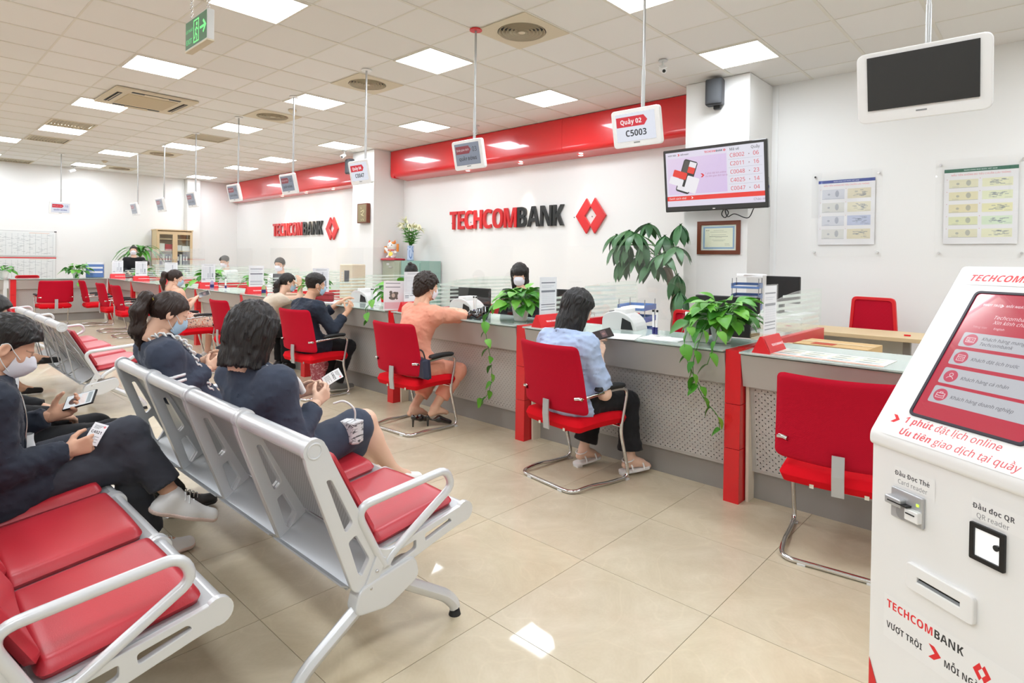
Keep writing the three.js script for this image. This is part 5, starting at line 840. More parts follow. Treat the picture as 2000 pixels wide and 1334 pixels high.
{ // 6: woman in floral skirt
  const floral = cloth(0xffffff, 0.9, { map: canvasTex(256, 256, (g) => { g.fillStyle = '#f0cdb8'; g.fillRect(0, 0, 256, 256); for (let k = 0; k < 130; k++) { g.fillStyle = ['#e2502f', '#f4e3c4', '#b9795c', '#e88a5a', '#7d6a74', '#f7efe0'][k % 6]; g.beginPath(); g.ellipse(rnd() * 256, rnd() * 256, rr(4, 13), rr(3, 9), rnd() * 3, 0, 7); g.fill(); } }, { repeat: [4, 4] }) });
  const J = seatedJoints({ x: -9.15, z: -2.98, seat: 0.475, lean: -2, female: true, head: [-9.15, 1.17, -2.88], neck: [-9.15, 1.02, -2.86], shL: [-9.31, 0.965, -2.89], shR: [-8.99, 0.965, -2.87], chest: [-9.15, 0.85, -2.88], waist: [-9.15, 0.69, -2.92], elR: [-8.95, 0.77, -2.98], wrR: [-9.0, 0.87, -3.08], elL: [-9.35, 0.77, -2.98], wrL: [-9.15, 0.87, -3.1], knR: [-9.03, 0.52, -3.42], anR: [-9.05, 0.1, -3.4], toeR: [-9.05, 0.04, -3.54], knL: [-9.2, 0.51, -3.4], anL: [-9.22, 0.1, -3.34], toeL: [-9.23, 0.04, -3.48] });
  J.hrot = [-0.3, -0.1, 0];
  const { t } = person('woman with ponytail in a peach floral dress at the far counter', J, { female: true, cell: 0.014, headCell: 0.006, hairCell: 0.007, skin: 0xebc2a8, hair: 'tail', hairColor: 0x2c1c14, tailWorld: [[0, 0, -0.01], [0, 0, 0.03], [0, -0.1, 0.05], [0, -0.22, 0.04]], tailR: [0.02, 0.034, 0.036, 0.012], tie: [0, 0.03, 0.12], tieColor: 0xe0b0a0, mask: blueMask, glasses: true,
    wear: [{ kind: 'top', name: 'dress_top', mat: cloth(0xeab79c), sleeve: 0, grow: 0.01 }, { kind: 'skirt', name: 'floral_skirt', mat: floral, to: 0.8, grow: 0.02, amp: 0.008 }], shoes: { mat: M.lightGrey, low: true, cell: 0.01 } });
  t.traverse((q) => { if (q.name === 'floral_skirt') { const p = q.geometry.attributes.position, u = new Float32Array(p.count * 2); for (let i = 0; i < p.count; i++) { u[i * 2] = p.getZ(i) * 1.1; u[i * 2 + 1] = p.getY(i) * 1.1 + p.getX(i); } q.geometry.setAttribute('uv', new THREE.BufferAttribute(u, 2)); } });
  phone('pale phone held up by the woman in the floral dress', [-8.97, 0.955, -3.2], [-0.4, 0.9, -0.9], M.lightGrey, phoneDark);
}
{ // 7: woman in beige resting her head on her hand
  const J = seatedJoints({ x: -7.62, z: -3.3, seat: 0.46, lean: 22, female: true, head: [-7.42, 1.16, -3.68], neck: [-7.45, 1.02, -3.6], chest: [-7.5, 0.87, -3.5], waist: [-7.56, 0.68, -3.38], shL: [-7.6, 0.95, -3.62], shR: [-7.3, 0.95, -3.52], elR: [-7.2, 0.965, -3.74], wrR: [-7.3, 1.13, -3.79], elL: [-7.68, 0.98, -3.75], wrL: [-7.55, 0.99, -3.9] });
  J.hrot = [-0.35, -0.15, 0.1];
  person('woman in a beige top and blue mask resting her forehead on her hand', J, { female: true, cell: 0.014, headCell: 0.0055, hairCell: 0.006, skin: 0xebc2a8, hair: 'tail', hairColor: 0x1c1512, tailWorld: [[0, 0, -0.01], [0, -0.04, 0.02], [0, -0.13, 0.02], [0, -0.21, 0.0]], tailR: [0.03, 0.034, 0.036, 0.016], tie: [0, -0.02, 0.12], tieColor: 0x222222, mask: blueMask, handCell: 0.006, handR: { d: [-0.05, 0.6, 0.05], n: [-0.7, 0, 0.1], s: [0, 0.1, 0.7], curl: [0.35, 0.4, 0.4, 0.45], thumb: 0.3 },
    wear: [{ kind: 'top', name: 'blouse', mat: beigeCloth, sleeve: 0.15 }, { kind: 'trousers', name: 'trousers', mat: blackCloth }], shoes: { mat: M.black, cell: 0.012 } });
}
{ // 8: man in navy jacket at the counter
  const J = seatedJoints({ x: -6.0, z: -3.22, seat: 0.465, lean: 3, head: [-6.0, 1.19, -3.3], neck: [-6.0, 1.02, -3.2], chest: [-6.0, 0.86, -3.16], waist: [-6.0, 0.69, -3.18], shL: [-6.2, 0.955, -3.22], shR: [-5.8, 0.955, -3.2], elR: [-5.74, 0.72, -3.36], wrR: [-5.78, 0.9, -3.56], elL: [-6.26, 0.76, -3.4], wrL: [-6.1, 0.98, -3.66], knR: [-5.87, 0.5, -3.64], anR: [-5.9, 0.1, -3.5], toeR: [-5.88, 0.045, -3.66], knL: [-6.12, 0.5, -3.62], anL: [-6.14, 0.1, -3.52], toeL: [-6.14, 0.045, -3.66] });
  J.hrot = [-0.18, -0.15, 0];
  person('man in a navy shirt jacket and mask raising a card at the counter', J, { cell: 0.0125, headCell: 0.005, hairCell: 0.0055, skin: 0xdcab8b, hair: 'short', hairColor: 0x1a1613, mask: blueMask, handCell: 0.005, handR: { d: [0.0, 0.75, -0.5], n: [-0.7, 0, 0.1], s: [0, 0.4, 0.7], curl: [0.6, 0.65, 0.7, 0.75], thumb: 0.8 },
    wear: [{ kind: 'top', name: 'shirt_jacket', mat: cloth(0x262f3e), sleeve: 0.72, grow: 0.022, amp: 0.01, freq: 13, tails: 0.25, neck: 0.03 }, { kind: 'trousers', name: 'trousers', mat: blackCloth, grow: 0.014, flare: 0.06, amp: 0.006 }], shoes: { mat: std({ color: 0x6c6c68, roughness: 0.6 }), sole: std({ color: 0xb9b8b0, roughness: 0.7 }), laces: true, cell: 0.009 } });
}
{ // 9: woman in peach
  const J = seatedJoints({ x: -4.2, z: -3.27, seat: 0.465, lean: 6, female: true, head: [-4.2, 1.245, -3.4], neck: [-4.2, 1.07, -3.35], chest: [-4.2, 0.9, -3.3], waist: [-4.2, 0.71, -3.26], shL: [-4.38, 1.005, -3.37], shR: [-4.03, 1.005, -3.34], elR: [-4.02, 0.98, -3.7], wrR: [-4.22, 1.0, -3.82], elL: [-4.5, 0.99, -3.66], wrL: [-4.27, 1.01, -3.8], knR: [-4.05, 0.47, -3.66], anR: [-4.1, 0.16, -3.42], toeR: [-4.08, 0.1, -3.55], knL: [-4.3, 0.48, -3.64], anL: [-4.3, 0.14, -3.34], toeL: [-4.28, 0.07, -3.47] });
  J.hrot = [-0.25, -0.12, 0];
  person('woman in a peach suit with cropped brown hair leaning on the counter', J, { female: true, cell: 0.0125, headCell: 0.005, hairCell: 0.005, headScale: 1.04, skin: 0xe8bb9e, hair: 'crop', hairColor: 0x2a1d16, mask: whiteMask, handCell: 0.006,
    wear: [{ kind: 'top', name: 'blouse', mat: peach, sleeve: 0.92, grow: 0.022, amp: 0.008, tails: 0.3, neck: 0.03 }, { kind: 'trousers', name: 'trousers', mat: peach, to: 0.72, grow: 0.014, flare: 0.052, amp: 0.006 }] });
  const b = thing('handbag', 'navy handbag tucked behind the woman in peach', 'handbag', [-3.99, 0.475, -3.17], -0.2); mesh(b, 'bag', gridPad(0.3, 0.17, 0.07, (x, y) => [x * (1 - y * 1.4), y, 0.01 * Math.sin(x * 20)], 12, 10), cloth(0x252b40, 0.5), [0, 0.1, 0]); mesh(b, 'handle', curveTube([[-0.08, 0.17, 0], [-0.03, 0.24, 0.01], [0.06, 0.24, 0.01], [0.1, 0.16, 0]], 0.007, 20), M.black);
  for (const [n, [x, z, a]] of [[-4.22, -3.36, 0.2], [-4.08, -3.46, -0.5]].entries()) { // kicked-off heels
    const s = thing('high_heel', ['black high-heeled shoe left of its pair under the peach woman', 'black high-heeled shoe right of its pair under the peach woman'][n], 'shoe', [x, 0, z], a, 'black high heels');
    const B = new Bones().add([0, 0.085, 0.09], [0, 0.06, 0.0], 0.028, 0.028, 0.02).add([0, 0.06, 0.0], [0, 0.025, -0.1], 0.03, 0.02, 0.02); mesh(s, 'upper', B.net(0.005, 0, (d, px, py, pz) => Math.max(d, -(Math.hypot(px, (py - 0.11) * 0.9, pz - 0.05) - 0.05))), M.blackGloss); mesh(s, 'heel', cyl(0.014, 0.007, 0.085, 8), M.blackGloss, [0, 0.0425, 0.1]);
  }
}
{ // 10: woman in light blue shirt
  const J = seatedJoints({ x: -2.44, z: -3.25, yaw: -0.12, seat: 0.465, lean: 2, female: true, head: [-2.45, 1.165, -3.33], neck: [-2.46, 1.0, -3.22], chest: [-2.46, 0.84, -3.18], waist: [-2.45, 0.68, -3.2], shL: [-2.63, 0.935, -3.26], shR: [-2.3, 0.93, -3.2], elR: [-2.2, 0.62, -3.3], wrR: [-2.33, 0.84, -3.42], elL: [-2.72, 0.66, -3.38], wrL: [-2.5, 0.88, -3.52], knR: [-2.24, 0.5, -3.66], anR: [-2.2, 0.115, -3.63], toeR: [-2.13, 0.045, -3.76], knL: [-2.5, 0.5, -3.66], anL: [-2.54, 0.12, -3.54], toeL: [-2.5, 0.045, -3.68] });
  J.hrot = [-0.4, -0.25, 0];
  const { t, base } = person('woman with straight black hair in a light blue shirt using a phone', J, { female: true, cell: 0.0115, headCell: 0.0048, hairCell: 0.0046, handCell: 0.0045, headScale: 1.03, skin: 0xeec8b0, hair: 'long', hairLen: 0.2, hairColor: 0x151313, glasses: true,
    handR: { d: [-0.1, 0.7, -0.4], n: [-0.6, 0.1, -0.3], s: [-0.3, 0.2, 0.5], curl: [0.5, 0.55, 0.55, 0.6], thumb: 0.8 },
    wear: [{ kind: 'top', name: 'blue_shirt', mat: skyBlue, sleeve: 0, sleeveL: 0, short: 0.9, grow: 0.03, amp: 0.012, freq: 11, tails: 0.12, neck: 0.03 }, { kind: 'trousers', name: 'trousers', mat: blackCloth, to: 0.86, grow: 0.016, flare: 0.075, amp: 0.006 }] });
  for (const s of ['L', 'R']) { // strappy sandals
    const a = J['an' + s], toe = J['toe' + s], ax = a[0] - base[0], az = a[2] - base[2], tx = toe[0] - base[0], tz = toe[2] - base[2], ang = Math.atan2(tx - ax, tz - az);
    const so = extr(roundPath([[-0.035, -0.08], [0.035, -0.08], [0.042, 0.06], [0.034, 0.15], [-0.034, 0.15], [-0.04, 0.06]], 0.03), 0.012, 0.002); so.rotateX(Math.PI / 2);
    const m = mesh(t, 'sandal', so, M.white, [ax, 0.035, az], [0.1, ang, 0]); mesh(m, 'heel', rb(0.055, 0.04, 0.05, 0.005), M.white, [0, -0.025, -0.05]);
    for (const [z0, r] of [[0.09, 0.045], [0.0, 0.046]]) mesh(m, 'strap', new THREE.TorusGeometry(r, 0.006, 6, 18, Math.PI), M.white, [0, 0.0, z0]);
    mesh(m, 'ankle_strap', new THREE.TorusGeometry(0.042, 0.004, 6, 24).rotateX(Math.PI / 2 - 0.2), M.white, [0, 0.075, -0.012]);
  }
  phone('phone in the hand of the blue-shirted woman', [-2.36, 0.985, -3.5], [-0.9, 0.6, -0.65], M.black, phoneDark);
}
// tellers behind the counter
function teller(label, x, z, yaw, o, hy = 1.36) { const J = seatedJoints({ x, z, yaw, seat: hy - 0.76, lean: 8, female: o.female, head: undefined }); const up = J.neck; J.head = [up[0] + Math.sin(-yaw) * -0.02, hy, up[2] - Math.cos(yaw) * 0.03]; J.hrot = [-(o.pitch ?? 0.3), yaw + (o.turn ?? 0), 0]; return person(label, J, { cell: 0.018, headCell: o.hc ?? 0.0065, hairCell: o.hc ?? 0.007, handCell: 0.009, shoes: { mat: M.black, cell: 0.014 }, wear: [{ kind: 'top', name: 'uniform_top', mat: o.top, grow: 0.016 }, { kind: 'trousers', name: 'trousers', mat: blackCloth }], ...o }); }
teller('standing bank clerk in black with a white mask before the palm', -17.2, -4.46, -Math.PI / 2 - 0.3, { female: true, top: blackCloth, hair: 'tail', hairColor: 0x2a211c, mask: whiteMask, pitch: 0.02, skin: 0xebc2a8 }, 1.6);
teller('clerk with bent dark head in front of the standing clerk', -16.62, -4.62, Math.PI + 0.6, { female: true, top: blackCloth, hair: 'tail', hairColor: 0x221a16, mask: whiteMask, pitch: 0.6 }, 1.24);
teller('teller in white with short hair behind the acrylic shield', -13.23, -5.2, Math.PI + 0.6, { top: whiteCloth, hair: 'short', hairColor: 0x2b2723, mask: whiteMask, pitch: 0.35 }, 1.37);
teller('female teller looking down behind the beige woman', -10.2, -4.97, Math.PI + 0.6, { female: true, top: whiteCloth, hair: 'tail', hairColor: 0x2a2622, mask: whiteMask, pitch: 0.25 }, 1.36);
teller('teller with a hair bun bent over behind the peach woman', -6.62, -5.15, Math.PI + 0.5, { female: true, top: blackCloth, hair: 'bun', hairColor: 0x191614, pitch: 0.75 }, 1.3);
teller('teller with long black hair and fringe behind the pothos', -4.56, -5.1, Math.PI + 0.6, { female: true, top: blackCloth, hair: 'long', hairLen: 0.17, fringe: true, hairColor: 0x16120f, mask: whiteMask, pitch: 0.3, hc: 0.0055 }, 1.33);
// ---------------------------------------------------------------- self-service kiosk (local: x across the front, z out of the front, origin at the left front corner)
{
  const t = thing('ticket_kiosk', 'white self-service kiosk with a slanted red touch screen', 'kiosk', [-0.389, 0, -1.946], -0.578);
  const W = 0.46, lipY = 1.023, topY = 1.497, topZ = -0.325;
  const side = (pts) => { const g = extr(roundPath(pts, 0.012), W - 0.008, 0.004, { bevelSegments: 3 }); g.rotateY(-Math.PI / 2); return g; };
  mesh(t, 'body', side([[-0.012, 0.03], [-0.012, lipY - 0.012], [-0.33, lipY + 0.1], [-0.4, 0.9], [-0.4, 0.03]]), M.whiteGloss, [W - 0.004, 0, 0]);
  mesh(t, 'head', side([[0.0, lipY - 0.03], [0.0, lipY], [topZ, topY], [topZ - 0.05, topY], [-0.4, lipY + 0.2], [-0.34, lipY - 0.02]]), M.whiteGloss, [W - 0.004, 0, 0]);
  mesh(t, 'plinth', rb(W - 0.04, 0.04, 0.34, 0.005), M.darkGrey, [W / 2, 0.02, -0.2]);
  const slope = Math.atan2(-topZ, topY - lipY), L = Math.hypot(topZ, topY - lipY);
  const panel = new THREE.Group(); panel.name = 'front_panel'; panel.position.set(0, lipY, 0); panel.rotation.x = -slope; t.add(panel);   // panel local: x across, y up the slope, z out
  const pr = (name, w, h, x, y, draw, z = 0.0052, res = 2200, mat = {}) => mesh(panel, name, new THREE.PlaneGeometry(w, h), std({ map: canvasTex(Math.round(w * res), Math.round(h * res), draw), roughness: 0.35, ...mat }), [x + w / 2, y + h / 2, z]);
  const italic = (g, x, y, f) => { g.save(); g.translate(x, y); g.transform(1, 0, -0.2, 1, 0, 0); f(); g.restore(); };
  pr('header_print', 0.38, 0.05, 0.036, 0.512, (g, w, h) => { g.fillStyle = '#f2f1ef'; g.fillRect(0, 0, w, h); italic(g, 14, h * 0.74, () => { g.font = 'bold 66px sans-serif'; g.fillStyle = RED; g.fillText('TECHCOMBANK', 0, 0, 560); }); emblem(g, 650, h * 0.52, 32); });
  // recessed screen in a dark bezel
  const sx0 = 0.089, sx1 = 0.372, sy0 = 0.086, sy1 = 0.484;
  mesh(panel, 'screen_gasket', (() => { const s = roundPath([[sx0 - 0.006, sy0 - 0.006], [sx1 + 0.006, sy0 - 0.006], [sx1 + 0.006, sy1 + 0.006], [sx0 - 0.006, sy1 + 0.006]], 0.016); s.holes.push(roundPath([[sx0, sy0], [sx1, sy0], [sx1, sy1], [sx0, sy1]], 0.012, new THREE.Path())); return extr(s, 0.003, 0.001); })(), std({ color: 0x2a2430, roughness: 0.4 }), [0, 0, 0.0045]);
  const tex = canvasTex(720, 1012, (g, w, h) => {
    const X = (x) => (x - sx0) / (sx1 - sx0) * w, Y = (y) => h - (y - sy0) / (sy1 - sy0) * h;
    g.fillStyle = '#c9324c'; g.fillRect(0, 0, w, h);
    g.font = 'bold 24px sans-serif'; g.fillStyle = '#f6dfe4'; italic(g, X(0.12), Y(0.444), () => vt(g, 'VƯỢT TRỘI', 0, 0)); chevron(g, X(0.166), Y(0.452), 26, '#f6dfe4'); g.fillStyle = '#f6dfe4'; italic(g, X(0.18), Y(0.444), () => vt(g, 'MỖI NGÀY', 0, 0));
    g.font = '38px sans-serif'; italic(g, X(0.165), Y(0.405), () => vt(g, 'Techcombank', 0, 0)); italic(g, X(0.171), Y(0.389), () => vt(g, 'Xin kính chào Quý khách', 0, 0));
    g.font = '22px sans-serif'; g.fillStyle = '#e09aa6'; vt(g, 'Tiếng Việt', X(0.125), Y(0.372)); g.fillStyle = '#f6dfe4'; g.fillText('English', X(0.18), Y(0.372));
    const rows = [[0.31, 0.356, ['Khách hàng mang mã', 'Techcombank']], [0.252, 0.3, ['Khách đặt lịch trước']], [0.192, 0.241, ['Khách hàng cá nhân']], [0.132, 0.183, ['Khách hàng doanh nghiệp']]];
    rows.forEach(([y0, y1, tx], k) => { g.fillStyle = '#c6c8cf'; g.beginPath(); g.roundRect(X(0.112), Y(y1), X(0.36) - X(0.112), Y(y0) - Y(y1), 14); g.fill(); const cx = X(0.138), cy = Y((y0 + y1) / 2); g.fillStyle = '#d2506a'; g.beginPath(); g.arc(cx, cy, 47, 0, 7); g.fill(); g.strokeStyle = '#f3e6ea'; g.lineWidth = 4;
      if (k === 0) { g.strokeRect(cx - 28, cy - 18, 56, 36); g.beginPath(); g.arc(cx - 12, cy - 2, 7, 0, 7); g.moveTo(cx + 6, cy - 4); g.lineTo(cx + 20, cy - 4); g.moveTo(cx - 20, cy + 10); g.lineTo(cx + 20, cy + 10); g.stroke(); } else if (k === 1) { g.strokeRect(cx - 24, cy - 20, 48, 44); g.beginPath(); g.moveTo(cx - 24, cy - 6); g.lineTo(cx + 24, cy - 6); for (const d of [-10, 2, 14]) { g.moveTo(cx + d, cy + 2); g.lineTo(cx + d, cy + 16); } g.stroke(); } else if (k === 2) { g.beginPath(); g.arc(cx, cy - 12, 12, 0, 7); g.stroke(); g.beginPath(); g.arc(cx, cy + 28, 24, Math.PI * 1.1, Math.PI * 1.9); g.stroke(); } else { g.strokeRect(cx - 28, cy - 12, 56, 34); g.strokeRect(cx - 10, cy - 22, 20, 10); g.beginPath(); g.moveTo(cx - 28, cy); g.quadraticCurveTo(cx, cy + 18, cx + 28, cy); g.stroke(); }
      g.fillStyle = '#5f6068'; g.font = '34px sans-serif'; tx.forEach((s, i) => italic(g, X(0.165), cy + 12 + (tx.length > 1 ? i * 40 - 20 : 0), () => vt(g, s, 0, 0))); });
  });
  mesh(panel, 'touch_screen', new THREE.PlaneGeometry(sx1 - sx0, sy1 - sy0), phy({ color: 0x101010, emissive: 0xffffff, emissiveMap: tex, emissiveIntensity: 0.62, roughness: 0.15, clearcoat: 1, clearcoatRoughness: 0.02 }), [(sx0 + sx1) / 2, (sy0 + sy1) / 2, 0.0055]);
  pr('slogan_print', 0.4, 0.072, 0.04, 0.006, (g, w, h) => { g.fillStyle = '#f2f1ef'; g.fillRect(0, 0, w, h); chevron(g, 10, 20, 52); g.fillStyle = '#e0555c'; const u = 2200; italic(g, 0.04 * u, h - 0.048 * u, () => { g.font = 'bold 58px sans-serif'; vt(g, '1 phút', 0, 0); const q = g.measureText('1 phut ').width; g.font = '58px sans-serif'; vt(g, 'đặt lịch online', q, 0); }); italic(g, 0.042 * u, h - 0.012 * u, () => { g.font = 'bold 58px sans-serif'; vt(g, 'Ưu tiên', 0, 0); const q = g.measureText('Uu tien ').width; g.font = '58px sans-serif'; vt(g, 'giao dịch tại quầy', q, 0); }); });
  // vertical front
  const fr = (name, w, h, x, y, draw, res = 2200) => mesh(t, name, new THREE.PlaneGeometry(w, h), std({ map: canvasTex(Math.round(w * res), Math.round(h * res), draw), roughness: 0.35 }), [x + w / 2, y + h / 2, 0.0]);
  const Z = -0.007;
  const label = (name, x, y, a, b) => { const m = fr(name, 0.12, 0.05, x, y, (g, w, h) => { g.fillStyle = '#f2f1ef'; g.fillRect(0, 0, w, h); g.fillStyle = '#4a4a4c'; g.font = 'bold 38px sans-serif'; vt(g, a, 4, 52, 250); g.fillStyle = '#8a8a8c'; g.font = '36px sans-serif'; g.fillText(b, 24, 98); }); m.position.z = Z; };
  label('card_reader_label', 0.074, 0.9, 'Đầu Đọc Thẻ', 'Card reader'); label('scanner_label', 0.288, 0.897, 'Đầu đọc QR', 'QR reader');
  const silverP = std({ color: 0xc2c3c5, metalness: 0.5, roughness: 0.3 });
  const cr = mesh(t, 'card_reader', rb(0.096, 0.082, 0.01, 0.004), silverP, [0.12, 0.853, Z + 0.004]);
  mesh(cr, 'card_guide', rb(0.05, 0.022, 0.024, 0.004), silverP, [-0.026, 0.008, 0.012]); mesh(cr, 'card_slot', bx(0.056, 0.003, 0.026), M.black, [-0.012, 0.008, 0.0125]); mesh(cr, 'chip_block', rb(0.04, 0.03, 0.018, 0.003), M.whiteGloss, [0.026, -0.012, 0.01]); mesh(cr, 'block_slot', bx(0.026, 0.003, 0.004), M.black, [0.024, -0.008, 0.0185]); mesh(cr, 'status_lamp', bx(0.006, 0.006, 0.002), std({ color: 0x9ade3a, emissive: 0x9ade3a, emissiveIntensity: 1.5 }), [0.034, 0.018, 0.006]); mesh(cr, 'thumb_notch', cyl(0.018, 0.018, 0.004, 18), std({ color: 0xa9aaad, metalness: 0.5, roughness: 0.35 }), [-0.012, -0.02, 0.004], [Math.PI / 2, 0, 0]);
  const qs = roundPath([[-0.039, -0.043], [0.039, -0.043], [0.039, 0.043], [-0.039, 0.043]], 0.003); qs.holes.push(polyShape([[-0.03, -0.034], [0.03, -0.034], [0.03, 0.034], [-0.03, 0.034]]));
  const qr = mesh(t, 'scanner_window', extr(qs, 0.006, 0.001), M.black, [0.328, 0.846, Z]); mesh(qr, 'inner_plate', bx(0.06, 0.068, 0.002), std({ color: 0xf4f6f6, roughness: 0.3, emissive: 0xffffff, emissiveIntensity: 0.25 }), [0, 0, 0.001]); mesh(qr, 'scan_lens', at(cyl(0.007, 0.007, 0.006, 18), 0, 0, 0, Math.PI / 2), M.blackGloss, [0.022, 0.006, 0.004]);
  const ss = roundPath([[-0.088, -0.032], [0.088, -0.032], [0.088, 0.032], [-0.088, 0.032]], 0.01); ss.holes.push(polyShape([[-0.06, -0.009], [0.06, -0.009], [0.06, 0.009], [-0.06, 0.009]]));
  const sl = mesh(t, 'ticket_slot', extr(ss, 0.008, 0.003), M.whiteGloss, [0.214, 0.677, Z]); mesh(sl, 'slot_mouth', bx(0.12, 0.018, 0.002), M.black, [0, 0, 0.0015]); mesh(sl, 'slot_tongue', bx(0.12, 0.01, 0.006), M.grey, [0, -0.006, 0.004], [0.6, 0, 0]);
  const lg = fr('brand_print', 0.4, 0.12, 0.05, 0.465, (g, w, h) => { g.fillStyle = '#f2f1ef'; g.fillRect(0, 0, w, h); const u = 2200; g.font = 'bold 66px sans-serif'; const full = g.measureText('TECHCOMBANK').width, k = 0.217 * u / full; g.save(); g.translate(0.009 * u, h - 0.086 * u); g.scale(k, 1); g.fillStyle = RED; g.fillText('TECHCOM', 0, 0); const q = g.measureText('TECHCOM').width; g.fillStyle = '#2a2a2c'; g.fillText('BANK', q, 0); g.restore(); emblem(g, 0.27 * u, h - 0.076 * u, 46); g.fillStyle = '#2a2a2c'; g.font = 'bold 52px sans-serif'; vt(g, 'VƯỢT TRỘI', 0.009 * u, h - 0.03 * u, 0.108 * u); chevron(g, 0.135 * u, h - 0.062 * u, 0.034 * u); g.fillStyle = '#2a2a2c'; vt(g, 'MỖI NGÀY', 0.176 * u, h - 0.03 * u, 0.1 * u); }); lg.position.z = Z;
  const tri = new THREE.Shape(); tri.moveTo(0, 0); tri.lineTo(0.06, -0.14); tri.lineTo(0, -0.14); tri.closePath(); mesh(t, 'red_corner', extr(tri, 0.0008, 0), M.redPlastic, [0.004, 0.373, Z]);
}
// ---------------------------------------------------------------- things on and behind the counter
const YT = 0.957;                                              // glass top of the counter
const tableMat = (k) => std({ roughness: 0.6, map: canvasTex(210, 300, (g, w, h) => { g.fillStyle = '#f1f1f4'; g.fillRect(0, 0, w, h); g.fillStyle = '#777a86'; g.font = '9px sans-serif'; if (k === 0) { g.fillRect(20, 40, 172, 9); g.fillRect(20, 104, 172, 16); g.fillRect(20, 212, 172, 8); g.fillRect(20, 232, 172, 4); g.fillRect(20, 254, 172, 6); g.fillStyle = '#c4c6cf'; for (let i = 0; i < 9; i++) { g.fillRect(40 + i * 17, 122, 2, 84); } for (let j = 0; j < 6; j++) g.fillRect(20, 126 + j * 14, 172, 1.5); g.fillRect(26, 68, 150, 4); g.fillRect(26, 80, 120, 3); } else { g.fillRect(40, 18, 140, 4); g.fillStyle = '#b9bbc6'; for (let i = 0; i < 10; i++) g.fillRect(14 + i * 18, 44, 1.5, 180); for (let j = 0; j < 22; j++) { g.fillRect(14, 44 + j * 8, 180, 1); g.fillStyle = '#6d7080'; g.fillRect(124, 46 + j * 8, 10, 4); if (j > 12) { g.fillRect(96, 46 + j * 8, 10, 5); g.fillRect(156, 46 + j * 8, 22, 5); } g.fillStyle = '#b9bbc6'; } g.fillStyle = '#666a78'; g.fillRect(14, 232, 46, 8); g.fillRect(70, 232, 50, 5); g.fillRect(126, 230, 66, 9); g.fillRect(14, 250, 46, 6); } }) });
const papers = [tableMat(0), tableMat(1)];
const redStand = std({ color: 0xdc1a22, roughness: 0.4 });
const standGeo = (() => { const g = extr(polyShape([[-0.055, 0], [0.055, 0], [0.008, 0.1], [-0.008, 0.1]]), 0.29, 0.0); g.translate(0, 0, -0.145); return g; })();
const standMark = std({ map: canvasTex(256, 96, (g) => { g.fillStyle = '#dc1a22'; g.fillRect(0, 0, 256, 96); brand(g, 70, 60, 22, true); }), roughness: 0.4 });
function infoStand(label, x, z, k, turn = 0) {
  const t = thing('info_stand', label, 'info stand', [x, YT, z], turn, 'price-list stands on the counter');
  mesh(t, 'base', standGeo, redStand); mesh(t, 'base_print', new THREE.PlaneGeometry(0.27, 0.09), standMark, [0.0335, 0.05, 0], [0, Math.PI / 2, 0]).rotation.set(0, Math.PI / 2, 0);
  const bp = t.children[1]; bp.rotation.order = 'YXZ'; bp.rotation.x = -0.44;
  mesh(t, 'acrylic_holder', bx(0.004, 0.36, 0.24), M.acrylic, [0.004, 0.235, 0]); mesh(t, 'price_sheet', new THREE.PlaneGeometry(0.22, 0.315), papers[k], [0.0005, 0.25, 0], [0, Math.PI / 2, 0]); mesh(t, 'rear_sheet', new THREE.PlaneGeometry(0.22, 0.315), papers[k], [-0.0005, 0.25, 0], [0, -Math.PI / 2, 0]);
  return t;
}
const beside = ['right pillar next to the kiosk chair', 'pillar left of the blue-shirted woman', 'pillar left of the woman in peach', 'pillar left of the man in navy', 'pillar beyond the beige woman', 'pillar by the floral-dressed woman', 'pillar nearest the three empty chairs', 'second pillar from the far corner', 'far corner pillar'];
PILX.forEach((x, k) => infoStand('price list on a red base by the ' + beside[k], x + 0.17, -3.79, k === 0 || k === 1 || k === 4 ? 0 : 1));
// pothos in white ridged pots
const leafMats = [0x4e9a2b, 0x63ad33, 0x3d8526, 0x7abf45].map((c) => phy({ color: c, roughness: 0.45, side: THREE.DoubleSide, transmission: 0.15, thickness: 0 }));
function heartLeaf(l, w, fold, droop, peak = 0.58) {
  const rows = 7, pos = [], idx = []; for (let j = 0; j <= rows; j++) { const v = j / rows, hw = w / 2 * Math.max(0, Math.sin(Math.PI * Math.pow(v, peak))) ** 0.8 , y = l * v, z = -droop * v * v * l; for (const s of [-1, 0, 1]) pos.push(s * hw, y - (v < 0.2 && s ? 0.12 * l * (0.2 - v) / 0.2 : 0), z + Math.abs(s) * hw * fold); }
  for (let j = 0; j < rows; j++) for (let i = 0; i < 2; i++) { const a = j * 3 + i; idx.push(a, a + 1, a + 4, a, a + 4, a + 3); }
  const g = new THREE.BufferGeometry(); g.setAttribute('position', new THREE.Float32BufferAttribute(pos, 3)); g.setIndex(idx); g.computeVertexNormals(); return g;
}
const pothosLeaf = [heartLeaf(0.1, 0.084, 0.28, 0.35), heartLeaf(0.088, 0.072, 0.25, 0.5), heartLeaf(0.112, 0.09, 0.25, 0.25)];
const potProfile = [[0, 0], [0.055, 0], [0.06, 0.012]]; for (let k = 0; k < 11; k++) { potProfile.push([0.061 + k * 0.0025, 0.016 + k * 0.0125], [0.0635 + k * 0.0025, 0.022 + k * 0.0125]); } potProfile.push([0.094, 0.16], [0.094, 0.168], [0.086, 0.168], [0.08, 0.15], [0, 0.15]);
const potGeo = new THREE.LatheGeometry(potProfile.map((p) => new THREE.Vector2(...p)), 28);
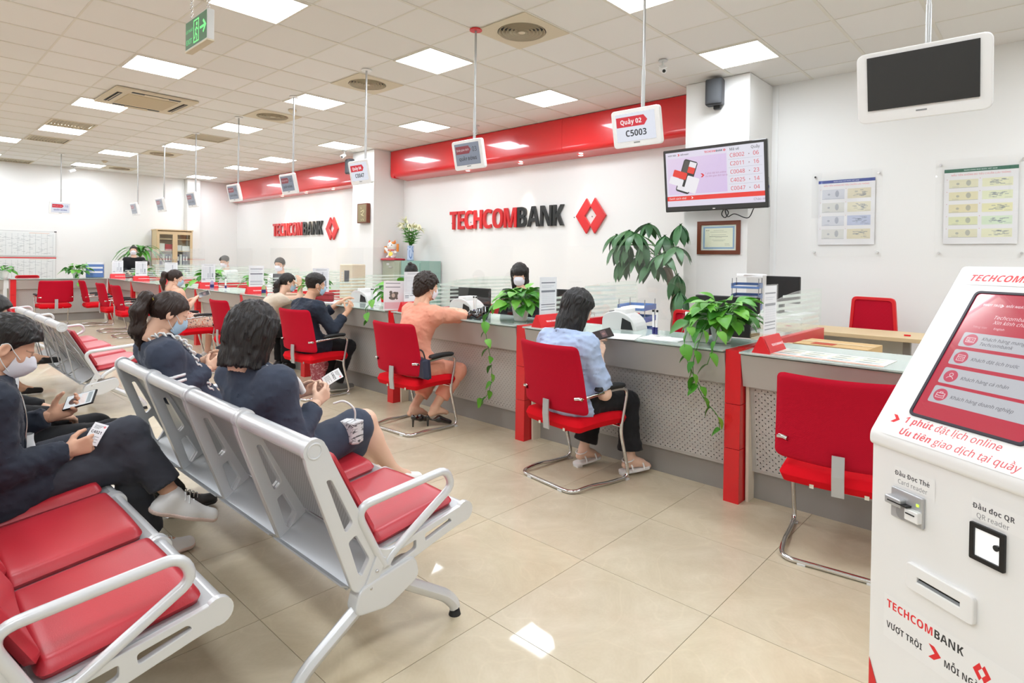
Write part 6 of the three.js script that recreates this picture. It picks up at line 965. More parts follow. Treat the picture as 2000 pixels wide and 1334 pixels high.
const aim = (m, dir, roll = 0) => { const y = dir.clone().normalize(), x = new THREE.Vector3().crossVectors(y, V(0, 1, 0)).normalize(); if (x.lengthSq() < 0.1) x.set(1, 0, 0); const z = new THREE.Vector3().crossVectors(x, y); m.quaternion.setFromRotationMatrix(new THREE.Matrix4().makeBasis(x, y, z)); m.rotateY(roll); };
function pothos(label, x, z, n, vines, s = 1, y = YT) {
  const t = thing('potted_pothos', label, 'plant', [x, y, z], 0, 'pothos plants on the counter');
  mesh(t, 'pot', potGeo, M.white, [0, 0, 0]).scale.setScalar(0.95); mesh(t, 'soil', cyl(0.078, 0.078, 0.01, 20), M.soil, [0, 0.148, 0]);
  const stems = [];
  for (let k = 0; k < n; k++) {
    const a = k * 2.4 + rr(-0.3, 0.3), u = (k + 0.5) / n, el = 1.25 - 1.35 * u + rr(-0.15, 0.15), L = s * rr(0.07, 0.19) * (0.75 + 0.35 * u), d = V(Math.cos(a) * Math.cos(el), Math.sin(el), Math.sin(a) * Math.cos(el)), p0 = V(Math.cos(a) * 0.03, 0.15, Math.sin(a) * 0.03), p1 = p0.clone().addScaledVector(d, L);
    stems.push(curveTube([[p0.x, p0.y, p0.z], [p0.x + d.x * L * 0.5, p0.y + Math.max(0.3, d.y + 0.2) * L * 0.55, p0.z + d.z * L * 0.5], [p1.x, p1.y, p1.z]], 0.0022, 6, 4));
    const m = mesh(t, 'leaf', pothosLeaf[k % 3], leafMats[Math.floor(rnd() * 4)], [p1.x, p1.y, p1.z]); aim(m, V(d.x, d.y * 0.35 - 0.1 - 0.35 * u, d.z), rr(-0.5, 0.5)); m.scale.setScalar(s * rr(0.85, 1.2));
  }
  for (const v of vines) {
    stems.push(curveTube(v, 0.0026, 30, 5)); const c = new THREE.CatmullRomCurve3(v.map((p) => V(...p))), m = Math.round(c.getLength() / 0.075);
    for (let k = 1; k <= m; k++) { const p = c.getPointAt(Math.min(1, k / m)), sd = k % 2 ? 1 : -1, q = mesh(t, 'leaf', pothosLeaf[k % 3], leafMats[k % 4], [p.x, p.y, p.z]); aim(q, V(sd * rr(0.3, 0.9), -rr(0.5, 0.9), rr(0.1, 0.6)), rr(-0.6, 0.6)); q.scale.setScalar(rr(0.6, 0.95)); }
  }
  mesh(t, 'stems', merge(stems), leafMats[2]);
  return t;
}
pothos('pothos in a white pot with vines trailing over the right pillar', -1.68, -3.93, 84, [[[0.02, 0.15, 0.08], [0.0, 0.16, 0.2], [0.0, 0.04, 0.345], [-0.03, -0.15, 0.365], [0.04, -0.32, 0.35], [0.13, -0.42, 0.34], [0.14, -0.5, 0.335]], [[-0.05, 0.15, 0.08], [-0.1, 0.15, 0.22], [-0.1, 0.03, 0.345], [-0.06, -0.12, 0.36], [0.02, -0.25, 0.35]], [[0.05, 0.15, 0.08], [0.09, 0.15, 0.22], [0.1, 0.03, 0.345], [0.06, -0.1, 0.355]]], 1.1);
pothos('pothos in a white ridged pot left of the blue-shirted woman, long vine hanging', -3.52, -3.92, 76, [[[-0.06, 0.15, 0.06], [-0.1, 0.16, 0.2], [-0.1, 0.03, 0.345], [-0.06, -0.15, 0.36], [-0.02, -0.3, 0.355], [-0.01, -0.5, 0.35], [-0.07, -0.64, 0.36], [-0.14, -0.66, 0.36]]], 1.05);
pothos('pothos hidden partly by price lists left of the peach woman', -5.36, -3.92, 34, [[[-0.02, 0.15, 0.08], [-0.05, 0.15, 0.2], [-0.04, 0.03, 0.345], [-0.02, -0.12, 0.36]]], 1);
pothos('pothos behind the head of the man in navy', -7.2, -3.95, 22, [], 1);
pothos('pothos two pillars beyond the beige woman', -9.0, -3.95, 20, [], 1);
pothos('pothos in front of the floral-dressed woman', -10.85, -3.95, 34, [[[0.0, 0.15, 0.08], [-0.02, 0.15, 0.2], [0.0, 0.03, 0.37], [0.0, -0.15, 0.38]]], 1.1);
pothos('small pothos beyond the floral-dressed woman', -12.7, -3.95, 16, [], 0.9);
pothos('small pothos between the two farthest price lists', -14.55, -3.95, 16, [], 0.9);
pothos('bushy pothos on the far left wall counter', -16.35, -3.1, 34, [[[0.02, 0.14, 0.0], [0.14, 0.08, 0.0], [0.25, -0.1, 0.0]]], 1.25);
pothos('pothos at the left picture edge on the far counter', -16.35, -1.85, 18, [], 1.1);
// pens on stands
const navyPlastic = std({ color: 0x2b2f6e, roughness: 0.35 });
function pens(label, x, z) {
  const t = thing('pen_holder', label, 'pens', [x, YT, z], 0, 'paired pens on holders');
  mesh(t, 'base', rb(0.07, 0.014, 0.05, 0.006), M.white, [0, 0.007, 0]);
  for (const s of [-1, 1]) { const p = mesh(t, 'pen', cyl(0.007, 0.009, 0.17, 10), M.white, [s * 0.013, 0.1, 0], [0, 0, s * -0.04]); mesh(p, 'grip', cyl(0.0105, 0.012, 0.05, 10), navyPlastic, [0, -0.055, 0]); mesh(p, 'cap_end', cyl(0.008, 0.008, 0.015, 10), M.black, [0, 0.088, 0]); }
  mesh(t, 'cord', curveTube([[0.0, 0.01, 0.02], [0.08, 0.02, 0.04], [0.12, 0.008, -0.02]], 0.002, 16, 5), M.white); return t;
}
[[-2.15, 'in front of the blue-shirted woman'], [-4.05, 'beside the peach woman'], [-5.75, 'in front of the man in navy'], [-9.9, 'on the far bay by the beige woman']].forEach(([x, w]) => pens('two white and navy pens standing ' + w, x, -3.86));
function sanitizer(label, x, z, c) {
  const t = thing('sanitizer_bottle', label, 'bottle', [x, YT, z], 0, 'hand sanitizer bottles'); mesh(t, 'bottle', new THREE.LatheGeometry([[0, 0], [0.028, 0], [0.03, 0.01], [0.03, 0.1], [0.022, 0.12], [0.012, 0.13], [0.012, 0.14], [0, 0.14]].map((p) => new THREE.Vector2(...p)), 18), phy({ color: c, roughness: 0.15, transmission: 0.6, thickness: 0 })); mesh(t, 'pump', merge([at(cyl(0.013, 0.013, 0.02, 12), 0, 0.15, 0), at(cyl(0.004, 0.004, 0.03, 8), 0, 0.17, 0), at(rb(0.04, 0.012, 0.014, 0.004), 0.01, 0.188, 0)]), M.white); mesh(t, 'bottle_label', cyl(0.0306, 0.0306, 0.05, 18), navyPlastic, [0, 0.05, 0]); return t;
}
sanitizer('clear hand sanitizer bottle beside the blue-shirted woman', -2.98, -3.84, 0xe8f3ee); sanitizer('green hand sanitizer bottle beyond the beige woman', -8.3, -3.76, 0xcfe6b0); sanitizer('purple-labelled sanitizer bottle by the floral-dressed woman', -10.2, -3.76, 0xd9d4ee);
// banknote counters, monitors, trays, papers
function noteCounter(label, x, z, turn, s = 1) {
  const t = thing('note_counter', label, 'money counter', [x, YT - 0.022, z], turn, 'banknote counting machines');
  const sh = new THREE.Shape(); sh.moveTo(-0.14, 0); sh.lineTo(0.14, 0); sh.quadraticCurveTo(0.15, 0.12, 0.0, 0.16); sh.quadraticCurveTo(-0.14, 0.17, -0.14, 0.08); sh.closePath();
  const g = extr(sh, 0.22 * s, 0.008); g.translate(0, 0, -0.11 * s); mesh(t, 'shell', g, M.lightGrey); mesh(t, 'outlet', extr(polyShape([[0.02, 0.03], [0.12, 0.03], [0.1, 0.09], [0.03, 0.12]]), 0.01, 0), M.black, [0, 0, 0.11 * s + 0.004]); mesh(t, 'control_panel', rb(0.09, 0.012, 0.16, 0.004), M.darkGrey, [-0.06, 0.168, 0], [0, 0, 0.2]); mesh(t, 'hopper', rb(0.1, 0.05, 0.2, 0.008), M.white, [0.0, 0.165, 0]); return t;
}
noteCounter('white banknote counter in front of the blue-shirted woman', -2.58, -4.14, 0.15); noteCounter('white banknote counter before the peach woman', -4.45, -4.14, 0.2); noteCounter('white banknote counter before the man in navy', -6.3, -4.14, 0.2);
{ const c = thing('low_cabinet', 'low white cabinet under the tall beige machine', 'cabinet', [-8.3, 0, -5.2], 0.2); mesh(c, 'carcass', rb(0.42, 0.82, 0.44, 0.008), M.white, [0, 0.41, 0]); mesh(c, 'door', rb(0.38, 0.74, 0.018, 0.004), M.white, [0, 0.41, 0.225]); }
{ const t = thing('note_sorter', 'tall beige note-counting machine behind the man in navy', 'money counter', [-8.3, 0.82, -5.2], 0.2); mesh(t, 'case', rb(0.28, 0.58, 0.3, 0.02), M.beige, [0, 0.29, 0]); mesh(t, 'display', bx(0.1, 0.2, 0.01), M.darkGrey, [0.03, 0.38, 0.152]); for (let k = 0; k < 4; k++) mesh(t, 'key', rb(0.03, 0.02, 0.01, 0.003), M.lightGrey, [-0.07, 0.32 + k * 0.04, 0.152]); }
function monitor(label, x, y, z, turn, w = 0.46, h = 0.3) { const t = thing('computer_monitor', label, 'monitor', [x, y, z], turn, 'computer monitors behind the counter'); mesh(t, 'case', rb(w, h, 0.035, 0.008), M.black, [0, 0.1 + h / 2, 0]); mesh(t, 'screen', new THREE.PlaneGeometry(w - 0.03, h - 0.03), lit(phoneTexDim, 0.3), [0, 0.1 + h / 2, -0.018], [0, Math.PI, 0]); mesh(t, 'stand', rb(0.05, 0.14, 0.03, 0.006), M.black, [0, 0.07, 0.02]); mesh(t, 'foot', rb(0.2, 0.012, 0.16, 0.005), M.black, [0, 0.006, 0.01]); return t; }
const phoneTexDim = canvasTex(64, 40, (g) => { g.fillStyle = '#c8d4e4'; g.fillRect(0, 0, 64, 40); g.fillStyle = '#8292a8'; g.fillRect(4, 6, 50, 3); g.fillRect(4, 14, 40, 3); });
// teller desks carry the machines behind each bay
PILX.slice(1).forEach((x, k) => { const w = PILX[k] - x - 0.12, t = thing('teller_desk', 'cream teller desk behind the counter bay of the ' + ['blue-shirted woman', 'peach woman', 'man in navy', 'beige woman', 'floral-dressed woman', 'nearest far empty chair', 'second far empty chair', 'farthest empty chair'][k], 'desk', [x + 0.06, 0, -4.3], 0, 'teller desks'); mesh(t, 'top', rb(w, 0.03, 0.6, 0.006), M.cream, [w / 2, 0.805, -0.31]); for (const s of [0.02, w - 0.02]) mesh(t, 'side', bx(0.02, 0.79, 0.56), M.cream, [s, 0.395, -0.31]); });
monitor('black monitor behind the right pothos', -1.93, 0.82, -4.6, 0.1, 0.5, 0.32); monitor('grey-black monitor behind the peach woman', -4.93, 0.82, -4.62, 0.1, 0.6, 0.26); monitor('black monitor at the fringe-haired teller', -3.55, 0.82, -4.62, 0.2, 0.42, 0.3); monitor('black monitor before the teller in white', -12.2, 0.82, -4.5, 0.1); monitor('black monitor behind the beige woman', -9.4, 0.82, -4.55, 0.1);
{ const t = thing('tablet_stand', 'white tablet on a stand beside the right pothos', 'tablet', [-1.83, YT, -3.86], 0.4); mesh(t, 'tablet', rb(0.16, 0.22, 0.01, 0.005), M.white, [0, 0.1, 0], [-0.45, 0, 0]); mesh(t, 'prop', rb(0.05, 0.15, 0.006, 0.002), M.grey, [0, 0.07, -0.06], [0.4, 0, 0]); }
function trayStack(label, x, y, z, n, turn) { const t = thing('letter_tray', label, 'paper tray', [x, y, z], turn, 'blue letter trays'); for (let k = 0; k < n; k++) { const tr = mesh(t, 'tray', merge([at(bx(0.26, 0.004, 0.34), 0, 0, 0), at(bx(0.26, 0.05, 0.004), 0, 0.024, -0.17), at(bx(0.004, 0.05, 0.34), -0.13, 0.024, 0), at(bx(0.004, 0.05, 0.34), 0.13, 0.024, 0), at(bx(0.26, 0.02, 0.004), 0, 0.01, 0.17)]), M.blueTray, [0, 0.01 + k * 0.11, 0]); mesh(tr, 'papers', bx(0.22, 0.02, 0.3), M.paper, [0, 0.014, 0]); } for (const [sx, sz] of [[-1, -1], [1, -1], [-1, 1], [1, 1]]) mesh(t, 'post', cyl(0.004, 0.004, 0.11 * n, 6), M.grey, [sx * 0.125, 0.055 * n, sz * 0.15]); return t; }
trayStack('blue letter tray stack behind the blue-shirted woman', -2.95, 0.82, -4.95, 3, 0.2); trayStack('blue letter tray stack topped with papers near the certificate', -2.35, 1.02, -6.1, 3, 0.25);
{ const t = thing('side_shelf', 'low white cabinet under the blue trays near the certificate', 'cabinet', [-2.2, 0, -6.15], 0.0); mesh(t, 'carcass', rb(0.9, 1.02, 0.5, 0.01), M.white, [0, 0.51, 0]); mesh(t, 'door', rb(0.43, 0.96, 0.02, 0.004), M.white, [-0.22, 0.5, 0.255]); mesh(t, 'door', rb(0.43, 0.96, 0.02, 0.004), M.white, [0.22, 0.5, 0.255]); }
monitor('black monitor by the blue trays near the certificate', -1.98, 1.02, -6.05, -0.2, 0.34, 0.26);
solo('paper_stack', 'sheets of paper on top of the blue trays near the certificate', 'papers', merge([rb(0.24, 0.02, 0.32, 0.003), at(rb(0.22, 0.012, 0.3, 0.003), 0.02, 0.016, 0.01, 0, 0.2)]), M.paper, [-2.33, 1.372, -6.1], [0, 0.4, 0]);
const sheet = (label, x, z, w, d, turn, mat) => solo('paper_sheet', label, 'paper', (() => { const g = rb(w, 0.004, d, 0.001); return g; })(), mat, [x, YT + 0.002, z], [0, turn, 0], 'papers on the counter');
sheet('white paper sheet overhanging the counter before the blue-shirted woman', -2.3, -3.68, 0.21, 0.297, 0.35, M.paper);
sheet('second white form under the phone of the blue-shirted woman', -2.05, -3.8, 0.297, 0.21, 0.1, M.paper);
sheet('banknote notice sheet lying on the right counter bay', -0.98, -3.8, 0.62, 0.3, -0.04, std({ roughness: 0.5, map: canvasTex(512, 256, (g) => { g.fillStyle = '#f1ece8'; g.fillRect(0, 0, 512, 256); g.fillStyle = '#e8a28c'; g.fillRect(0, 226, 512, 30); for (let i = 0; i < 4; i++) for (let j = 0; j < 3; j++) { g.fillStyle = ['#c9cfc0', '#d9d6bd', '#bfc9c6'][j]; g.fillRect(24 + i * 120, 22 + j * 66, 100, 48); g.fillStyle = '#8d988c'; g.fillRect(40 + i * 120, 34 + j * 66, 50, 20); } }) }));
sheet('white papers beside the man in navy', -6.5, -3.78, 0.3, 0.21, 0.2, M.paper);
{ const t = thing('carton_box', 'brown cardboard box behind the right counter bay', 'box', [-1.12, 0.82, -4.55], -0.05); mesh(t, 'box', rb(0.46, 0.13, 0.36, 0.003), M.carton, [0, 0.066, 0]); mesh(t, 'tape', bx(0.462, 0.001, 0.05), std({ color: 0xd8bc8e, roughness: 0.4 }), [0, 0.1325, 0]); mesh(t, 'red_print', bx(0.14, 0.0012, 0.1), std({ color: 0xb5482e, roughness: 0.8 }), [-0.06, 0.1322, 0.09]); }
{ const t = thing('teller_desk', 'cream desk behind the right counter bay under the carton', 'desk', [-1.4, 0, -4.3], 0, 'teller desks'); mesh(t, 'top', rb(2.0, 0.03, 0.6, 0.006), M.cream, [1.0, 0.803, -0.31]); mesh(t, 'side', bx(0.02, 0.79, 0.56), M.cream, [1.98, 0.395, -0.31]); }
{ const t = thing('back_desk', 'pale wood desk with a rounded end by the right wall', 'desk', [-1.3, 0, -6.35], 0); const s = new THREE.Shape(); s.moveTo(-0.5, -0.3); s.lineTo(0.35, -0.3); s.absarc(0.35, 0, 0.3, -Math.PI / 2, Math.PI / 2, false); s.lineTo(-0.5, 0.3); s.closePath(); const g = extr(s, 0.03, 0.003); g.rotateX(Math.PI / 2); mesh(t, 'top', g, M.wood, [0, 0.87, 0]); mesh(t, 'leg', rb(0.06, 0.83, 0.06, 0.01), M.steelDark, [0.32, 0.415, 0.1]); mesh(t, 'leg', rb(0.06, 0.83, 0.06, 0.01), M.steelDark, [-0.42, 0.415, 0.1]); mesh(t, 'modesty_panel', bx(0.72, 0.4, 0.016), M.lightGrey, [-0.05, 0.6, -0.1]); mesh(t, 'red_marker', rb(0.05, 0.014, 0.02, 0.003), M.redPlastic, [0.32, 0.88, 0.1]); }
function tellerChair(label, x, z, turn, top) {
  const t = thing('mesh_chair', label, 'chair', [x, 0, z], turn, 'red mesh chairs behind the counter'), fr = roundPath([[-0.24, 0], [0.24, 0], [0.21, 0.42], [-0.21, 0.42]], 0.05); fr.holes.push(roundPath([[-0.215, 0.025], [0.215, 0.025], [0.188, 0.395], [-0.188, 0.395]], 0.04, new THREE.Path()));
  mesh(t, 'back_frame', extr(fr, 0.02, 0.004), M.redPlastic, [0, top - 0.42, 0.2]); mesh(t, 'back_mesh', extr(roundPath([[-0.22, 0.02], [0.22, 0.02], [0.19, 0.4], [-0.19, 0.4]], 0.04), 0.004, 0), M.redMesh, [0, top - 0.42, 0.208]); mesh(t, 'seat', gridPad(0.48, 0.46, 0.08, (x2, y2) => [x2, y2, 0], 10, 10), M.redFabric, [0, 0.5, 0], [-Math.PI / 2, 0, 0]);
  mesh(t, 'column', cyl(0.025, 0.025, 0.4, 12), M.black, [0, 0.27, 0]); mesh(t, 'spine', rb(0.06, top - 0.7, 0.02, 0.005), M.black, [0, 0.3 + top / 2 - 0.08, 0.235]); for (let k = 0; k < 5; k++) { const l = mesh(t, 'foot', at(rb(0.04, 0.03, 0.3, 0.008), 0, 0, 0.15), M.black, [0, 0.06, 0], [0, k * 1.2566, 0]); mesh(l, 'castor', at(cyl(0.025, 0.025, 0.03, 12), 0, 0, 0, 0, 0, Math.PI / 2), M.black, [0, -0.035, 0.28]); }
  for (const s of [-1, 1]) mesh(t, 'armrest', pipe([[s * 0.2, 0.5, 0.05], [s * 0.28, 0.52, 0.05], [s * 0.28, 0.7, 0.05], [s * 0.28, 0.7, -0.15]], 0.014, 0.04, 20, 6), M.black); return t;
}
tellerChair('empty red mesh chair behind the blue-shirted woman\'s bay', -2.72, -5.3, 2.9, 1.02); tellerChair('red mesh chair by the pale wood desk on the right', -1.48, -6.95, 2.9, 1.16);
tellerChair('red mesh chair behind the far left counter', -17.0, -2.35, -1.57, 1.0);
// clear acrylic shields standing on the counter
PILX.slice(1).forEach((x, k) => { if (k > 6) return; const w = PILX[k] - x - 0.62, t = thing('acrylic_shield', 'clear acrylic shield in front of the ' + ['blue-shirted woman', 'peach woman', 'man in navy', 'beige woman', 'floral-dressed woman', 'nearest far empty chair', 'second far empty chair'][k], 'shield', [x + 0.21, YT, -3.98], 0, 'clear acrylic shields'); const s = roundPath([[0, 0.12], [w, 0.12], [w, 0.67], [0, 0.67]], 0.02), g = extr(s, 0.004, 0); mesh(t, 'sheet', g, M.acrylic); for (const q of [0.03, w - 0.03]) mesh(t, 'foot', extr(polyShape([[-0.05, 0], [0.05, 0], [0.01, 0.14], [-0.01, 0.14]]), 0.004, 0).rotateY(Math.PI / 2), M.acrylic, [q, 0, 0.002]); });
// bags and pouches
{ const t = thing('cosmetic_pouch', 'red patterned zip pouch on the counter by the man in navy', 'pouch', [-6.62, YT, -3.76], 0.25); mesh(t, 'pouch', gridPad(0.26, 0.12, 0.08, (x, y) => [x, y, 0], 10, 8), std({ color: 0x9c2b33, roughness: 0.6, map: canvasTex(128, 64, (g) => { g.fillStyle = '#ffffff'; g.fillRect(0, 0, 128, 64); g.fillStyle = '#c9907a'; for (let k = 0; k < 6; k++) g.fillRect(0, 6 + k * 10, 128, 3); }, { repeat: [1, 1] }) }), [0, 0.06, 0]); mesh(t, 'zip', bx(0.24, 0.006, 0.012), M.redPlastic, [0, 0.118, 0]); }
{ const t = thing('leather_gloves', 'crumpled black leather pouch beside the peach woman\'s elbow', 'pouch', [-3.88, YT, -3.74], 0.1); mesh(t, 'folds', gridPad(0.2, 0.12, 0.05, (x, y) => [x, y, 0.02 * Math.sin(x * 60) * Math.cos(y * 50)], 16, 12), M.blackGloss, [0, 0.04, 0], [-1.2, 0, 0.1]); mesh(t, 'flap', gridPad(0.1, 0.08, 0.03, (x, y) => [x, y, 0.01 * Math.sin(x * 80)], 10, 8), M.blackGloss, [0.06, 0.08, 0], [-0.5, 0.2, 0.4]); }
{ const t = thing('shopping_bag', 'red and white patterned bag on the floor by the man in navy', 'bag', [-6.22, 0, -3.5], 0.2); mesh(t, 'bag', gridPad(0.26, 0.36, 0.12, (x, y) => [x * (1 + 0.1 * Math.sin(y * 20)), y, 0], 12, 12), std({ roughness: 0.7, map: canvasTex(128, 128, (g) => { g.fillStyle = '#a8505a'; g.fillRect(0, 0, 128, 128); g.strokeStyle = '#ecd6d6'; for (let k = 0; k < 70; k++) { g.lineWidth = 1.5; const x = rnd() * 128, y = rnd() * 128; g.beginPath(); g.moveTo(x, y); g.quadraticCurveTo(x + rr(-20, 20), y + rr(-20, 20), x + rr(-20, 20), y + rr(-20, 20)); g.stroke(); } }, { repeat: [1, 1] }) }), [0, 0.18, 0]); mesh(t, 'handle', curveTube([[-0.06, 0.34, 0], [-0.03, 0.44, 0], [0.03, 0.44, 0], [0.06, 0.34, 0]], 0.006, 16), M.black); }
solo('picture_leaflet', 'leaflet with an animal picture beside the peach woman\'s price list', 'leaflet', new THREE.PlaneGeometry(0.21, 0.3), std({ side: THREE.DoubleSide, roughness: 0.6, map: canvasTex(210, 300, (g) => { g.fillStyle = '#f0edf0'; g.fillRect(0, 0, 210, 300); g.fillStyle = '#e6b9c0'; g.fillRect(10, 220, 190, 70); g.fillStyle = '#88868c'; g.fillRect(20, 20, 150, 8); g.fillRect(20, 60, 150, 8); g.fillStyle = '#6a625c'; for (let k = 0; k < 24; k++) { g.beginPath(); g.ellipse(70 + rnd() * 70, 110 + rnd() * 80, 10 + rnd() * 8, 8 + rnd() * 8, 0, 0, 7); g.fill(); } g.fillStyle = '#cbb9ac'; g.beginPath(); g.ellipse(100, 150, 18, 22, 0, 0, 7); g.fill(); }) }), [-5.06, YT + 0.16, -3.66], [0, Math.PI / 2 - 0.5, 0]);
solo('wood_leaflet_box', 'wooden box file on the right counter end behind the pothos', 'box', rb(0.24, 0.1, 0.28, 0.004), M.wood, [-1.53, 0.872, -4.45], [0, 0.1, 0]);
{ const t = thing('brochure_rack', 'blue brochure rack on the far corner of the counter', 'rack', [-16.4, YT, -3.46], 1.3); for (let k = 0; k < 3; k++) mesh(t, 'pocket', rb(0.34, 0.1, 0.03, 0.004), M.blueTray, [0, 0.06 + k * 0.1, -0.03 * k]); mesh(t, 'back', rb(0.36, 0.36, 0.01, 0.003), M.lightGrey, [0, 0.18, -0.09]); for (let k = 0; k < 3; k++) mesh(t, 'leaflets', bx(0.3, 0.1, 0.012), M.paper, [0, 0.1 + k * 0.1, -0.03 * k - 0.004]); }

// ---------------------------------------------------------------- back wall furniture
function filing(label, x, w, mat, drawers) { const t = thing('filing_cabinet', label, 'cabinet', [x, 0, -7.33], 0, 'metal filing cabinets'); mesh(t, 'carcass', rb(w, 1.46, 0.5, 0.006), mat, [0, 0.73, 0]); if (drawers) for (let k = 0; k < 4; k++) { const d = mesh(t, 'drawer', rb(w - 0.05, 0.33, 0.02, 0.004), mat, [0, 0.2 + k * 0.355, 0.255]); mesh(d, 'handle', rb(0.12, 0.02, 0.02, 0.004), M.chrome, [0, 0.06, 0.018]); mesh(d, 'card_frame', rb(0.08, 0.04, 0.006, 0.002), M.lightGrey, [-0.1, 0.12, 0.012]); } else { const d = mesh(t, 'door', rb(w - 0.04, 1.38, 0.02, 0.004), mat, [0, 0.73, 0.255]); mesh(d, 'handle', rb(0.02, 0.12, 0.02, 0.004), M.black, [-w / 2 + 0.06, 0.1, 0.018]); } return t; }
filing('olive metal filing cabinet with drawers beside the far pillar', -9.88, 0.62, M.oliveCabinet, true); filing('green metal cabinet under the vase of lilies', -9.25, 0.62, M.greenCabinet, false);
{ const t = thing('seat_mat', 'red patterned cloth mat under the lucky cat figurine', 'mat', [-10.0, 1.46, -7.2], 0); mesh(t, 'mat', gridPad(0.42, 0.34, 0.04, (x, y) => [x, y, 0.006 * Math.sin(x * 50) * Math.sin(y * 40)], 14, 12), std({ color: 0xc92b40, roughness: 0.8 }), [0, 0.02, 0], [-Math.PI / 2, 0, 0]); }
{ const t = thing('cat_figurine', 'white ceramic beckoning cat figurine with gold coins', 'figurine', [-10.0, 1.5, -7.18], 0.45), w = phy({ color: 0xf6f2ec, roughness: 0.2, clearcoat: 0.6 }), o = std({ color: 0xe58a34, roughness: 0.4 }), gd = std({ color: 0xe2b02e, roughness: 0.35, metalness: 0.3 });
  const B = new Bones().add([0, 0.08, 0], [0, 0.13, 0], 0.09, 0.08, 0.04).add([0, 0.25, 0.01], [0, 0.25, 0.0], 0.098, 0.098, 0.03).add([-0.08, 0.14, 0.03], [-0.13, 0.2, 0.04], 0.03, 0.028, 0.02).add([0.08, 0.14, 0.03], [0.12, 0.12, 0.07], 0.03, 0.028, 0.02).add([-0.05, 0.03, 0.06], [-0.05, 0.03, 0.1], 0.035, 0.03, 0.02).add([0.05, 0.03, 0.06], [0.05, 0.03, 0.1], 0.035, 0.03, 0.02); mesh(t, 'body', B.net(0.009), w);
  for (const s of [-1, 1]) { const e = mesh(t, 'ear', cyl(0.004, 0.035, 0.06, 10), o, [s * 0.06, 0.35, 0], [0, 0, s * -0.25]); mesh(e, 'inner_ear', cyl(0.002, 0.018, 0.04, 8), M.redPlastic, [0, -0.005, 0.02]); mesh(t, 'eye', sph(0.012, 10, 8), M.black, [s * 0.035, 0.27, 0.093]); }
  mesh(t, 'collar', new THREE.TorusGeometry(0.075, 0.012, 8, 20).rotateX(Math.PI / 2), M.redPlastic, [0, 0.17, 0.01]); mesh(t, 'bell', sph(0.02, 12, 8), gd, [0, 0.155, 0.085]); mesh(t, 'coin', cyl(0.045, 0.045, 0.012, 18), gd, [0.02, 0.09, 0.1], [1.2, 0, 0]); mesh(t, 'patch', ellipsoidPatch(), o, [0.04, 0.31, 0.04]); mesh(t, 'scroll', rb(0.05, 0.16, 0.02, 0.004), o, [0.14, 0.22, 0.03]); mesh(t, 'scroll', rb(0.06, 0.14, 0.02, 0.004), o, [-0.15, 0.18, 0.0]); }
function ellipsoidPatch() { const g = sph(0.05, 12, 8); g.scale(1, 0.7, 0.9); return g; }
{ const t = thing('lily_vase', 'blue and white vase of white lilies on the green cabinet', 'vase', [-9.42, 1.46, -7.2]);
  mesh(t, 'vase', new THREE.LatheGeometry([[0, 0], [0.06, 0], [0.066, 0.02], [0.062, 0.2], [0.066, 0.3], [0.06, 0.3], [0.055, 0.02], [0, 0.02]].map((p) => new THREE.Vector2(...p)), 20), std({ roughness: 0.3, map: canvasTex(128, 128, (g) => { g.fillStyle = '#b9c9e2'; g.fillRect(0, 0, 128, 128); g.strokeStyle = '#5a79b4'; g.lineWidth = 3; for (let k = 0; k < 40; k++) { const x = rnd() * 128, y = rnd() * 128; g.beginPath(); g.arc(x, y, 3 + rnd() * 9, 0, 4); g.stroke(); } }) }));
  const stems = [], leaves = [], lf = heartLeaf(0.13, 0.022, 0.2, 0.4), petal = heartLeaf(0.13, 0.045, 0.4, 0.5), lily = std({ color: 0xf4f3cf, roughness: 0.6, side: THREE.DoubleSide });
  for (let k = 0; k < 13; k++) { const a = k * 2.4, tilt = 0.1 + 0.42 * Math.sqrt(k / 13), L = rr(0.36, 0.55), d = V(Math.cos(a) * Math.sin(tilt), Math.cos(tilt), Math.sin(a) * Math.sin(tilt)), top = V(0, 0.27, 0).addScaledVector(d, L); stems.push(curveTube([[0, 0.1, 0], [d.x * 0.1, 0.3 + d.y * 0.08, d.z * 0.1], [top.x, top.y, top.z]], 0.004, 8, 5));
    for (let q = 0; q < 12; q++) { const u = 0.15 + 0.7 * q / 12, p = V(0, 0.27, 0).addScaledVector(d, L * u), m = new THREE.Object3D(), b = q * 2.2; aim(m, V(Math.cos(b), 0.5, Math.sin(b)), rr(-1, 1)); m.position.copy(p); m.updateMatrix(); leaves.push(lf.clone().applyMatrix4(m.matrix)); }
    const fl = []; const fd = V(d.x * 1.6 + rr(-0.4, 0.4), rr(-0.1, 0.7), d.z * 1.6 + rr(-0.4, 0.4)).normalize(); for (let q = 0; q < 6; q++) { const m = new THREE.Object3D(), b = q * 1.047, u = new THREE.Vector3().crossVectors(fd, V(0, 1, 0.1)).normalize(), w = new THREE.Vector3().crossVectors(u, fd); aim(m, fd.clone().addScaledVector(u, Math.cos(b) * 0.45).addScaledVector(w, Math.sin(b) * 0.45)); m.position.copy(top); m.updateMatrix(); fl.push(petal.clone().applyMatrix4(m.matrix)); } mesh(t, 'lily_flower', mergeGeometries(fl), lily); }
  mesh(t, 'stems', merge(stems), leafMats[2]); const f = mesh(t, 'foliage', mergeGeometries(leaves), leafMats[0]); f.userData.kind = 'stuff'; }
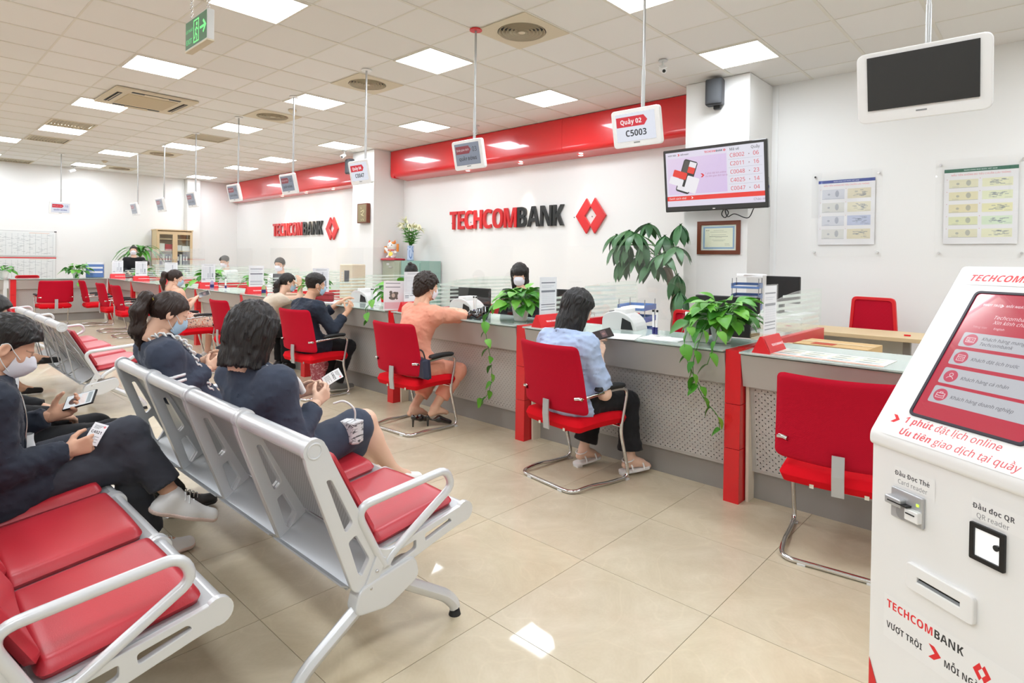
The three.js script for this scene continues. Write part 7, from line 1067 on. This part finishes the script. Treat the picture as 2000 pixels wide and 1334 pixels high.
{ // money tree by the right pillar
  const t = thing('money_tree', 'money tree with drooping palmate leaves left of the right pillar', 'plant', [-3.42, 0, -6.62]);
  mesh(t, 'pot', new THREE.LatheGeometry([[0, 0], [0.15, 0], [0.2, 0.4], [0.19, 0.42], [0.17, 0.38], [0, 0.38]].map((p) => new THREE.Vector2(...p)), 24), M.white); mesh(t, 'soil', cyl(0.17, 0.17, 0.02, 20), M.soil, [0, 0.38, 0]);
  for (let k = 0; k < 3; k++) { const pts = []; for (let i = 0; i <= 12; i++) { const a = k * 2.094 + i * 0.7; pts.push([Math.cos(a) * 0.028 - (i > 8 ? (i - 8) * 0.03 : 0), 0.36 + i * 0.09, Math.sin(a) * 0.028]); } mesh(t, 'trunk', curveTube(pts, 0.026, 50, 8), M.bark); }
  const leafG = [heartLeaf(0.27, 0.1, 0.2, 0.45, 1.0), heartLeaf(0.24, 0.09, 0.2, 0.6, 1.05)], lm = [0x376a3a, 0x2c5830, 0x437244].map((c) => phy({ color: c, roughness: 0.4, side: THREE.DoubleSide })), st = [];
  const hubs = [[-0.1, 1.82, 0.1], [-0.35, 1.98, 0.05], [-0.6, 1.9, 0.1], [-0.78, 1.72, 0.05], [-0.55, 1.72, 0.2], [-0.3, 1.72, 0.25], [0.08, 1.95, 0.05], [-0.45, 1.55, 0.15], [0.12, 1.68, 0.2], [-0.2, 1.5, 0.2], [-0.7, 1.52, 0.1], [0.1, 1.35, 0.15], [0.16, 1.15, 0.2], [-0.85, 1.85, 0.0], [-0.02, 1.6, 0.3], [-0.4, 1.85, 0.3]];
  hubs.forEach((h, k) => { st.push(curveTube([[-0.1, 1.44, 0], [(h[0] - 0.1) / 2, (h[1] + 1.5) / 2 + 0.08, h[2] / 2], h], 0.006, 10, 5)); const n = 7; for (let q = 0; q < n; q++) { const a = q / n * 6.283 + k, m = mesh(t, 'leaf', leafG[q % 2], lm[(q + k) % 3], h); aim(m, V(Math.cos(a), -0.75 + 0.4 * Math.sin(k), Math.sin(a)), rr(-0.3, 0.3)); m.scale.setScalar(rr(0.85, 1.15)); } });
  mesh(t, 'leaf_stalks', merge(st), leafMats[2]);
}
{ // dracaena by the far bookcase
  const t = thing('potted_palm', 'arching long-leaved dracaena behind the standing clerk', 'plant', [-17.98, 0, -4.8]); mesh(t, 'pot', new THREE.LatheGeometry([[0, 0], [0.16, 0], [0.2, 0.4], [0.18, 0.4], [0, 0.36]].map((p) => new THREE.Vector2(...p)), 20), M.darkGrey); mesh(t, 'trunk', cyl(0.03, 0.035, 1.15, 10), M.bark, [0, 0.93, 0]);
  const blade = (L, w, d) => { const pos = [], idx = [], n = 10; for (let j = 0; j <= n; j++) { const v = j / n, hw = w / 2 * Math.max(0, Math.sin(Math.PI * Math.min(1, v * 0.9 + 0.1))) ** 0.7, a = 1.1 - d * v, x = L * v * Math.cos(0.55), y = L * (v * 0.8 - d * 0.55 * v * v); for (const s of [-1, 0, 1]) pos.push(x, y + Math.abs(s) * 0.01, s * hw); } for (let j = 0; j < n; j++) for (let i = 0; i < 2; i++) { const a = j * 3 + i; idx.push(a, a + 1, a + 4, a, a + 4, a + 3); } const g = new THREE.BufferGeometry(); g.setAttribute('position', new THREE.Float32BufferAttribute(pos, 3)); g.setIndex(idx); g.computeVertexNormals(); return g; };
  const bl = [blade(0.75, 0.09, 1.9), blade(0.62, 0.085, 1.5), blade(0.85, 0.08, 2.1)]; for (let k = 0; k < 26; k++) { const m = mesh(t, 'leaf', bl[k % 3], leafMats[[0, 2, 2][k % 3]], [0, 1.44 + (k % 5) * 0.05, 0], [0, k * 2.4, 0]); m.scale.setScalar(rr(0.8, 1.05)); }
}
{ // bookcase with glass doors and binders
  const t = thing('bookcase', 'pale wood bookcase with two glass doors in the far corner', 'bookcase', [-18.38, 0, -5.7], Math.PI / 2); mesh(t, 'carcass', merge([at(bx(0.92, 2.2, 0.02), 0, 1.1, -0.2), at(bx(0.03, 2.2, 0.42), -0.445, 1.1, 0), at(bx(0.03, 2.2, 0.42), 0.445, 1.1, 0), at(bx(0.95, 0.03, 0.44), 0, 2.205, 0), at(bx(0.9, 0.1, 0.4), 0, 0.05, 0)]), M.wood); for (const y of [0.75, 1.2, 1.62, 1.95]) mesh(t, 'shelf', bx(0.86, 0.02, 0.38), M.wood, [0, y, 0]);
  for (const s of [-1, 1]) { const fr = polyShape([[-0.225, 0.12], [0.225, 0.12], [0.225, 2.16], [-0.225, 2.16]]); fr.holes.push(polyShape([[-0.165, 0.66], [0.165, 0.66], [0.165, 2.08], [-0.165, 2.08]])); const d = mesh(t, 'door', extr(fr, 0.018, 0.001), M.wood, [s * 0.226, 0, 0.212]); mesh(d, 'pane', bx(0.33, 1.42, 0.003), M.pane, [0, 1.37, 0.009]); mesh(d, 'handle', rb(0.012, 0.1, 0.012, 0.003), M.chrome, [-s * 0.19, 1.35, 0.026]); }
  const cols = [0x2f3f66, 0xe8e8e8, 0x2a3555, 0x31456e, 0xdedede, 0x6c6f76]; const names = ['dark blue', 'white', 'navy', 'blue', 'pale', 'grey'];
  for (const [r, y] of [[0, 1.21], [1, 0.76]]) for (let k = 0; k < 11; k++) { const b = thing('ring_binder', `${names[(k * 2 + r) % 6]} ring binder on the ${r ? 'lower visible' : 'middle'} bookcase shelf, ${['first', 'second', 'third', 'fourth', 'fifth', 'sixth', 'seventh', 'eighth', 'ninth', 'tenth', 'eleventh'][k]} from the left`, 'binder', [-18.38, y, -5.7 + 0.4 - k * 0.073], Math.PI / 2, r ? 'binders on the lower shelf' : 'binders on the middle shelf'); mesh(b, 'cover', rb(0.062, 0.32, 0.26, 0.004), std({ color: cols[(k * 2 + r) % 6], roughness: 0.6 }), [0, 0.161, 0]); mesh(b, 'spine_label', bx(0.04, 0.12, 0.002), M.paper, [0, 0.2, 0.131]); }
  for (const [k, c] of [0xe9e6e2, 0xb6323a, 0xdfe0e2, 0xefefef].entries()) solo('document_pile', ['white document pile left on the top bookcase shelf', 'red folder pile on the top bookcase shelf', 'grey document pile under the top shelf', 'tilted white document pile on the top bookcase shelf'][k], 'documents', rb(0.2, 0.2 - k * 0.02, 0.28, 0.005), std({ color: c, roughness: 0.8 }), [-18.36, 1.73 - k * 0.01, -5.36 - k * 0.215], [0, Math.PI / 2, 0]);
}
{ // planning whiteboards
  const tex = canvasTex(900, 700, (g, w, h) => { g.fillStyle = '#eceeec'; g.fillRect(0, 0, w, h); g.strokeStyle = '#aab0b0'; g.lineWidth = 2; for (let i = 0; i < 16; i++) { g.beginPath(); g.moveTo(20 + i * 57, 60); g.lineTo(20 + i * 57, h - 20); g.stroke(); } for (let j = 0; j < 24; j++) { g.beginPath(); g.moveTo(10, 60 + j * 27); g.lineTo(w - 10, 60 + j * 27); g.stroke(); } g.fillStyle = '#8a8f93'; for (let k = 0; k < 160; k++) g.fillRect(24 + rnd() * 820, 70 + rnd() * 590, 12 + rnd() * 34, 5); g.fillStyle = '#e7b79a'; g.fillRect(20, 30, 120, 16); g.fillRect(640, 34, 200, 12); });
  for (const [n, [y0, y1]] of [[1.43, 2.06], [0.86, 1.4]].entries()) { const t = thing('planning_board', ['upper white planning board on the far left wall', 'lower white planning board with a red top edge'][n], 'whiteboard', [XL, (y0 + y1) / 2, -2.2], Math.PI / 2, 'planning boards'); mesh(t, 'panel', bx(1.84, y1 - y0, 0.02), M.lightGrey, [0, 0, 0.012]); mesh(t, 'chart', new THREE.PlaneGeometry(1.8, y1 - y0 - 0.04), std({ map: tex, roughness: 0.35 }), [0, 0, 0.0225]); if (n) mesh(t, 'red_edge', bx(1.84, 0.025, 0.006), M.redPlastic, [0, (y1 - y0) / 2 - 0.01, 0.024]); else mesh(t, 'corner_clip', bx(0.05, 0.025, 0.01), M.darkGrey, [0.9, (y1 - y0) / 2 - 0.01, 0.024]); }
}
renderer.render(scene, camera);
